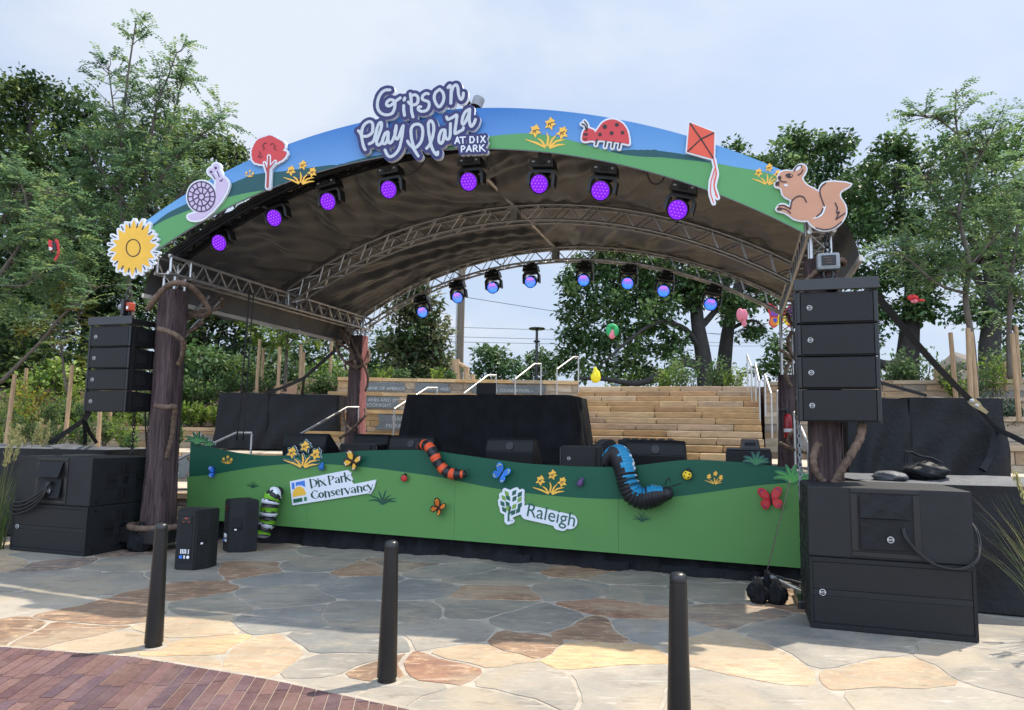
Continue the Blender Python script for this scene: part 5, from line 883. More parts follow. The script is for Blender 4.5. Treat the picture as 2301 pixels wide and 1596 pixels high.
art('eye_glint', [pg([(370, 325), (384, 316), (388, 338), (374, 336)], 2)], 'r2', VC, .013, .002, 'fur', t, 3)
# big sign
G1 = [[(650, 345), (600, 345), (545, 370), (495, 440), (470, 530), (475, 610), (510, 670), (570, 702), (635, 703), (690, 675), (718, 610), (724, 540), (700, 495), (650, 487), (606, 525), (610, 572), (660, 570), (715, 525), (755, 490), (800, 460)], [(866, 462), (855, 492)], [(850, 572), (850, 640), (862, 712)], [(946, 402), (956, 460), (960, 560), (964, 660), (985, 735)], [(962, 430), (1012, 415), (1055, 450), (1052, 525), (1010, 560), (950, 552), (918, 520)], [(1205, 402), (1170, 396), (1125, 430), (1122, 482), (1170, 502), (1212, 522), (1215, 585), (1180, 640), (1110, 655), (1062, 630), (1066, 592), (1096, 588)],
    [(1370, 337), (1312, 380), (1290, 450), (1310, 530), (1360, 590), (1408, 540), (1432, 460), (1415, 380), (1370, 337)], [(1490, 312), (1516, 282), (1536, 312), (1540, 420), (1530, 538)], [(1541, 365), (1570, 295), (1612, 274), (1634, 320), (1640, 400), (1662, 468), (1688, 480), (1708, 440), (1712, 392)]]
G2 = [[(196, 935), (235, 990), (250, 1080), (270, 1160), (294, 1208)], [(238, 990), (252, 900), (292, 835), (350, 803), (396, 822), (406, 900), (390, 968), (322, 1014), (252, 1014)], [(352, 1124), (410, 1090), (442, 1000), (470, 880), (502, 822), (530, 822), (525, 900), (490, 1000), (460, 1080), (470, 1136), (512, 1130), (545, 1072), (580, 975), (622, 952), (596, 965), (550, 1040), (548, 1110), (580, 1122), (612, 1070), (628, 960), (624, 1050), (634, 1104), (664, 1108), (702, 1050), (735, 950), (742, 862)], [(742, 862), (725, 940), (725, 1020), (755, 1055), (790, 1000), (820, 905), (845, 862)], [(842, 870), (822, 1050), (790, 1180), (730, 1270), (660, 1310), (612, 1282), (580, 1212)],
    [(906, 1085), (932, 1130), (985, 1180), (1030, 1250), (1060, 1300)], [(990, 1150), (962, 1045), (955, 925), (990, 855), (1060, 840), (1114, 880), (1126, 980), (1102, 1090), (1040, 1168), (985, 1182)], [(1180, 1190), (1222, 1140), (1264, 1040), (1286, 920), (1276, 832), (1240, 790), (1206, 830), (1206, 920), (1226, 1040), (1246, 1140), (1270, 1210), (1310, 1270), (1336, 1280), (1342, 1242)], [(1442, 922), (1396, 932), (1362, 1010), (1360, 1090), (1392, 1118), (1422, 1070), (1446, 932), (1450, 1010), (1475, 1058), (1510, 1040), (1526, 950), (1526, 832)], [(1470, 736), (1490, 772), (1560, 740), (1616, 708), (1610, 800), (1596, 900), (1592, 976), (1660, 942), (1702, 920), (1712, 890)], [(1800, 622), (1742, 660), (1702, 740), (1692, 820), (1716, 840), (1756, 780), (1792, 690), (1804, 622), (1794, 760), (1810, 850), (1832, 870), (1870, 822), (1886, 772)]]
TX = [[(1590, 1120), (1625, 1025), (1656, 1115)], [(1606, 1088), (1645, 1086)], [(1664, 1031), (1740, 1024)], [(1702, 1028), (1705, 1114)], [(1808, 1108), (1808, 1022), (1848, 1022), (1872, 1062), (1850, 1104), (1808, 1108)], [(1915, 1019), (1917, 1104)], [(1966, 1014), (2026, 1100)], [(2022, 1010), (1964, 1102)], [(1685, 1240), (1684, 1158), (1714, 1152), (1734, 1176), (1716, 1200), (1687, 1204)], [(1756, 1238), (1795, 1148), (1826, 1232)], [(1770, 1208), (1815, 1206)], [(1858, 1233), (1857, 1148), (1890, 1144), (1908, 1166), (1890, 1190), (1858, 1192)], [(1880, 1192), (1915, 1230)], [(1950, 1229), (1948, 1142)], [(2006, 1136), (1952, 1192)], [(1966, 1178), (2022, 1228)]]
ss = [st(L, 21, 5) for L in G1 + G2]; ts = [sl_(L, 9) for L in TX]; t = sthing('plaza_name_sign', 'large navy script sign rising over the arch, reading Gipson Play Plaza', 'sign'); VS = VF - .07
art('sign_board', [('s', p, 68) for k_, p, r_ in ss] + [('s', p, 46) for k_, p, r_ in ts], 't4', VS, 0, .05, 'navy', t, 9, side='white_foam'); art('script_lettering', ss, 't4', VS, .006, .006, 'letter_grey', t, 5); art('small_lettering', ts, 't4', VS, .006, .006, 'letter_white', t, 3.5)
# ------------------------------------------------------------------ painted banner along the stage front
VB = .90
mat('corr_dark', (.010, .088, .052), .5, .03, 2, spec=.25, trans=.12); mat('corr_light', (.098, .25, .072), .5, .03, 2, spec=.25, trans=.12)
ban = sthing('stage_banner', 'long green painted hill banner across the stage front', 'banner')
def BP(L, n=3): P = [av(*K(*q), VB) for q in L]; return spline([(p.x, p.z) for p in P], n)
top = BP([('r7', 37, 140), ('r7', 150, 165), ('r7', 300, 200), ('r7', 450, 228), ('r7', 600, 243), ('r7', 750, 243), ('r7', 900, 240), ('r7', 1050, 232), ('r7', 1200, 222), ('r7', 1400, 206), ('r7', 1650, 200), ('r7', 1850, 201), ('r7', 2000, 212), ('r8', 0, 96), ('r8', 150, 117), ('r8', 300, 138), ('r8', 450, 157), ('r8', 600, 168), ('r8', 750, 176), ('r8', 900, 180), ('r8', 1050, 178), ('r8', 1200, 165), ('r8', 1350, 146), ('r8', 1450, 137), ('r8', 1550, 137), ('r8', 1700, 145), ('r8', 1850, 156), ('r8', 2000, 175), ('r8', 2100, 192), ('r8', 2187, 215)])
hl = BP([('r7', 12, 412), ('r7', 200, 395), ('r7', 400, 360), ('r7', 600, 330), ('r7', 800, 312), ('r7', 1000, 310), ('r7', 1200, 318), ('r7', 1400, 335), ('r7', 1600, 358), ('r7', 1800, 385), ('r7', 2000, 415), ('r8', 0, 258), ('r8', 150, 290), ('r8', 300, 318), ('r8', 500, 346), ('r8', 700, 365), ('r8', 900, 377), ('r8', 1100, 380), ('r8', 1300, 372), ('r8', 1500, 351), ('r8', 1700, 322), ('r8', 1900, 295), ('r8', 2100, 278), ('r8', 2192, 272)])
bl_, br_ = av(*K('d', 420, 1165), VB), av(*K('d', 1812, 1278), VB)
us = [bl_.x - .05] + [av(x, y, VB).x for x, y in ((694, 1100), (1022, 1120), (1390, 1150))] + [br_.x + .05]
for i in range(4):
    o = thing('x', 'x', 'x'); bpy.data.objects.remove(o)
    for nm, P, off, m in (('panel', top, 0, 'corr_dark'), ('panel_print', hl, .002, 'corr_light')):
        Q = P + [(br_.x, br_.z), (bl_.x, bl_.z)]; Q = clip(clip(Q, (-1, 0), -us[i] - .0012), (1, 0), us[i + 1] - .0012); mb = MB(); mb.plate([Q], lambda p: (p[0], VB - off, p[1]), (0, .008 if not off else .0015, 0)); ob = mb.build(nm, m, ban if not off else pan)
        if not off: pan = ob
VQ = VB - .004
daffodils(ban, 'r7', 326, 278, .33, VB, .006, ink=False); daffodils(ban, 'r8', 612, 278, .74, VB, .006); daffodils(ban, 'r8', 1628, 248, .40, VB, .006, ink=False)
def tuft(crop, cx, cy, s, mats, v, off, name, parent, cut=False, dark=None):
    bl = [[(-3, 0), (-18, -30), (-55, -52), (-88, -60)], [(-4, 0), (-25, -22), (-62, -30), (-95, -22)], [(-1, -2), (-8, -50), (-28, -95)], [(2, -2), (10, -55), (26, -98)], [(4, 0), (26, -40), (62, -66)], [(5, 0), (40, -30), (96, -44)], [(5, 0), (50, -22), (100, -18)]]
    L = [st([(cx + x * s, cy + y * s) for x, y in b], [1.5 * s + (9 if cut else 4.4) * s * math.sin(PI * min(1, .2 + .8 * i / (5 * (len(b) - 1)))) for i in range(5 * (len(b) - 1) + 1)]) for b in bl]
    if cut:
        art('backing_board', [(k_, p, [q + 5 * s for q in r_]) for k_, p, r_ in L], crop, v, off, .015, mats[0], parent, max(1.5, 4 * s), side='white_foam'); art('blade_print', [(k_, p, [q * .62 for q in r_]) for k_, p, r_ in L], crop, v, off + .004, .002, mats[1], parent, max(1.5, 3 * s))
    else: art('tuft_print', L, crop, v, off, .0015, mats[0], parent, max(1.2, 3 * s))
for c, x, y, s in (('r7', 528, 500, .55), ('r7', 1550, 628, 1.15), ('r8', 1180, 520, .62)): tuft(c, x, y, s, ['grass_dark'], VB, .006, '', ban)
for l, c, x, y, s, mm in (('dark green grass tuft board on the top left corner of the green banner', 'r7', 90, 152, .95, ('grass_dark', 'hill_green')), ('small grass tuft board just right of the corner tuft', 'r7', 186, 168, .50, ('grass_dark', 'hill_green')), ('mid green grass tuft board on the banner top below the right black case', 'r8', 1885, 165, .80, ('hill_teal', 'grass_mid')), ('bright green grass tuft board on the top right corner of the banner', 'r8', 2105, 275, 1.08, ('grass_mid', 'grass_light'))):
    t = sthing('grass_cutout', l, 'cutout', 'grass boards along the banner top'); tuft(c, x, y, s, mm, VQ, .012, '', t, True)
t = sthing('daffodil_cutout', 'cluster of three yellow daffodils on a cut board above the park sign', 'cutout'); daffodils(t, 'r7', 922, 240, 1.02, VQ, .012, cut=True)
# sponsor boards with their words
VC2 = VB - .025
t = sthing('sponsor_sign', 'white sponsor board with a sunrise emblem, reading Dix Park Conservancy', 'sign')
art('sign_board', [pg([(824, 452), (1272, 364), (1300, 382), (1292, 400), (1310, 430), (1300, 452), (1322, 474), (1494, 440), (1478, 500), (1455, 540), (1430, 538), (844, 632)], r=5)], 'r7', VC2, 0, .018, 'letter_white', t, 4, side='white_foam')
art('emblem_blue', [pg([(834, 460), (855, 457), (859, 506), (838, 512)]), pg([(866, 455), (938, 441), (942, 494), (915, 478), (885, 478), (868, 488)])], 'r7', VC2, .003, .002, 'logo_blue', t, 2)
art('emblem_sun', [pg([(843, 572), (842, 545), (855, 510), (880, 490), (905, 488), (932, 505), (946, 535), (949, 553)])], 'r7', VC2, .003, .002, 'sun_yellow', t, 2.5)
art('emblem_ground', [pg([(846, 588), (918, 575), (921, 606), (850, 619)]), ], 'r7', VC2, .003, .002, 'logo_green', t, 2); art('emblem_leaf', [pg([(930, 572), (953, 569), (956, 600), (934, 603)])], 'r7', VC2, .003, .002, 'grass_mid', t, 2)
def letters(txt, A_, B_, hgt, flare):     # hand-built flared serif letters: unit box strokes (x, y, half width); A_->B_ baseline
    T_, N_ = .085, .024; g_ = {
     'D': (.72, [([(.1, 0), (.1, 1)], T_), ([(.1, .97), (.4, .95), (.62, .7), (.64, .45), (.5, .12), (.1, .03)], [N_, N_, T_, T_ * 1.2, N_, N_])]), 'P': (.62, [([(.1, 0), (.1, 1)], T_), ([(.1, .97), (.4, .96), (.54, .75), (.4, .5), (.1, .48)], [N_, N_, T_, N_, N_])]), 'C': (.68, [([(.62, .8), (.5, .97), (.3, .97), (.08, .6), (.1, .35), (.3, .03), (.5, .04), (.64, .22)], [.05, N_, N_, T_, T_ * 1.2, N_, N_, .03])]),
     'i': (.24, [([(.1, 0), (.1, .66)], T_), ([(.1, .88), (.1, .9)], .07)]), 'x': (.52, [([(.02, .66), (.46, 0)], .08), ([(.44, .66), (.03, 0)], N_)]), 'a': (.52, [([(.06, .52), (.2, .66), (.36, .6), (.38, .4), (.38, .02)], [.04, N_, N_, T_, T_]), ([(.38, .38), (.12, .3), (.06, .14), (.2, .02), (.38, .12)], [N_, N_, T_, N_, N_])]), 'r': (.38, [([(.1, 0), (.1, .66)], T_), ([(.1, .45), (.25, .66), (.36, .62)], [N_, N_, .055])]),
     'k': (.54, [([(.1, 0), (.1, 1)], T_), ([(.46, .66), (.12, .32)], N_), ([(.2, .4), (.5, 0)], .075)]), 'o': (.52, [([(.24, .66), (.07, .45), (.07, .2), (.24, 0), (.42, .2), (.42, .46), (.24, .66)], [N_, T_, T_, N_, T_, T_, N_])]), 'n': (.56, [([(.1, 0), (.1, .66)], T_), ([(.1, .46), (.28, .66), (.43, .5), (.43, 0)], [N_, N_, T_, T_])]), 's': (.42, [([(.34, .56), (.2, .66), (.07, .53), (.2, .36), (.34, .2), (.2, .0), (.04, .1)], [.04, N_, .06, .08, .06, N_, .04])]),
     'e': (.50, [([(.08, .36), (.42, .38), (.36, .6), (.24, .66), (.08, .45), (.08, .2), (.24, .0), (.42, .12)], [N_, N_, .05, N_, T_, T_, N_, N_])]), 'v': (.52, [([(.03, .66), (.24, .02)], .08), ([(.46, .66), (.24, .02)], N_)]), 'c': (.44, [([(.38, .52), (.24, .66), (.07, .45), (.07, .2), (.24, 0), (.4, .12)], [.05, N_, T_, T_, N_, N_])]), 'y': (.52, [([(.03, .66), (.26, .05)], .08), ([(.46, .66), (.22, -.1), (.06, -.24)], [N_, N_, .05])]), ' ': (.24, [])}
    W_ = sum(g_[c][0] for c in txt); A_, B_ = np.array(A_, float), np.array(B_, float); L = np.linalg.norm(B_ - A_); ex_ = (B_ - A_) / L; ey_ = np.array([ex_[1], -ex_[0]]) ; sx = L / W_; out = []; x = 0
    for c in txt:
        for P, w in g_[c][1]: out.append(('s', [tuple(A_ + ex_ * (x + p[0]) * sx + ey_ * p[1] * hgt) for p in P], [q * sx * .9 for q in w] if isinstance(w, list) else w * sx * .9))
        x += g_[c][0]
    return out
art('lettering', letters('Dix Park', (984, 500), (1300, 440), 66, 0) + letters('Conservancy', (990, 590), (1484, 512), 66, 0), 'r7', VC2, .003, .002, 'type_green', t, 1.5)
t = sthing('city_sign', 'white tree-emblem board with the city name, on the banner right of its middle', 'sign')
def cell(x, y, a=1): return pg([(x - 13 * a, y + 18), (x - 10 * a, y - 8), (x + 13 * a, y - 18), (x + 10 * a, y + 8)], r=1)
cells = [(345, 345, -1), (390, 340, 1), (425, 350, 1), (325, 372, -1), (352, 372, -1), (392, 377, 1), (424, 382, 1), (318, 408, -1), (350, 410, -1), (390, 425, 1), (425, 418, 1), (328, 445, -1), (352, 440, -1), (385, 462, 1), (415, 450, 1)]; trunk_ = [('s', [(355, 512), (356, 470), (366, 430)], 6), ('s', [(362, 470), (378, 452)], 4)]
Lr = [((478, 490), (478, 420)), ]
art('sign_board', [('p', p, 16) for k_, p, r_ in [cell(*c) for c in cells]] + [('s', p, 26) for k_, p, r_ in trunk_] + [sl_([(375, 515), (378, 516)], 14), sl_([(475, 462), (735, 520)], 46), sl_([(665, 540), (690, 545)], 32), sl_([(735, 500), (742, 540)], 22)], 'r8', VC2, 0, .018, 'letter_white', t, 4, side='white_foam')
art('emblem_dark', [cell(*c) for i, c in enumerate(cells) if i % 3] + trunk_, 'r8', VC2, .003, .002, 'type_teal', t, 1.8); art('emblem_lime', [cell(*c) for i, c in enumerate(cells) if i % 3 == 0], 'r8', VC2, .003, .002, 'logo_leaf', t, 1.8)
p0, p1 = av(*K('r8', 458, 488), VC2), av(*K('r8', 752, 555), VC2); d_ = (p1 - p0); wl = d_.length; ang = math.atan2(d_.z, d_.x); vs, fs = text_mesh('Raleigh', 1, 'LEFT'); w0 = max(v.x for v in vs) - min(v.x for v in vs); sc = wl / w0; mb = MB()
mb._a([Vector((p0.x + v.x * sc * math.cos(ang) - (v.y + .36) * sc * 1.05 * math.sin(ang), VC2 - .004, p0.z + v.x * sc * math.sin(ang) + (v.y + .36) * sc * 1.05 * math.cos(ang))) for v in vs], fs); mb.build('lettering', 'type_teal', t)
p0 = av(*K('r8', 371, 514), VC2); mb = MB(); add_text(mb, 'TM', .035, Matrix(((1, 0, 0, p0.x), (0, 0, -1, VC2 - .004), (0, 1, 0, p0.z), (0, 0, 0, 1)))); mb.build('trade_mark', 'grey_box', t)
# butterflies, bugs and duct caterpillars fixed to the banner
def butterfly(label, crop, c, sc, rot, cols, tilt=.5, v=VB, name='butterfly_ornament', group='butterflies on the green banner'):
    sc *= .74
    p = av(*K(crop, *c), v); t = thing(name, label, 'butterfly', S(p.x, v - .03, p.z), 0, group); t.rotation_euler = Matrix(((math.cos(AN), 0, 0), (-math.sin(AN), 1, 0), (0, 0, 1))).to_euler(); t.rotation_euler = (Matrix.Rotation(-AN, 3, 'Z') @ Matrix.Rotation(rot, 3, 'Y')).to_euler()
    up = [(.02, .02), (.06, .30), (.26, .60), (.56, .68), (.68, .50), (.56, .20), (.30, .01)]; lo = [(.02, .0), (.30, .02), (.56, -.04), (.58, -.30), (.40, -.50), (.18, -.44), (.05, -.2)]
    for s in (-1, 1):
        w = MB(); fold = lambda p_, o=0: Vector((s * p_[0] * math.cos(tilt) * sc, -abs(p_[0]) * math.sin(tilt) * sc - .006 - o, p_[1] * sc)); dd = Vector((s * .3, 1, 0)).normalized() * .004
        for k_, L in ((0, up), (0, lo)): w.plate([spline(L, 3, True)], lambda p_: fold(p_), dd)
        wo = w.build('wing', cols[0], t)
        m_ = MB()
        for L, f, cx, cz in ((up, .66, .31, .31), (lo, .64, .30, -.2)): m_.plate([spline([(cx + (a - cx) * f, cz + (b - cz) * f) for a, b in L], 3, True)], lambda p_: fold(p_, .003), dd * .3)
        m_.build('wing_patch', cols[1], wo)
        m_ = MB()
        for a, b in ((.50, .54), (.56, .40), (.40, .55), (.46, -.3), (.34, -.40)): m_.plate([[(a + .05 * math.cos(q), b + .05 * math.sin(q)) for q in np.linspace(0, 2 * PI, 7)[:-1]]], lambda p_: fold(p_, .005), dd * .3)
        m_.build('wing_spot', cols[2], wo)
    b = MB(); b.tube([(0, -.01, -.3 * sc), (0, -.012, 0), (0, -.01, .25 * sc)], [.012 * sc * 3, .02 * sc * 3, .014 * sc * 3], 7)
    for s in (-1, 1): b.tube([(0, -.01, .25 * sc), (s * .12 * sc, -.015, .5 * sc)], .003, 4)
    b.build('body', 'bug_black', t, smooth=True)
butterfly('deep blue butterfly near the left end of the banner', 'r7', (242, 378), .19, 0, ('wing_deep', 'wing_blue', 'wing_white'), 1.0)
butterfly('yellow, white and brown butterfly above the park sign', 'r7', (1328, 292), .27, .45, ('wing_brown', 'sun_yellow', 'wing_white'), .45)
butterfly('orange and brown butterfly low on the banner, between the two sponsor boards', 'r7', (2003, 655), .23, .55, ('wing_brown', 'wing_orange', 'sun_yellow'), .7)
butterfly('sky blue butterfly with tan wing tips, right of the orange caterpillar', 'r8', (318, 222), .24, .55, ('wing_blue', 'logo_blue', 'kite_yellow'), .6)
butterfly('red butterfly near the right end of the banner', 'r8', (1978, 380), .27, -.12, ('wing_red', 'crimson', 'bug_purple'), .35)
def bug(label, crop, c, sc, rot, cols, cat='bug', long=1.0):
    p = av(*K(crop, *c), VB); t = thing('bug_ornament', label, cat, S(p.x, VB - .02, p.z), 0, 'bugs on the green banner'); t.rotation_euler = (Matrix.Rotation(-AN, 3, 'Z') @ Matrix.Rotation(rot, 3, 'Y')).to_euler()
    b = MB(); b.sphere((0, -.3 * sc, 0), (.5 * sc, .34 * sc, .5 * sc * long), 14, 9); b.build('body', cols[0], t, smooth=True)
    h = MB(); h.sphere((0, -.25 * sc, .56 * sc * long), (.3 * sc, .25 * sc, .24 * sc), 10, 7); h.build('head', cols[1], t, smooth=True)
    w = MB()
    for s in (-1, 1):
        for z in (-.3, 0, .3): w.tube([(s * .4 * sc, -.1 * sc, z * sc), (s * .75 * sc, -.05 * sc, (z + .12) * sc)], .03 * sc, 4)
    w.build('legs', 'bug_black', t)
    q = MB()
    for x, z in ((-.2, .2), (.2, .2), (-.22, -.15), (.22, -.15)): q.sphere((x * sc, -.58 * sc, z * sc * long), (.09 * sc, .05 * sc, .09 * sc), 7, 5)
    q.build('spot', cols[2], t)
bug('small blue beetle above the left corner of the park sign', 'r7', (1082, 336), .085, .3, ('bug_blue', 'bug_blue', 'bug_black'), 'beetle'); bug('small red ladybird below the orange caterpillar', 'r7', (1732, 422), .085, .3, ('lady_red', 'bug_black', 'bug_black'), 'ladybird')
bug('small purple bug between the daffodils and the blue caterpillar', 'r8', (802, 278), .07, .5, ('bug_purple', 'bug_purple', 'bug_black'), long=1.4); bug('yellow and black bee above the right daffodils', 'r8', (1462, 230), .105, .35, ('bee_yellow', 'bug_black', 'bug_black'), 'bee')
def duct(label, path, r, bands, feel=None, ribs=7, flip=False):    # ribbed duct: path in stage coordinates, bands = list of (fraction, material index)
    P = [Vector(p) for p in spline(path, 14)]; L = [0]
    for a, b in zip(P, P[1:]): L.append(L[-1] + (b - a).length)
    tot = L[-1]; n = int(tot * ribs * 6); b0 = P[0].copy(); t = thing('caterpillar_duct', label, 'caterpillar', S(*b0), -AN, 'duct caterpillars on the banner')
    def at(s):
        s = max(0, min(tot, s)); j = max(k for k in range(len(L)) if L[k] <= s + 1e-9); j = min(j, len(P) - 2); return P[j].lerp(P[j + 1], (s - L[j]) / max(1e-6, L[j + 1] - L[j]))
    rows = []; nn = 20; a = None
    for i in range(n + 1):
        s = tot * i / n; c = at(s); T_ = (at(s + .01) - at(s - .01)).normalized(); a = Vector((0, -1, .6)); a = (a - T_ * a.dot(T_)).normalized(); b = T_.cross(a); fr = i / n; q = r * (1 + .065 * math.cos(i * 2 * PI / 6)) * (min(1, .62 + 4 * (1 - fr)) if fr > .9 else 1) * (min(1, .5 + 5 * fr) if fr < .1 else 1)
        rows.append([c - b0 + (a * math.cos(2 * PI * j / nn) + b * math.sin(2 * PI * j / nn)) * q for j in range(nn + 1)])
    for m, fn in bands:
        mb = MB()
        for i in range(n):
            for j in range(nn):
                if fn(i / n, ((j + .5) / nn) * 2 * PI if not flip else 2 * PI - (j + .5) / nn * 2 * PI, i): mb._a([rows[i][j], rows[i][j + 1], rows[i + 1][j + 1], rows[i + 1][j]], [(0, 1, 2, 3)])
        if mb.f: mb.build('duct_band', m, t, smooth=True, fix=True)
    mb = MB(); mb.sphere(P[-1] - b0, r * .62, 14, 9); mb.build('head', 'bug_black', t, smooth=True)
    if feel:
        for f in feel: mb = MB(); mb.tube([Vector(p) - b0 for p in spline(f, 5)], .007, 5); mb.build('feeler', 'bug_black', t)
    return t
def VP(crop, L): return [tuple(av(*K(crop, x, y), v)) for x, y, v in L]
mat('duct_white', (.62, .64, .68), .5, .1, 9); mat('duct_lime', (.16, .42, .02), .5, .15, 9); mat('duct_black', (.012, .012, .014), .45, .2, 14); mat('duct_orange', (.62, .075, .02), .6, .12, 12); mat('duct_blue', (.015, .20, .36), .5, .2, 9)
hsh = lambda i, j=0: (math.sin(i * 12.9898 + j * 78.233) * 43758.5453) % 1
def bandA(k):
    def f(fr, th, i): s = (fr * 4.6 + .07 * (hsh(int(th * 3), 1) - .5)) % 1; c = 2 if s < .2 else 0 if s < .46 else 2 if s < .58 else 1 if s < .86 else 2; return c == k
    return f
duct('green, white and black ribbed caterpillar behind the floor speaker', VP('r7', [(590, 900, .68), (605, 840, .68), (640, 760, .7), (655, 680, .7), (670, 600, .72), (705, 545, .76), (728, 530, .80)])[::1], .115, [('duct_white', bandA(0)), ('duct_lime', bandA(1)), ('duct_black', bandA(2))], ribs=14)
def bandB(k):
    def f(fr, th, i): s = (fr * 6.2) % 1; return (1 if s < .42 else 0) == k
    return f
duct('orange and black striped ribbed caterpillar hanging over the banner top', VP('r7', [(1840, 175, 1.05), (1875, 160, .95), (1915, 175, .84), (1955, 235, .80), (1990, 300, .80), (2040, 360, .80), (2100, 388, .80), (2190, 392, .80)]), .068, [('duct_black', bandB(0)), ('duct_orange', bandB(1))], feel=[VP('r7', [(2195, 370, .78), (2215, 350, .76), (2235, 356, .75)]), VP('r7', [(2195, 395, .78), (2220, 395, .76), (2232, 400, .75)])], ribs=16)
def bandC(k):
    def f(fr, th, i):
        a = (th + .25 * (hsh(i // 3) - .5)) % (2 * PI); w = hsh(i // 3, 5); c = 1 if ((a < 1.05 or a > 6.2) and w > .1) else (0 if (1.05 <= a < 1.4 and w > .5) else 2); return c == k
    return f
duct('large blue and black ribbed caterpillar draped over the banner right of its middle', VP('r8', [(985, 175, 1.35), (1000, 125, 1.2), (1040, 110, 1.0), (1075, 190, .80), (1095, 280, .76), (1125, 345, .75), (1185, 375, .75), (1260, 360, .75), (1335, 345, .75)]), .125, [('duct_white', bandC(0)), ('duct_blue', bandC(1)), ('duct_black', bandC(2))], feel=[VP('r8', [(1325, 290, .72), (1335, 262, .70), (1352, 248, .68), (1354, 272, .68)]), VP('r8', [(1345, 306, .72), (1380, 295, .70), (1425, 282, .66)])], ribs=26, flip=True)
# ------------------------------------------------------------------ sound and light gear
def badge(parent, p, r, ax=(1, 0, 0), up=(0, 0, 1), nrm=(0, -1, 0)):
    ax, up, nrm = Vector(ax), Vector(up), Vector(nrm); Mx = lambda o: Matrix(((ax.x, up.x, nrm.x, p[0] + nrm.x * o), (ax.y, up.y, nrm.y, p[1] + nrm.y * o), (ax.z, up.z, nrm.z, p[2] + nrm.z * o), (0, 0, 0, 1)))
    mb = MB(); mb.lathe([(r, 0), (r, .003)], 20, Mx(0)); mb.lathe([(r * .86, .003), (r * .86, .0045)], 20, Mx(0), 1); b = mb.build('badge', ['label_white', 'plastic'], parent); mb = MB(); add_text(mb, 'RCF', r * .92, Mx(.0055)); mb.build('lettering', 'label_white', b)
def array_box(label, loc, group, dz):
    t = thing('line_array_speaker', label, 'speaker', loc, -AN, group); w, h, d = .70, .298 * dz / .310, .46
    mb = MB(); mb.hexa([Vector(p) for p in ((-w / 2, .012, 0), (w / 2, .012, 0), (w / 2, d, .018), (-w / 2, d, .018), (-w / 2, .012, h), (w / 2, .012, h), (w / 2, d, h - .018), (-w / 2, d, h - .018))]); mb.build('cabinet', 'cabinet', t)
    mb = MB(); mb.box((0, 0, h / 2), (w - .075, .02, h - .022), bev=.006); mb.build('grille', 'grille', t)
    for s in (-1, 1): mb = MB(); mb.box((s * (w / 2 - .016), .004, h / 2), (.032, .03, h - .004), bev=.006); mb.build('front_trim', 'plastic', t)
    for s in (-1, 1):
        mb = MB(); mb.box((s * (w / 2 + .006), .045, h / 2), (.012, .035, h + .016)); mb.build('rigging_bar', 'metal_black', t); mb = MB(); mb.box((s * (w / 2 + .006), .36, h / 2), (.012, .035, h - .05)); mb.build('rigging_bar', 'metal_black', t)
        mb = MB(); mb.box((s * (w / 2 + .002), .20, h / 2), (.006, .15, .13), bev=.002); mb.build('side_handle', 'recess', t)
    badge(t, (-w / 2 + .115, -.010, h * .5), .024); return t
def array(side, u, v, z0, dz, words):
    ws = ['bottom', 'second from the bottom', 'third from the bottom', 'top']
    for k in range(4): array_box(f'{ws[k]} black speaker cabinet of the {words}', S(u, v + .02 * (3 - k) * 0, z0 + k * dz), f'speakers of the {words}', dz)
    t = thing('flying_frame', f'black flying frame on top of the {words}', 'rigging frame', S(u, v, z0 + 4 * dz), -AN); mb = MB(); mb.box((0, -.012, .06), (.74, .03, .11), bev=.006); mb.build('front_bar', 'metal_black', t); mb = MB()
    for s in (-1, 1): mb.box((s * .33, .26, .05), (.03, .54, .07), bev=.005)
    mb.box((0, .22, .07), (.1, .46, .05), bev=.006); mb.build('side_bar', 'metal_black', t)
array('r', 4.135, -.42, 1.745, .310, 'right line array'); array('l', -4.61, -.45, 1.765, .284, 'left line array')
def chain(p0, p1, name, label, cat, n=None, r=.011, m='zinc', w=.022, parent=None):
    p0, p1 = Vector(p0), Vector(p1); L = (p1 - p0).length; n = n or max(1, int(L / .045)); mb = MB(); d = (p1 - p0) / n; e = d.normalized(); a = e.orthogonal().normalized(); b = e.cross(a)
    for i in range(n): x = a if i % 2 else b; c = p0 + d * (i + .5); mb.tube([c + e * d.length * .62 * math.cos(q) + x * w * .6 * math.sin(q) for q in np.linspace(0, 2 * PI, 9)], r * .5, 4, cap=False)
    o = mb.build(name, m, parent); return o
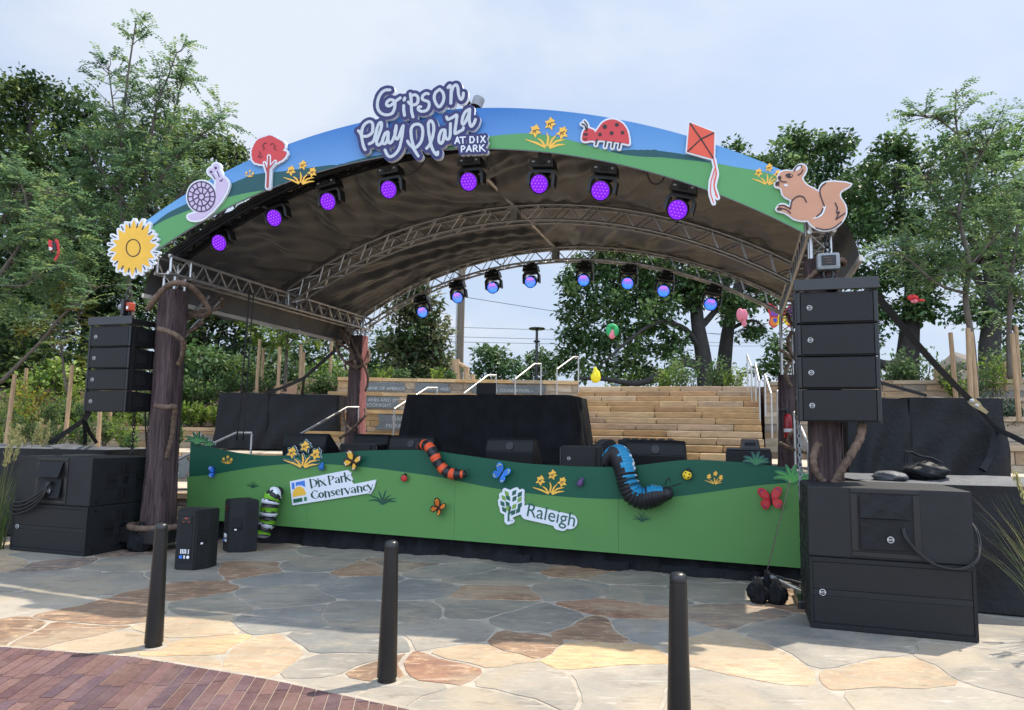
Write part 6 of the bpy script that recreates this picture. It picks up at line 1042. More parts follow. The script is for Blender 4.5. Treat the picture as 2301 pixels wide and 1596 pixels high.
# hoists
def hoist(label, u, v, zt, zb, kind):
    t = thing('chain_hoist', label, 'hoist', S(u, v, zb), -AN, 'chain hoists'); H_ = zt - zb
    if kind == 'grey':
        mb = MB(); mb.box((0, 0, H_ - .16), (.21, .14, .17), bev=.03); mb.build('motor', 'grey_box', t); mb = MB(); mb.box((0, -.074, H_ - .155), (.13, .012, .10), bev=.004); mb.build('rating_plate', 'plastic', t); mb = MB()
        for k_ in range(3): mb.box((0, -.082, H_ - .13 - k_ * .027), (.09 - .02 * k_, .003, .007))
        mb.build('plate_print', 'vine', t)
    else:
        mb = MB(); mb.lathe([(.055, -.13), (.065, -.1), (.065, 0)], 14, Matrix.Translation((-.02, 0, H_ - .14)) @ Matrix.Rotation(PI / 2, 4, 'Y') @ Matrix.Scale(.75, 4)); mb.build('motor', 'grey_box', t, smooth=True, ang=40); mb = MB(); mb.box((.06, 0, H_ - .14), (.075, .10, .12), bev=.02); mb.build('gear_case', 'orange_red', t); mb = MB(); mb.box((.0, -.01, H_ - .15), (.05, .14, .22), bev=.01); mb.build('hoist_body', 'metal_black', t); mb = MB(); mb.box((.075, -.067, H_ - .16), (.03, .003, .04)); mb.build('sticker', 'label_white', t)
    chain((0, 0, H_ + .12), (0, 0, H_ - .07), 'top_hook', '', '', m='metal_black', parent=t, n=3, w=.05, r=.022); chain((.005, 0, H_ - .24), (.005, 0, .16), 'load_chain', '', '', m='metal_black', parent=t, w=.03, r=.016)
    mb = MB(); mb.tube([(.045 * math.cos(q), 0, .10 + .055 * math.sin(q)) for q in np.linspace(-.4 * PI, 1.4 * PI, 14)], .013, 7); mb.tube([(-.05, 0, .055), (.05, 0, .055)], .015, 8); mb.build('shackle', 'metal_black', t, smooth=True); return t
hoist('grey box chain hoist hanging above the right line array', 4.10, -.20, 3.47, 3.09, 'grey'); hoist('silver and orange chain hoist hanging above the left line array', -4.60, -.23, 3.32, 3.0, 'orange')
for l, u, v, z0, z1 in (('grey hoist chain hanging below the right line array, beside the tower', 3.80, -.15, 2.0, .98), ('thin hoist chain hanging left of the front left tower', -4.72, .15, 2.1, 1.0), ('second thin hoist chain left of the front left tower', -4.46, .15, 2.1, 1.0)):
    b0 = S(u, v, z1); o = chain(Vector((0, 0, z0 - z1)), Vector((0, 0, 0)), 'hoist_chain', '', '', m='metal_black' if u < 0 else 'grey_box', w=.028, r=.015); o.location = b0; tag(o, l, 'chain', 'hoist chains')
def cable(label, pts, r=.012, name='cable', m='cable', cat='cable', group=None, fine=7):
    P = [Vector(p) for p in spline(pts, fine)]; b0 = P[0].copy(); mb = MB(); mb.tube([p - b0 for p in P], r, 6); o = mb.build(name, m, smooth=True); o.location = b0; return tag(o, label, cat, group)
for l, u in (('black cable dropping beside the front left tower', -4.36), ('second black cable dropping beside the front left tower', -4.28)): cable(l, [tuple(S(u, -.05, 1.9)), tuple(S(u - .03, .05, 1.4)), tuple(S(u + .02, .1, .9))], .011, group='cables under the left line array')
cable('long black cable hanging from the left side truss behind the cases', [tuple(S(-3.7, 1.1, 3.6)), tuple(S(-3.72, 1.1, 2.6)), tuple(S(-3.85, 1.2, 1.4))], .012); cable('second long cable beside the one hanging from the left side truss', [tuple(S(-3.66, 1.15, 3.6)), tuple(S(-3.68, 1.15, 2.6)), tuple(S(-3.74, 1.2, 1.4))], .010)
# subwoofers
def handle_cup(t, x, y, z, w, h, side):
    mb = MB(); mb.box((x, y, z), (.008, w, h), bev=.003); b = mb.build('handle_cup', 'recess', t); mb = MB(); mb.box((x + side * .004, y, z), (.012, w * .2 if h < w * 1.2 else w * .8, h * .7 if h < w * 1.2 else h * .16), bev=.004); mb.build('grip', 'plastic', b)
def sub(label, u, v, z, w, flip, group, left):
    t = thing('subwoofer', label, 'subwoofer', S(u, v, z), -AN, group); h, d = .592, .98; mb = MB(); mb.box((0, d / 2, h / 2), (w, d, h - .004), bev=.012); mb.build('cabinet', 'cabinet_soft', t)
    for s in (-1, 1):
        for y, zz, a, b in ((.30, .30, .16, .20), (.50, .45, .20, .14), (.50, .14, .20, .14), (.75, .30, .16, .20)): handle_cup(t, s * (w / 2 + .002), y, zz, a, b, s)
        mb = MB(); mb.lathe([(.055, 0), (.055, .006), (.045, .002)], 16, Matrix.Translation((s * (w / 2 + .001), .53, .30)) @ Matrix.Rotation(s * PI / 2, 4, 'Y')); mb.build('pole_dish', 'plastic', t)
        mb = MB()
        for y, zz in ((.10, .07), (.10, .53), (.88, .07), (.88, .53)): mb.lathe([(.02, 0), (.02, .008)], 10, Matrix.Translation((s * (w / 2), y, zz)) @ Matrix.Rotation(s * PI / 2, 4, 'Y'))
        mb.build('stacking_foot', 'plastic', t)
    if not flip:
        for zz in (.163, .437): mb = MB(); mb.box((0, -.004, zz), (w - .06, .012, .22), bev=.004); mb.build('grille', 'grille', t)
        mb = MB(); mb.box((0, -.004, .30), (w - .06, .011, .048)); mb.build('centre_bar', 'cabinet_soft', t); mb = MB()
        for s in (-1, 1): mb.box((s * (w / 2 - .014), -.004, .296), (.028, .02, h - .01), bev=.005)
        mb.box((0, -.004, .022), (w - .05, .018, .040), bev=.005); mb.box((0, -.004, h - .024), (w - .05, .018, .036), bev=.005); mb.build('front_frame', 'cabinet', t); badge(t, (-w / 2 + .10, -.012, .30), .026)
    else:
        mb = MB(); x0, hw, z0, z1 = -.02, .235, .05, .555
        for c, q in (((x0, -.003, z1 + .01), (hw * 2 + .05, .012, .035)), ((x0, -.003, z0 - .01), (hw * 2 + .05, .012, .035)), ((x0 - hw, -.003, .30), (.05, .0115, .47)), ((x0 + hw, -.003, .30), (.05, .0115, .47))): mb.box(c, q, bev=.003)
        mb.build('amp_frame', 'plastic', t); mb = MB(); mb.box((x0, .0, .30), (.43, .006, .48)); mb.build('amp_panel', 'recess', t)
        for a, b_, out in ((.535, .345, .075 if left else .020), (.335, .09, .045 if left else .012)):
            P = [[Vector((x0 - .19 + .38 * i / 10 - (.10 * (1 - j / 6) * 0), -.012 - out * (j / 6) - .004 * math.sin(i * 1.3 + j), a + (b_ - a) * j / 6)) for i in range(11)] for j in range(7)]; mb = MB(); mb.grid(P); mb.grid([[p + Vector((0, .004, 0)) for p in r_] for r_ in P[::-1]]); mb.build('rain_flap', 'tarp', t, smooth=True)
        badge(t, (x0 + .03, -.012 - (.045 if left else .022), .175), .026)
    return t
wr = 1.235
sub('lower black subwoofer of the right stack, with a perforated front grille', 4.41, -.965, 0, wr, False, 'subwoofers', False); sub('upper black subwoofer of the right stack, turned to show its amplifier flap', 4.41, -.965, .592, wr, True, 'subwoofers', False)
sub('lower black subwoofer of the left stack, grille facing the camera', -4.98, -.79, 0, wr, False, 'subwoofers', True); sub('upper black subwoofer of the left stack, with two open rain flaps', -4.98, -.79, .592, wr, True, 'subwoofers', True)
def cp(crop, L, v): return [tuple(S(*av(*K(crop, x, y), v + (o or 0)))) for x, y, o in L]
for k_, dx in enumerate((0, 14)): cable(('inner' if k_ else 'outer') + ' black cable looping from the right upper subwoofer flap', cp('r6', [(1060 + dx, 615, -.03), (1090 + dx, 700, -.07), (1180 + dx, 810, -.06), (1300 + dx, 900, -.05), (1450 + dx, 945, -.05), (1580, 940 - dx, -.04), (1670, 870 - dx, -.02), (1690 - dx, 750, .06), (1670 - dx, 650, .12), (1622, 580, .18)], -.965), .0075, group='cables on the right subwoofers')
for k_ in range(4): cable(f'{["topmost", "second", "third", "lowest"][k_]} of four black cables looping from the left subwoofer flap', cp('t5', [(470 - 12 * k_, 770, -.05), (420, 830 + 14 * k_, -.10), (330, 900 + 30 * k_, -.08), (210, 960 + 32 * k_, -.06), (110, 950 + 36 * k_, -.04), (85, 890 + 16 * k_, .05)], -.79), .011, group='cables on the left subwoofers')
# floor speakers
def floor_speaker(label, p, rz):
    t = thing('floor_speaker', label, 'speaker', p, rz, 'small floor speakers'); h = .66; fp = [(-.115, 0), (.115, 0), (.20, .17), (.20, .34), (-.20, .34), (-.20, .17)]; mb = MB(); bm = bmesh.new(); b = [bm.verts.new((x, y, .0)) for x, y in fp]; tp = [bm.verts.new((x, y, h)) for x, y in fp]; bm.faces.new(b[::-1]); bm.faces.new(tp)
    for i in range(6): bm.faces.new((b[i], b[(i + 1) % 6], tp[(i + 1) % 6], tp[i]))
    bmesh.ops.bevel(bm, geom=bm.edges[:], offset=.012, segments=2, affect='EDGES'); bm.verts.index_update(); mb._a([v.co.copy() for v in bm.verts], [[v.index for v in f.verts] for f in bm.faces]); bm.free(); mb.build('cabinet', 'cabinet_soft', t)
    mb = MB(); mb.box((0, -.001, .34), (.155, .008, .52), bev=.003); a = mb.build('amp_panel', 'recess', t); mb = MB(); mb.box((0, -.006, .555), (.12, .008, .06)); mb.build('display', 'plastic', a); mb = MB()
    for x, z, w_, q in ((0, .57, .04, .012), (-.03, .53, .012, .012), (.03, .53, .012, .012)): mb.box((x, -.011, z), (w_, .003, q))
    mb.build('red_readout', 'orange_red', a); mb = MB()
    for k_ in range(5): mb.box((-.045 + .02 * k_ + (.012 if k_ == 4 else 0), -.006, .205), (.011, .004, .05))
    mb.box((.0, -.006, .145), (.016, .004, .035)); mb.lathe([(.018, 0), (.018, .004), (.008, .004)], 12, Matrix.Translation((.042, -.003, .145)) @ Matrix.Rotation(PI / 2, 4, 'X')); mb.build('rating_label', 'label_white', a); mb = MB(); mb.lathe([(.02, 0), (.02, .008)], 12, Matrix.Translation((-.042, -.003, .145)) @ Matrix.Rotation(PI / 2, 4, 'X')); mb.build('power_socket', 'logo_blue', a)
    for s in (-1, 1):
        n = Vector((s * .17, -.085, 0)).normalized(); e = Vector((-n.y, n.x, 0)) * -s; c = Vector((s * .1575, .085, .36)) + n * .001; Mx = Matrix(((e.x, n.x, 0, c.x), (e.y, n.y, 0, c.y), (0, 0, 1, c.z), (0, 0, 0, 1))); mb = MB(); mb.box((0, 0, 0), (.125, .006, .17), M=Mx, bev=.002); hc = mb.build('handle_cup', 'recess', t); mb = MB(); mb.box((0, .006, -.035), (.11, .014, .035), M=Mx, bev=.005); mb.build('grip', 'cabinet', hc); mb = MB(); mb.box((.015, .006, -.07), (.028, .004, .02), M=Mx); mb.build('sticker', 'label_white', hc)
        mb = MB()
        for z in (.05, .60): mb.box((0, .001, z - .36), (.03, .005, .025), M=Mx)
        mb.build('rigging_point', 'recess', t)
    mb = MB(); mb.box((0, .343, .33), (.36, .01, .60), bev=.004); mb.build('grille', 'grille_fine', t); return t
pA = atz(437, 1283); floor_speaker('black floor speaker showing its rear control panel, near the left bollard', (pA.x - .13, pA.y + .02, 0), R(-8)); pB = atz(545, 1241); floor_speaker('black floor speaker standing against the green caterpillar', (pB.x - .235, pB.y + .02, 0), R(-52))
# stage monitors and small cabinets on the deck
ZD = 1.122
def monitor(label, px, v, w, py, rz=0, logo=False):
    u = av(px, 1000, v).x; t = thing('stage_monitor', label, 'monitor speaker', S(u, v, ZD), -AN + rz, 'wedge monitors on the stage'); pr = [(0, .0), (-.03, .22), (.015, .36), (.06, .40), (.10, .40), (.44, .12), (.46, .0)]; mb = MB(); bm = bmesh.new(); A_ = [bm.verts.new((-w / 2, y, z)) for y, z in pr]; B_ = [bm.verts.new((w / 2, y, z)) for y, z in pr]; bm.faces.new(A_); bm.faces.new(B_[::-1])
    for i in range(len(pr)): bm.faces.new((A_[i], B_[i], B_[(i + 1) % len(pr)], A_[(i + 1) % len(pr)]))
    bmesh.ops.recalc_face_normals(bm, faces=bm.faces[:]); bmesh.ops.bevel(bm, geom=bm.edges[:], offset=.01, segments=2, affect='EDGES'); bm.verts.index_update(); mb._a([q.co.copy() for q in bm.verts], [[q.index for q in f.verts] for f in bm.faces]); bm.free(); mb.build('cabinet', 'cabinet', t)
    n = Vector((0, .28, .34)).normalized(); e = Vector((0, .34, -.28)).normalized(); c = Vector((0, .27, .26)) + n * .004; Mx = Matrix(((1, e.x, n.x, c.x), (0, e.y, n.y, c.y), (0, e.z, n.z, c.z), (0, 0, 0, 1))); mb = MB(); mb.box((0, 0, 0), (w - .06, .38, .012), M=Mx, bev=.004); mb.build('grille', 'grille_fine', t)
    if logo:
        mb = MB(); n2 = Vector((0, -.14, .045)).normalized() * 1; c = Vector((0, -.014, .29)); a_ = Vector((0, .30, .95)).normalized(); n2 = Vector((0, -.95, .30)).normalized(); Mx = Matrix(((1, a_.x, n2.x, c.x), (0, a_.y, n2.y, c.y), (0, a_.z, n2.z, c.z), (0, 0, 0, 1))); mb.lathe([(.055, .0), (.055, .008), (.048, .008), (.048, .004)], 20, Mx); lg_ = mb.build('round_emblem', 'plastic', t); mb = MB(); add_text(mb, 'RCF', .05, Mx @ Matrix.Translation((0, 0, .008))); mb.build('lettering', 'metal_black', lg_)
    return t
monitor('wedge monitor behind the big daffodil board', 684, 1.5, .74, 973); monitor('wedge monitor at the foot of the rear left tower', 832, 2.6, .64, 972); monitor('wedge monitor behind the orange caterpillar', 924, 1.5, .68, 978, logo=True); monitor('wedge monitor in front of the middle of the draped table', 1146, 1.45, .66, 984, logo=True); monitor('wedge monitor just right of the blue caterpillar', 1473, 1.45, .72, 988, logo=True); monitor('wedge monitor turned sideways at the right end of the draped table', 1376, 2.0, .5, 984, R(115))
def fill(label, px, v, w, h):
    u = av(px, 1010, v).x; t = thing('front_fill_speaker', label, 'speaker', S(u, v, ZD), -AN, 'low fill speakers on the stage'); mb = MB(); mb.box((0, .19, h / 2), (w, .36, h), bev=.01); mb.build('cabinet', 'cabinet', t); mb = MB(); mb.box((-.02, 0, h / 2), (w - .10, .02, h - .03), bev=.004); mb.build('grille', 'grille', t)
    for s in (-1, 1): mb = MB(); mb.box((s * (w / 2 + .008), .12, h / 2), (.016, .2, h - .04), bev=.004); mb.build('rigging_bar', 'metal_black', t)
    badge(t, (-w / 2 + .11, -.011, h / 2), .021)
fill('low fill speaker left of the draped table, between two wedges', 803, 1.35, .56, .27); fill('low fill speaker left of the blue caterpillar', 1305, 1.2, .52, .31)
u = av(1682, 1020, 1.3).x; t = thing('equipment_case', 'black equipment case at the right end of the stage', 'case', S(u, 1.3, ZD), -AN); mb = MB(); mb.box((0, .2, .15), (.52, .4, .30), bev=.012); mb.build('case_body', 'cabinet', t); mb = MB(); mb.box((0, .2, .315), (.50, .38, .03), bev=.01); mb.build('lid', 'plastic', t); mb = MB(); mb.box((.14, -.003, .13), (.05, .012, .06)); mb.build('latch', 'metal_black', t)
t = thing('control_box', 'small black box sitting on the equipment case', 'device', S(u + .02, 1.4, ZD + .33), -AN); mb = MB(); mb.hexa([Vector(p) for p in ((-.10, 0, 0), (.10, 0, 0), (.12, .2, 0), (-.12, .2, 0), (-.085, .02, .09), (.085, .02, .09), (.10, .18, .11), (-.10, .18, .11))]); mb.build('housing', 'plastic', t); mb = MB(); mb.box((0, .006, .05), (.12, .006, .04)); mb.build('screen', 'recess', t)
u = av(1450, 990, 2.0).x; t = thing('equipment_case', 'dark flight case with a ribbed lid behind the right wedge monitor', 'case', S(u, 2.1, ZD), -AN); mb = MB(); mb.box((0, .25, .2), (.78, .42, .40), bev=.015); mb.build('case_body', 'cabinet', t); mb = MB()
for k_ in range(6): mb.box((-.3 + .12 * k_, .25, .41), (.05, .40, .02))
mb.build('lid_rib', 'plastic', t)
# draped table
ZT = 2.2; FL_, FR_, BR_ = toS(atz(918, 887.5, ZT)), toS(atz(1281, 888.5, ZT)), toS(atz(1316, 897, ZT)); FL_, FR_, BR_ = Vector((FL_.x, FL_.y)), Vector((FR_.x, FR_.y)), Vector((BR_.x, BR_.y)); BL_ = FL_ + (BR_ - FR_); cn = [FL_, FR_, BR_, BL_]
t = sthing('draped_table', 'tall table covered to the floor in pleated black cloth', 'table'); per = []
for i in range(4):
    a, b = cn[i], cn[(i + 1) % 4]; n = max(6, int((b - a).length / .025)); nr = Vector(((b - a).y, -(b - a).x)).normalized()
    for k_ in range(n): per.append((a.lerp(b, k_ / n), nr if 0 < k_ else (nr + Vector(((a - cn[i - 1]).y, -(a - cn[i - 1]).x)).normalized()).normalized(), k_ / n))
P = []; rj = random.Random(8); ph = [rj.uniform(-1, 1) for _ in range(9)]
for j, z in enumerate((ZT, ZT - .012, ZT - .05, ZT - .16, ZT - .35, ZT - .6, ZT - .85, ZD + .005)):
    f = (ZT - z) / (ZT - ZD); row = []
    for i, (p, nr, k_) in enumerate(per + per[:1]): fold = .5 + .5 * math.sin(i * .47 + 1.5 * math.sin(i * .09) + f * .6 * math.sin(i * .031)); q = p + nr * (.016 * (j > 0) + .13 * f + f ** .6 * (.075 * fold + .035 * math.sin(i * .13 + 2))); row.append(Vector((q.x, q.y, z - (.008 if j == 0 else 0))))
    P.append(row)
mb = MB(); mb.grid(P[::-1]); mb._a([Vector((p.x, p.y, ZT - .008)) for p, _, _ in per], [tuple(range(len(per)))]); mb.build('cloth', 'drape', t, smooth=True, ang=50)
mb = MB(); P = []
for z, o in ((ZT + .004, .0), (ZT + .002, .02), (ZT - .05, .03), (ZT - .065, .024)): P.append([Vector((p.x + nr.x * o, p.y + nr.y * o, z + .004 * math.sin(i * .2))) for i, (p, nr, _) in enumerate(per + per[:1])])
mb.grid(P[::-1]); mb._a([Vector((p.x, p.y, ZT + .003)) for p, _, _ in per], [tuple(range(len(per)))]); mb.build('top_cloth', 'drape', t, smooth=True, ang=50)
p = toS(atz(1087, 888, ZT)); t = thing('laptop', 'open black laptop on the draped table', 'laptop', S(p.x, p.y + .12, ZT + .008), -AN + R(4)); mb = MB(); mb.box((0, .13, .009), (.34, .24, .018), bev=.004); mb.build('base', 'plastic', t); mb = MB(); mb.box((0, .0, .105), (.345, .012, .195), bev=.004); mb.build('lid', 'recess', t)
# moving head lights
def head(label, u, v, zl, kind, roll, group, rise):
    # zl: lens centre height; hangs from the arch above
    t = thing('moving_head_light', label, 'stage light', S(u, v, zl), 0, group); t.rotation_euler = (Matrix.Rotation(-AN, 3, 'Z') @ Matrix.Rotation(roll, 3, 'Y')).to_euler(); bz = rise - .16
    mb = MB(); mb.hexa([Vector(p) for p in ((-.15, -.01, bz - .055), (.15, -.01, bz - .055), (.15, .20, bz - .055), (-.15, .20, bz - .055), (-.13, .0, bz + .055), (.13, .0, bz + .055), (.13, .19, bz + .055), (-.13, .19, bz + .055))]); b = mb.build('base', 'plastic', t); mb = MB(); mb.box((0, -.012, bz), (.09, .008, .05), bev=.002); mb.build('display', 'recess', b); mb = MB()
    for x, w_ in ((-.095, .035), (.095, .028)): mb.box((x, -.010, bz + .004), (w_, .006, .018))
    mb.build('label_strip', 'grey_box', b)
    mb = MB(); y0, y1 = .05, .17; pr = [(-.165, -.02), (-.165, bz - .12), (-.13, bz - .07), (.13, bz - .07), (.165, bz - .12), (.165, -.02)]; inn = [(-.132, -.02), (-.132, bz - .14), (-.11, bz - .105), (.11, bz - .105), (.132, bz - .14), (.132, -.02)]; mb.plate([pr + inn[::-1]], lambda p: (p[0], y0, p[1]), (0, y1 - y0, 0)); mb.build('yoke', 'plastic', t)
    tl = R(22); ax = Vector((0, -math.cos(tl), -math.sin(tl))); upv = Vector((0, -math.sin(tl), math.cos(tl))); Mx = Matrix(((1, upv.x, ax.x, 0), (0, upv.y, ax.y, .05), (0, upv.z, ax.z, 0), (0, 0, 0, 1)))
    mb = MB(); mb.lathe([(.05, -.20), (.09, -.18), (.105, -.10), (.116, -.04), (.116, .045), (.108, .052), (.104, .045), (.104, .03)], 24, Mx, cap=False); mb.lathe([(.02, -.2), (.05, -.2)], 24, Mx, cap=False); hd_ = mb.build('head', 'plastic', t, smooth=True, ang=35)
    mb = MB(); mb.lathe([(.104, .036), (.0005, .036)], 24, Mx, cap=False); mb.build('lens_plate', 'led_violet' if kind == 'v' else 'led_blue', hd_)
    rows = MB(); mats_ = ['led_violet', 'led_violet_hot', 'led_pink', 'led_mid', 'led_blue', 'recess' if kind == 'v' else 'led_web']; R3 = 2 if kind == 'v' else 3; step = .040 if kind == 'v' else .029
    for a in range(-R3, R3 + 1):
        for b_ in range(-R3, R3 + 1):
            x, y = (a + b_ / 2) * step, b_ * step * .866
            if math.hypot(x, y) > .094: continue
            m_ = (1 if (a + b_) % 3 == 0 and 0 else 0) if kind == 'v' else (2 if y > step * 1.2 else 3 if y > -step * .2 else 4)
            C_ = Mx @ Matrix.Translation((x, y, .037)); rows.lathe([(step * .5, 0), (step * .49, .003)], 6, C_ @ Matrix.Rotation(PI / 6, 4, 'Z'), 5, cap=False); rows.lathe([(step * .44, .001), (step * .36, .006), (step * .15, .008)], 6, C_ @ Matrix.Rotation(PI / 6, 4, 'Z'), m_)
            if kind == 'v': rows.sphere(Mx @ Vector((x - .004, y + .007, .045)), .0048, 6, 4, 1)
    rows.build('lens', mats_, hd_)
    mb = MB(); mb.box((0, .10, bz + .09), (.14, .05, .07)); 
    for s in (-1, 1): mb.tube([(s * .06, .10, bz + .06), (s * .06, .10, bz + .15)], .022, 8)
    mb.build('clamp', 'metal_black', t); return t
fl = [(490, 543), (614, 487), (735, 450), (872, 423), (1052, 405), (1211, 410), (1349, 425), (1523, 468)]; rl = [(948, 700), (1027, 667), (1106, 645), (1191, 632), (1311, 628), (1410, 635), (1491, 652), (1597, 682)]
oc = ['first', 'second', 'third', 'fourth', 'fifth', 'sixth', 'seventh', 'eighth']
for i, (x, y) in enumerate(fl): p = av(x, y, -.02); head(f'violet moving head light, {oc[i]} of eight from the left along the front arch', p.x, -.02, p.z, 'v', math.asin(p.x / RU) * .75, 'violet lights under the front arch', .40)
for i, (x, y) in enumerate(rl): p = av(x, y, DP); head(f'pink and blue moving head light, {oc[i]} of eight from the left on the rear arch', p.x, DP, p.z, 'b', math.asin(p.x / RU) * .55, 'pink and blue lights on the rear arch', .42)
for l, L in (('looped black cable hanging left of the fifth violet light', [('t4', 1160, 1270, -.1), ('t4', 1150, 1370, -.05), ('t4', 1090, 1450, .0), ('t4', 1000, 1525, .02), ('c2', 555, 830, .0)]), ('looped black cable right of the kite end of the arch, by the eighth violet light', [('c3', 60, 715, -.1), ('c3', 80, 765, -.05), ('c3', 115, 780, -.03), ('c3', 150, 760, -.05), ('c3', 162, 730, -.1)]), ('black cable just right of the park lettering', [('t4', 2070, 1270, -.1), ('t4', 2045, 1400, -.05), ('t4', 2080, 1495, 0), ('t4', 2020, 1400, 0)])): cable(l, [tuple(S(*av(*K(c, x, y), v))) for c, x, y, v in L], .010, group='cables under the front arch')
for k_ in range(7):
    a = -.42 + .14 * k_ ; cable(f'coiled black cable on the rear arch, {oc[k_]} of seven from the left', [tuple(S((RU - .12) * math.sin(a) + .07 * math.cos(q), DP - .10, CZ + (RU - .12) * math.cos(a) + .07 * math.sin(q))) for q in np.linspace(0, 2 * PI, 10)], .006, fine=3, group='cable coils on the rear arch')
t = sthing('spotlight_can', 'small silver spotlight can standing on top of the arch behind the sign', 'spotlight'); p = av(*K('t4', 1915, 530), .0); mb = MB(); mb.lathe([(.07, -.065), (.07, .06)], 24, Matrix.Translation(p) @ Matrix.Rotation(R(14), 4, 'Y') @ Matrix.Rotation(R(-14), 4, 'X'), cap=False); mb.lathe([(.066, -.05), (.001, -.05)], 24, Matrix.Translation(p) @ Matrix.Rotation(R(14), 4, 'Y') @ Matrix.Rotation(R(-14), 4, 'X'), 1, cap=False); mb.lathe([(.07, .057), (.001, .059)], 24, Matrix.Translation(p) @ Matrix.Rotation(R(14), 4, 'Y') @ Matrix.Rotation(R(-14), 4, 'X'), cap=False); mb.build('can', ['grey_box', 'recess'], t, smooth=True, ang=40); mb = MB(); mb.tube([p + Vector((-.03, 0, -.06)), Vector((p.x - .05, .02, p.z - .32))], .018, 7); mb.tube([p + Vector((-.1, .02, .03)), p + Vector((-.17, .02, .0)), p + Vector((-.2, .02, -.2))], .02, 7); mb.build('mount', 'metal_black', t)
# ------------------------------------------------------------------ covers, cases, straps, bags
def cover(label, cs, z0, z1, m='tarp', seed=1, wr_=.03, flare=.06, name='covered_crate', top='tarp', parent=None, sag=.03):   # cs: four ground corners (W), counter-clockwise from front left
    r = random.Random(seed); c0 = Vector((cs[0][0], cs[0][1], z0)); t = thing(name, label, 'crate', c0); C_ = [Vector((p[0], p[1])) for p in cs]; cc = sum(C_, Vector((0, 0))) / 4; per = []
    for i in range(4):
        a, b = C_[i], C_[(i + 1) % 4]; n = 26; nr = Vector(((b - a).y, -(b - a).x)).normalized(); npv = Vector(((a - C_[i - 1]).y, -(a - C_[i - 1]).x)).normalized()
        for k_ in range(n): per.append((a.lerp(b, k_ / n), (nr + npv).normalized() if k_ == 0 else nr, min(k_, n - k_) / n))
    f1, f2, f3 = r.uniform(0, 6), r.uniform(0, 6), r.uniform(.3, .6); P = []; H_ = z1 - z0
    for j in range(13):
        f = j / 12; row = []
        for i, (p, nr, e) in enumerate(per + per[:1]):
            i_ = i % len(per); w = wr_ * (math.sin(i_ * f3 + f1 + 2.2 * f + math.sin(i_ * .11) * 2) * f * .8 + .5 * math.sin(i_ * 1.3 * f3 + 9 * f + f2) * (.25 + f)) ; q = p + nr * (flare * f ** 1.5 + w + .012); row.append(Vector((q.x, q.y, z1 - H_ * f * (1 if j < 12 else .985) - (.02 if j == 0 else 0))) - c0)
        P.append(row)
    mb = MB(); mb.grid(P[::-1]); mb.build('side_cover', m, t, smooth=True); mb = MB(); n = 18; P = []
    for i in range(n + 1):
        row = []
        for j in range(n + 1): a, b = i / n, j / n; p = (C_[0] * (1 - b) + C_[1] * b) * (1 - a) + (C_[3] * (1 - b) + C_[2] * b) * a; ed = min(a, 1 - a, b, 1 - b) * 2; row.append(Vector((p.x, p.y, z1 + sag * (math.sin(a * 9 + f1) * math.sin(b * 11 + f2) + .6 * math.sin(a * 23 + b * 17)) * ed ** .5 - .02)) - c0)
        P.append(row)
    mb.grid(P); mb.build('top_cover', top, t, smooth=True); return t
cover('left one of two black wrapped cases under the canopy at the left', [(-6.62, 16.2), (-5.5, 16.2), (-5.5, 17.0), (-6.62, 17.0)], 1.10, 2.39, seed=1, flare=.10); cover('right one of two black wrapped cases under the canopy, with a shiny folded corner', [(-5.47, 16.2), (-3.92, 16.2), (-3.92, 17.0), (-5.47, 17.0)], 1.10, 2.38, seed=2, flare=.07, wr_=.04)
cover('narrow black covered case just right of the front right tower', [(4.90, 10.35), (5.70, 10.25), (5.75, 11.0), (4.95, 11.1)], 1.08, 2.19, seed=3); t = cover('big black covered case with a ratchet strap over its corner', [(5.74, 10.25), (6.95, 10.1), (7.0, 10.9), (5.8, 11.0)], 1.08, 2.21, seed=4, wr_=.035)
cover('large black draped table at the lower right edge, behind the right subwoofers', [(3.52, 6.95), (6.6, 6.55), (6.9, 8.5), (3.75, 8.9)], .0, 1.19, m='tarp', seed=5, top='tarp_grey', wr_=.04, name='draped_table'); cover('low black tarp covered pile behind the left subwoofers', [(-8.6, 10.5), (-5.75, 10.3), (-5.6, 11.4), (-8.6, 11.6)], 0, 1.26, m='tarp', seed=6, top='tarp_grey', sag=.05, name='covered_pile')
def blob(name, label, cat, p, s, m, seed, top=None, rz=0):
    r = random.Random(seed); t = thing(name, label, cat, p, rz); bm = bmesh.new(); bmesh.ops.create_icosphere(bm, subdivisions=4, radius=1); a = [r.uniform(0, 6) for _ in range(6)]
    for v in bm.verts:
        c = v.co; k_ = 1 + .10 * math.sin(c.x * 4 + a[0]) * math.sin(c.z * 5 + a[1]) + .05 * math.sin(c.x * 11 + c.y * 7 + a[2]) + .03 * math.sin(c.z * 17 + c.x * 9 + a[3]); z = c.z * s[2] * k_; v.co = Vector((c.x * s[0] * k_ * (1 - .25 * max(0, c.z)), c.y * s[1] * k_, max(-s[2] * .75, z) + s[2] * .75))
    me = bpy.data.meshes.new('body'); bm.to_mesh(me); bm.free(); me.materials.append(M[m]); me.polygons.foreach_set('use_smooth', [True] * len(me.polygons)); o = bpy.data.objects.new('bag_body', me); COL.objects.link(o); o.parent = t; return t
p = aty(2080, 1078, 7.6); t = blob('holdall_bag', 'black holdall bag lying on the draped table at right', 'bag', (p.x, 7.6, 1.18), (.235, .15, .10), 'tarp', 3, rz=-.2); mb = MB()
for s in (-1, 1): mb.tube([Vector(q) for q in spline([(-.18, s * .05, .16), (-.16, s * .05, .28), (-.05, s * .03, .24), (.06, s * .03, .22), (.15, s * .05, .17)], 5)], .010, 6)
mb.build('carry_handle', 'strap', t)
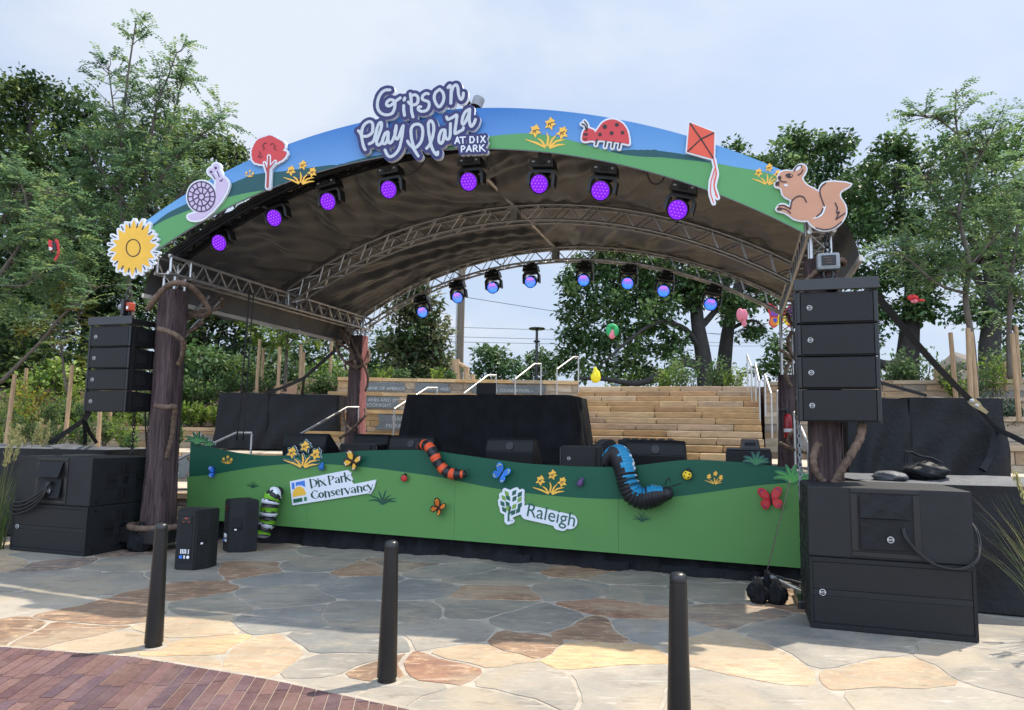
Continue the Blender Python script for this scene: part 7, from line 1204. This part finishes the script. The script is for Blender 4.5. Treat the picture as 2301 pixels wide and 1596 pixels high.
p = aty(2000, 1080, 7.3); blob('folded_tarp', 'grey crumpled tarp bundle at the left end of the draped table', 'tarp', (p.x + .03, 7.35, 1.175), (.17, .16, .055), 'tarp_grey', 5)
def sandbag(label, p, s, seed, two=False):
    t = thing('sandbag', label, 'sandbag', p, -.2, 'black sandbags')
    for i, x in enumerate((-.085, .085) if two else (0,)):
        o = blob('x', 'x', 'x', (0, 0, 0), s, 'drape', seed + i); c = o.children[0]; c.parent = t; c.location = (x, 0, 0); bpy.data.objects.remove(o)
    mb = MB(); mb.tube([Vector((0, 0, s[2] * 1.1)), Vector((0, 0, s[2] * 1.9)), Vector((0, 0, s[2] * 2.3))], [.055, .03, .024], 9); mb.build('gathered_neck', 'drape', t, smooth=True); mb = MB(); mb.tube([Vector(q) for q in spline([(.0, -.03, s[2] * 2.2), (.08, -.05, s[2] * 2.0), (.12, -.06, s[2] * 1.2), (.14, -.03, .1)], 5)], .006, 5); mb.build('cord', 'cable', t); return t
p = atz(308, 1240); sandbag('black sandbag leaning on the left subwoofers', (p.x, p.y + .05, 0), (.17, .13, .16), 11); p = atz(1730, 1358); sandbag('black double sandbag tied to a wire in front of the banner', (p.x, p.y + .06, 0), (.105, .11, .13), 21, True)
p1 = S(*av(*K('r8', 2100, 260), .8)); cable('thin dark guy wire from the right grass board down to the double sandbag', [(p.x, p.y + .06, .30), tuple(Vector((p.x, p.y + .06, .30)).lerp(p1, .5)), tuple(p1)], .006, name='guy_wire', cat='wire')
def strapm(label, pts, w, m='strap', name='strap', cat='strap', th=.006, group='black tie-down straps'):
    P = [Vector(q) for q in pts]; b0 = P[0].copy(); mb = MB(); rows = []
    for i, q in enumerate(P): T_ = (P[min(i + 1, len(P) - 1)] - P[max(i - 1, 0)]).normalized(); sd_ = T_.cross((EYE - q).normalized()).normalized(); nn = sd_.cross(T_); rows.append([q - b0 - sd_ * w / 2 + nn * th, q - b0 + sd_ * w / 2 + nn * th, q - b0 + sd_ * w / 2 - nn * th, q - b0 - sd_ * w / 2 - nn * th, q - b0 - sd_ * w / 2 + nn * th])
    mb.grid(rows); o = mb.build(name, m); o.location = b0; return tag(o, label, cat, group)
a, b = aty(*K('t7', 235, 30), 7.5), aty(*K('t7', 1040, 930), 9.9); strapm('wide black strap running from the right line array down to the ratchet', [a.lerp(b, i / 8) - Vector((0, 0, .05 * math.sin(PI * i / 8))) for i in range(9)], .075)
c = aty(*K('t7', 1265, 1180), 10.0); strapm('black strap from the ratchet to the knot', [b, b.lerp(c, .5), c], .05); strapm('twisted black sling going right from the knot', [c, aty(*K('t7', 1400, 1240), 9.6), aty(*K('t7', 1560, 1320), 9.2)], .07, th=.02); strapm('black sling hanging down the case corner from the knot', [c, aty(*K('t7', 1240, 1300), 9.95), aty(*K('t7', 1200, 1440), 9.9), aty(*K('t7', 1140, 1530), 9.8)], .08, th=.02)
t = thing('ratchet_buckle', 'brass coloured ratchet buckle on the wide black strap', 'buckle', b); e1 = aty(*K('t7', 1185, 1040), 9.85) - b; nn = (EYE - b).normalized(); sd_ = e1.normalized().cross(nn).normalized(); f = lambda x, y, o=0: e1 * x + sd_ * y + nn * (.03 + o); mb = MB(); mb.plate([[(-.12, -.03), (.15, -.055), (.45, -.05), (.62, -.03), (1.0, -.022), (1.02, .02), (.62, .035), (.4, .05), (.1, .05), (-.12, .035)]], lambda p_: f(*p_), -nn * .03); mb.build('lever', 'zinc', t); mb = MB()
for x, y, r_ in ((.08, 0, .035), (.42, .01, .03)): mb.lathe([(r_, 0), (r_, .015), (r_ * .5, .02)], 14, Matrix(((e1.normalized().x, sd_.x, nn.x, f(x, y).x), (e1.normalized().y, sd_.y, nn.y, f(x, y).y), (e1.normalized().z, sd_.z, nn.z, f(x, y).z), (0, 0, 0, 1))))
mb.build('spindle', 'steel', t)
a, b = aty(*K('t7', 268, 780), 9.0), aty(*K('t7', 660, 890), 10.6); strapm('thin black strap running right behind the right line array', [a, a.lerp(b, .5), b], .045); a, b = aty(596, 884, 16.2), aty(683, 850, 15.2); c = aty(775, 768, 14.2); strapm('black strap rising over the left cases to the rear tower', [a, a.lerp(b, .5) - Vector((0, 0, .03)), b, b.lerp(c, .5), c], .07); strapm('black strap drop holding down the right-hand left case', [b, aty(681, 868, 15.6), aty(679, 886, 16.2)], .05)
a, b, c = aty(112, 996, 11.0), aty(190, 944, 10.2), aty(200, 926, 9.6); strapm('black strap slanting under the left line array to the tarp', [a, a.lerp(b, .5), b, c], .07); strapm('twisted black sling hanging to the left tarp', [b, aty(191, 970, 10.4), aty(191, 997, 10.7)], .05, th=.02); strapm('second sling leg spreading right over the left tarp', [b, aty(200, 970, 10.4), aty(216, 994, 10.7)], .05, th=.02)
# fire extinguisher on the rear right tower
p = aty(1771, 985, 11.7); t = thing('fire_extinguisher', 'red fire extinguisher hanging by the stair rails', 'fire extinguisher', (p.x, 11.7, p.z)); mb = MB(); mb.lathe([(.06, 0), (.068, .02), (.068, .33), (.05, .38), (.025, .40)], 18); mb.build('cylinder', 'extinguisher', t, smooth=True, ang=50); mb = MB(); mb.box((0, 0, .43), (.05, .04, .06)); mb.box((-.04, 0, .47), (.13, .03, .025)); mb.build('valve', 'metal_black', t); mb = MB(); mb.tube([(-.05, 0, .42), (-.09, 0, .3), (-.085, 0, .1)], .012, 6); mb.build('hose', 'cable', t); mb = MB(); mb.lathe([(.0688, .10), (.0688, .155)], 18, cap=False); mb.build('label_band', 'label_white', t)
# cable runs on the ground
r = random.Random(9)
for k_ in range(7): cable(f'loose black cable on the paving beside the right subwoofers, {oc[k_]} from the back', [tuple(atz(x + r.uniform(-14, 14), y + r.uniform(-8, 8)) + Vector((0, 0, .012 + .01 * k_ + (.05 * r.random() if i in (2, 3) else 0)))) for i, (x, y) in enumerate(((1660 + 8 * k_, 1296 + 3 * k_), (1705, 1300 + 3 * k_), (1750, 1306 + 3 * k_), (1785, 1312 + 4 * k_), (1815, 1320 + 4 * k_)))], .011, group='loose cables by the right subwoofers', m='cable' if k_ % 3 else 'grey_box')
for k_ in range(5): cable(f'loose black cable near the front left tower, {oc[k_]} from the back', [tuple(atz(x + r.uniform(-12, 12), y + r.uniform(-6, 6)) + Vector((0, 0, .012 + .01 * k_))) for x, y in ((330, 1206 + 5 * k_), (380, 1200 + 5 * k_), (440, 1204 + 4 * k_), (500, 1200 + 4 * k_))], .011, group='loose cables by the front left tower')
for k_ in range(3): cable(f'black cable heap on the left stone ledge, strand {oc[k_]} from the front', [tuple(aty(x + r.uniform(-4, 4), 1100, 12.15 + .06 * k_ + r.uniform(-.03, .03)) * 1) for x in (380, 392, 404, 416, 428)], .016, group='cables on the left ledge')
for o in list(COL.objects):
    if o.get('group') == 'cables on the left ledge': o.location.z = .53
# bollards
def bollard(label, p):
    t = thing('bollard', label, 'bollard', p, 0, 'black steel bollards'); mb = MB(); mb.lathe([(.058, -.02), (.058, .028), (.064, .032), (.0635, .05), (.0445, .835)], 28); mb.build('post', 'bollard_paint', t, smooth=True, ang=35); mb = MB(); mb.lathe([(.040, .835), (.040, .842), (.0445, .843), (.0445, .862), (.041, .872), (.03, .880), (.012, .885)], 28); mb.build('cap', 'metal_black', t, smooth=True, ang=50); mb = MB(); mb.lathe([(.10, -.004), (.098, .004), (.06, .007)], 28, cap=False); mb.build('grout_ring', 'mortar', t); return t
bollard('leftmost bollard, standing before the floor speaker', (-2.57, 5.38, 0)); bollard('middle bollard, below the park sponsor boards', (-.762, 4.74, 0)); bollard('right-hand bollard, cut off by the bottom of the frame', (.89, 3.83, 0))
# hanging lanterns and kites beyond the stage
def lantern(name, label, px, d, parts):
    p = aty(*px, d); t = thing(name, label, 'hanging ornament', p, 0, 'bright ornaments hung in the trees'); t.scale = (.72, .72, .72)
    for nm, m, c, s, n in parts:
        mb = MB(); r = random.Random(len(label) + len(nm)); P = []
        for i in range(11): P.append([Vector((c[0] + s[0] * math.sin(PI * min(.98, .03 + i / 10 * .94)) * math.cos(q) * (1 + .16 * math.cos(n * q)), c[1] + s[1] * math.sin(PI * min(.98, .03 + i / 10 * .94)) * math.sin(q) * (1 + .16 * math.cos(n * q)), c[2] + s[2] * math.cos(PI * i / 10) + .05 * s[2] * math.sin(3 * q))) for q in np.linspace(0, 2 * PI, 25)])
        mb.grid(P[::-1]); mb.build(nm, m, t, smooth=True)
    mb = MB(); mb.tube([(0, 0, .1), (0, 0, .9)], .004, 4); mb.build('cord', 'cable', t)
lantern('flower_lantern', 'pink flower bud with a green cap, hung in the spreading oak', (1375, 742), 22, [('bud', 'kite_pink', (0, 0, -.16), (.15, .13, .22), 5), ('green_petal', 'kite_green', (-.12, 0, -.02), (.15, .14, .26), 3), ('green_petal', 'kite_green', (.12, 0, -.01), (.15, .14, .26), 4), ('cap', 'kite_green', (0, 0, .16), (.2, .18, .12), 5)])
lantern('flower_lantern', 'yellow fabric bud hung just above the stairs', (1338, 845), 21, [('bud', 'kite_yellow', (0, 0, -.06), (.19, .18, .22), 7), ('bud', 'kite_yellow', (.04, 0, .03), (.14, .15, .22), 5), ('tip', 'kite_yellow', (-.01, 0, .14), (.09, .09, .22), 5)]); lantern('flower_lantern', 'pink fabric flower hung left of the butterfly kite', (1668, 712), 16, [('petal', 'kite_pink', (-.06, 0, .06), (.11, .1, .2), 4), ('petal', 'kite_pink', (.06, 0, .05), (.1, .1, .19), 5), ('tail', 'kite_pink', (.05, 0, -.2), (.07, .07, .12), 4)])
lantern('flower_lantern', 'red and pink fabric ornament in the right sapling', (2056, 672), 12.2, [('petal', 'wing_red', (-.05, 0, .03), (.12, .1, .07), 4), ('petal', 'kite_pink', (-.02, 0, -.05), (.08, .07, .05), 4), ('tail', 'wing_red', (.13, 0, -.03), (.1, .05, .03), 3)])
t = thing('butterfly_kite', 'orange, yellow and purple butterfly kite left of the right line array', 'kite', aty(1757, 715, 14.6), -.2, 'bright ornaments hung in the trees'); t.scale = (.62, .62, .62)
for s in (-1, 1):
    for nm, m, L, o in (('wing', 'wing_red', [(.02, .05), (.12, .3), (.40, .50), (.46, .3), (.40, .02), (.44, -.2), (.26, -.34), (.08, -.16)], 0), ('purple_patch', 'kite_purple', [(.10, .14), (.22, .34), (.36, .38), (.36, .1), (.2, .06)], .012), ('orange_patch', 'wing_orange', [(.12, .0), (.36, .0), (.40, -.18), (.26, -.29), (.12, -.14)], .012), ('yellow_patch', 'kite_yellow', [(.05, .06), (.12, .1), (.14, -.16), (.22, -.22), (.10, -.22), (.05, -.1)], .018), ('blue_patch', 'wing_deep', [(.18, -.02), (.28, -.03), (.26, -.14), (.18, -.13)], .02)): mb = MB(); mb.plate([spline(L, 3, True)], lambda p_: (s * p_[0], -.25 * abs(p_[0]) - o, p_[1]), (0, .01, 0)); mb.build(nm, m, t)
mb = MB(); mb.tube([(0, -.02, -.2), (0, -.03, 0), (0, -.02, .2)], [.02, .04, .025], 8); mb.build('body', 'wing_orange', t, smooth=True)
t = thing('dragon_kite', 'red and black ribbon kite caught in the left saplings', 'kite', aty(118, 555, 12.8), 0, 'bright ornaments hung in the trees')
for nm, m, L in (('red_wing', 'wing_red', [(-.10, .13), (-.02, .1), (.05, -.04), (-.04, -.08)]), ('red_ribbon', 'wing_red', [(.02, .14), (.08, .13), (.13, -.02), (.14, -.16), (.09, -.26), (.06, -.24), (.10, -.12), (.06, .02)]), ('black_band', 'bug_black', [(-.01, .08), (.04, .10), (.09, -.06), (.04, -.07)]), ('white_patch', 'kite_white', [(-.05, -.01), (.01, -.03), (.0, -.07), (-.04, -.06)])): mb = MB(); k_ = .0 if 'red' in nm else .02; mb.plate([spline(L, 3, True)], lambda p_: (p_[0], .1 * p_[1] - k_, p_[1]), (0, .012, 0)); mb.build(nm, m, t)
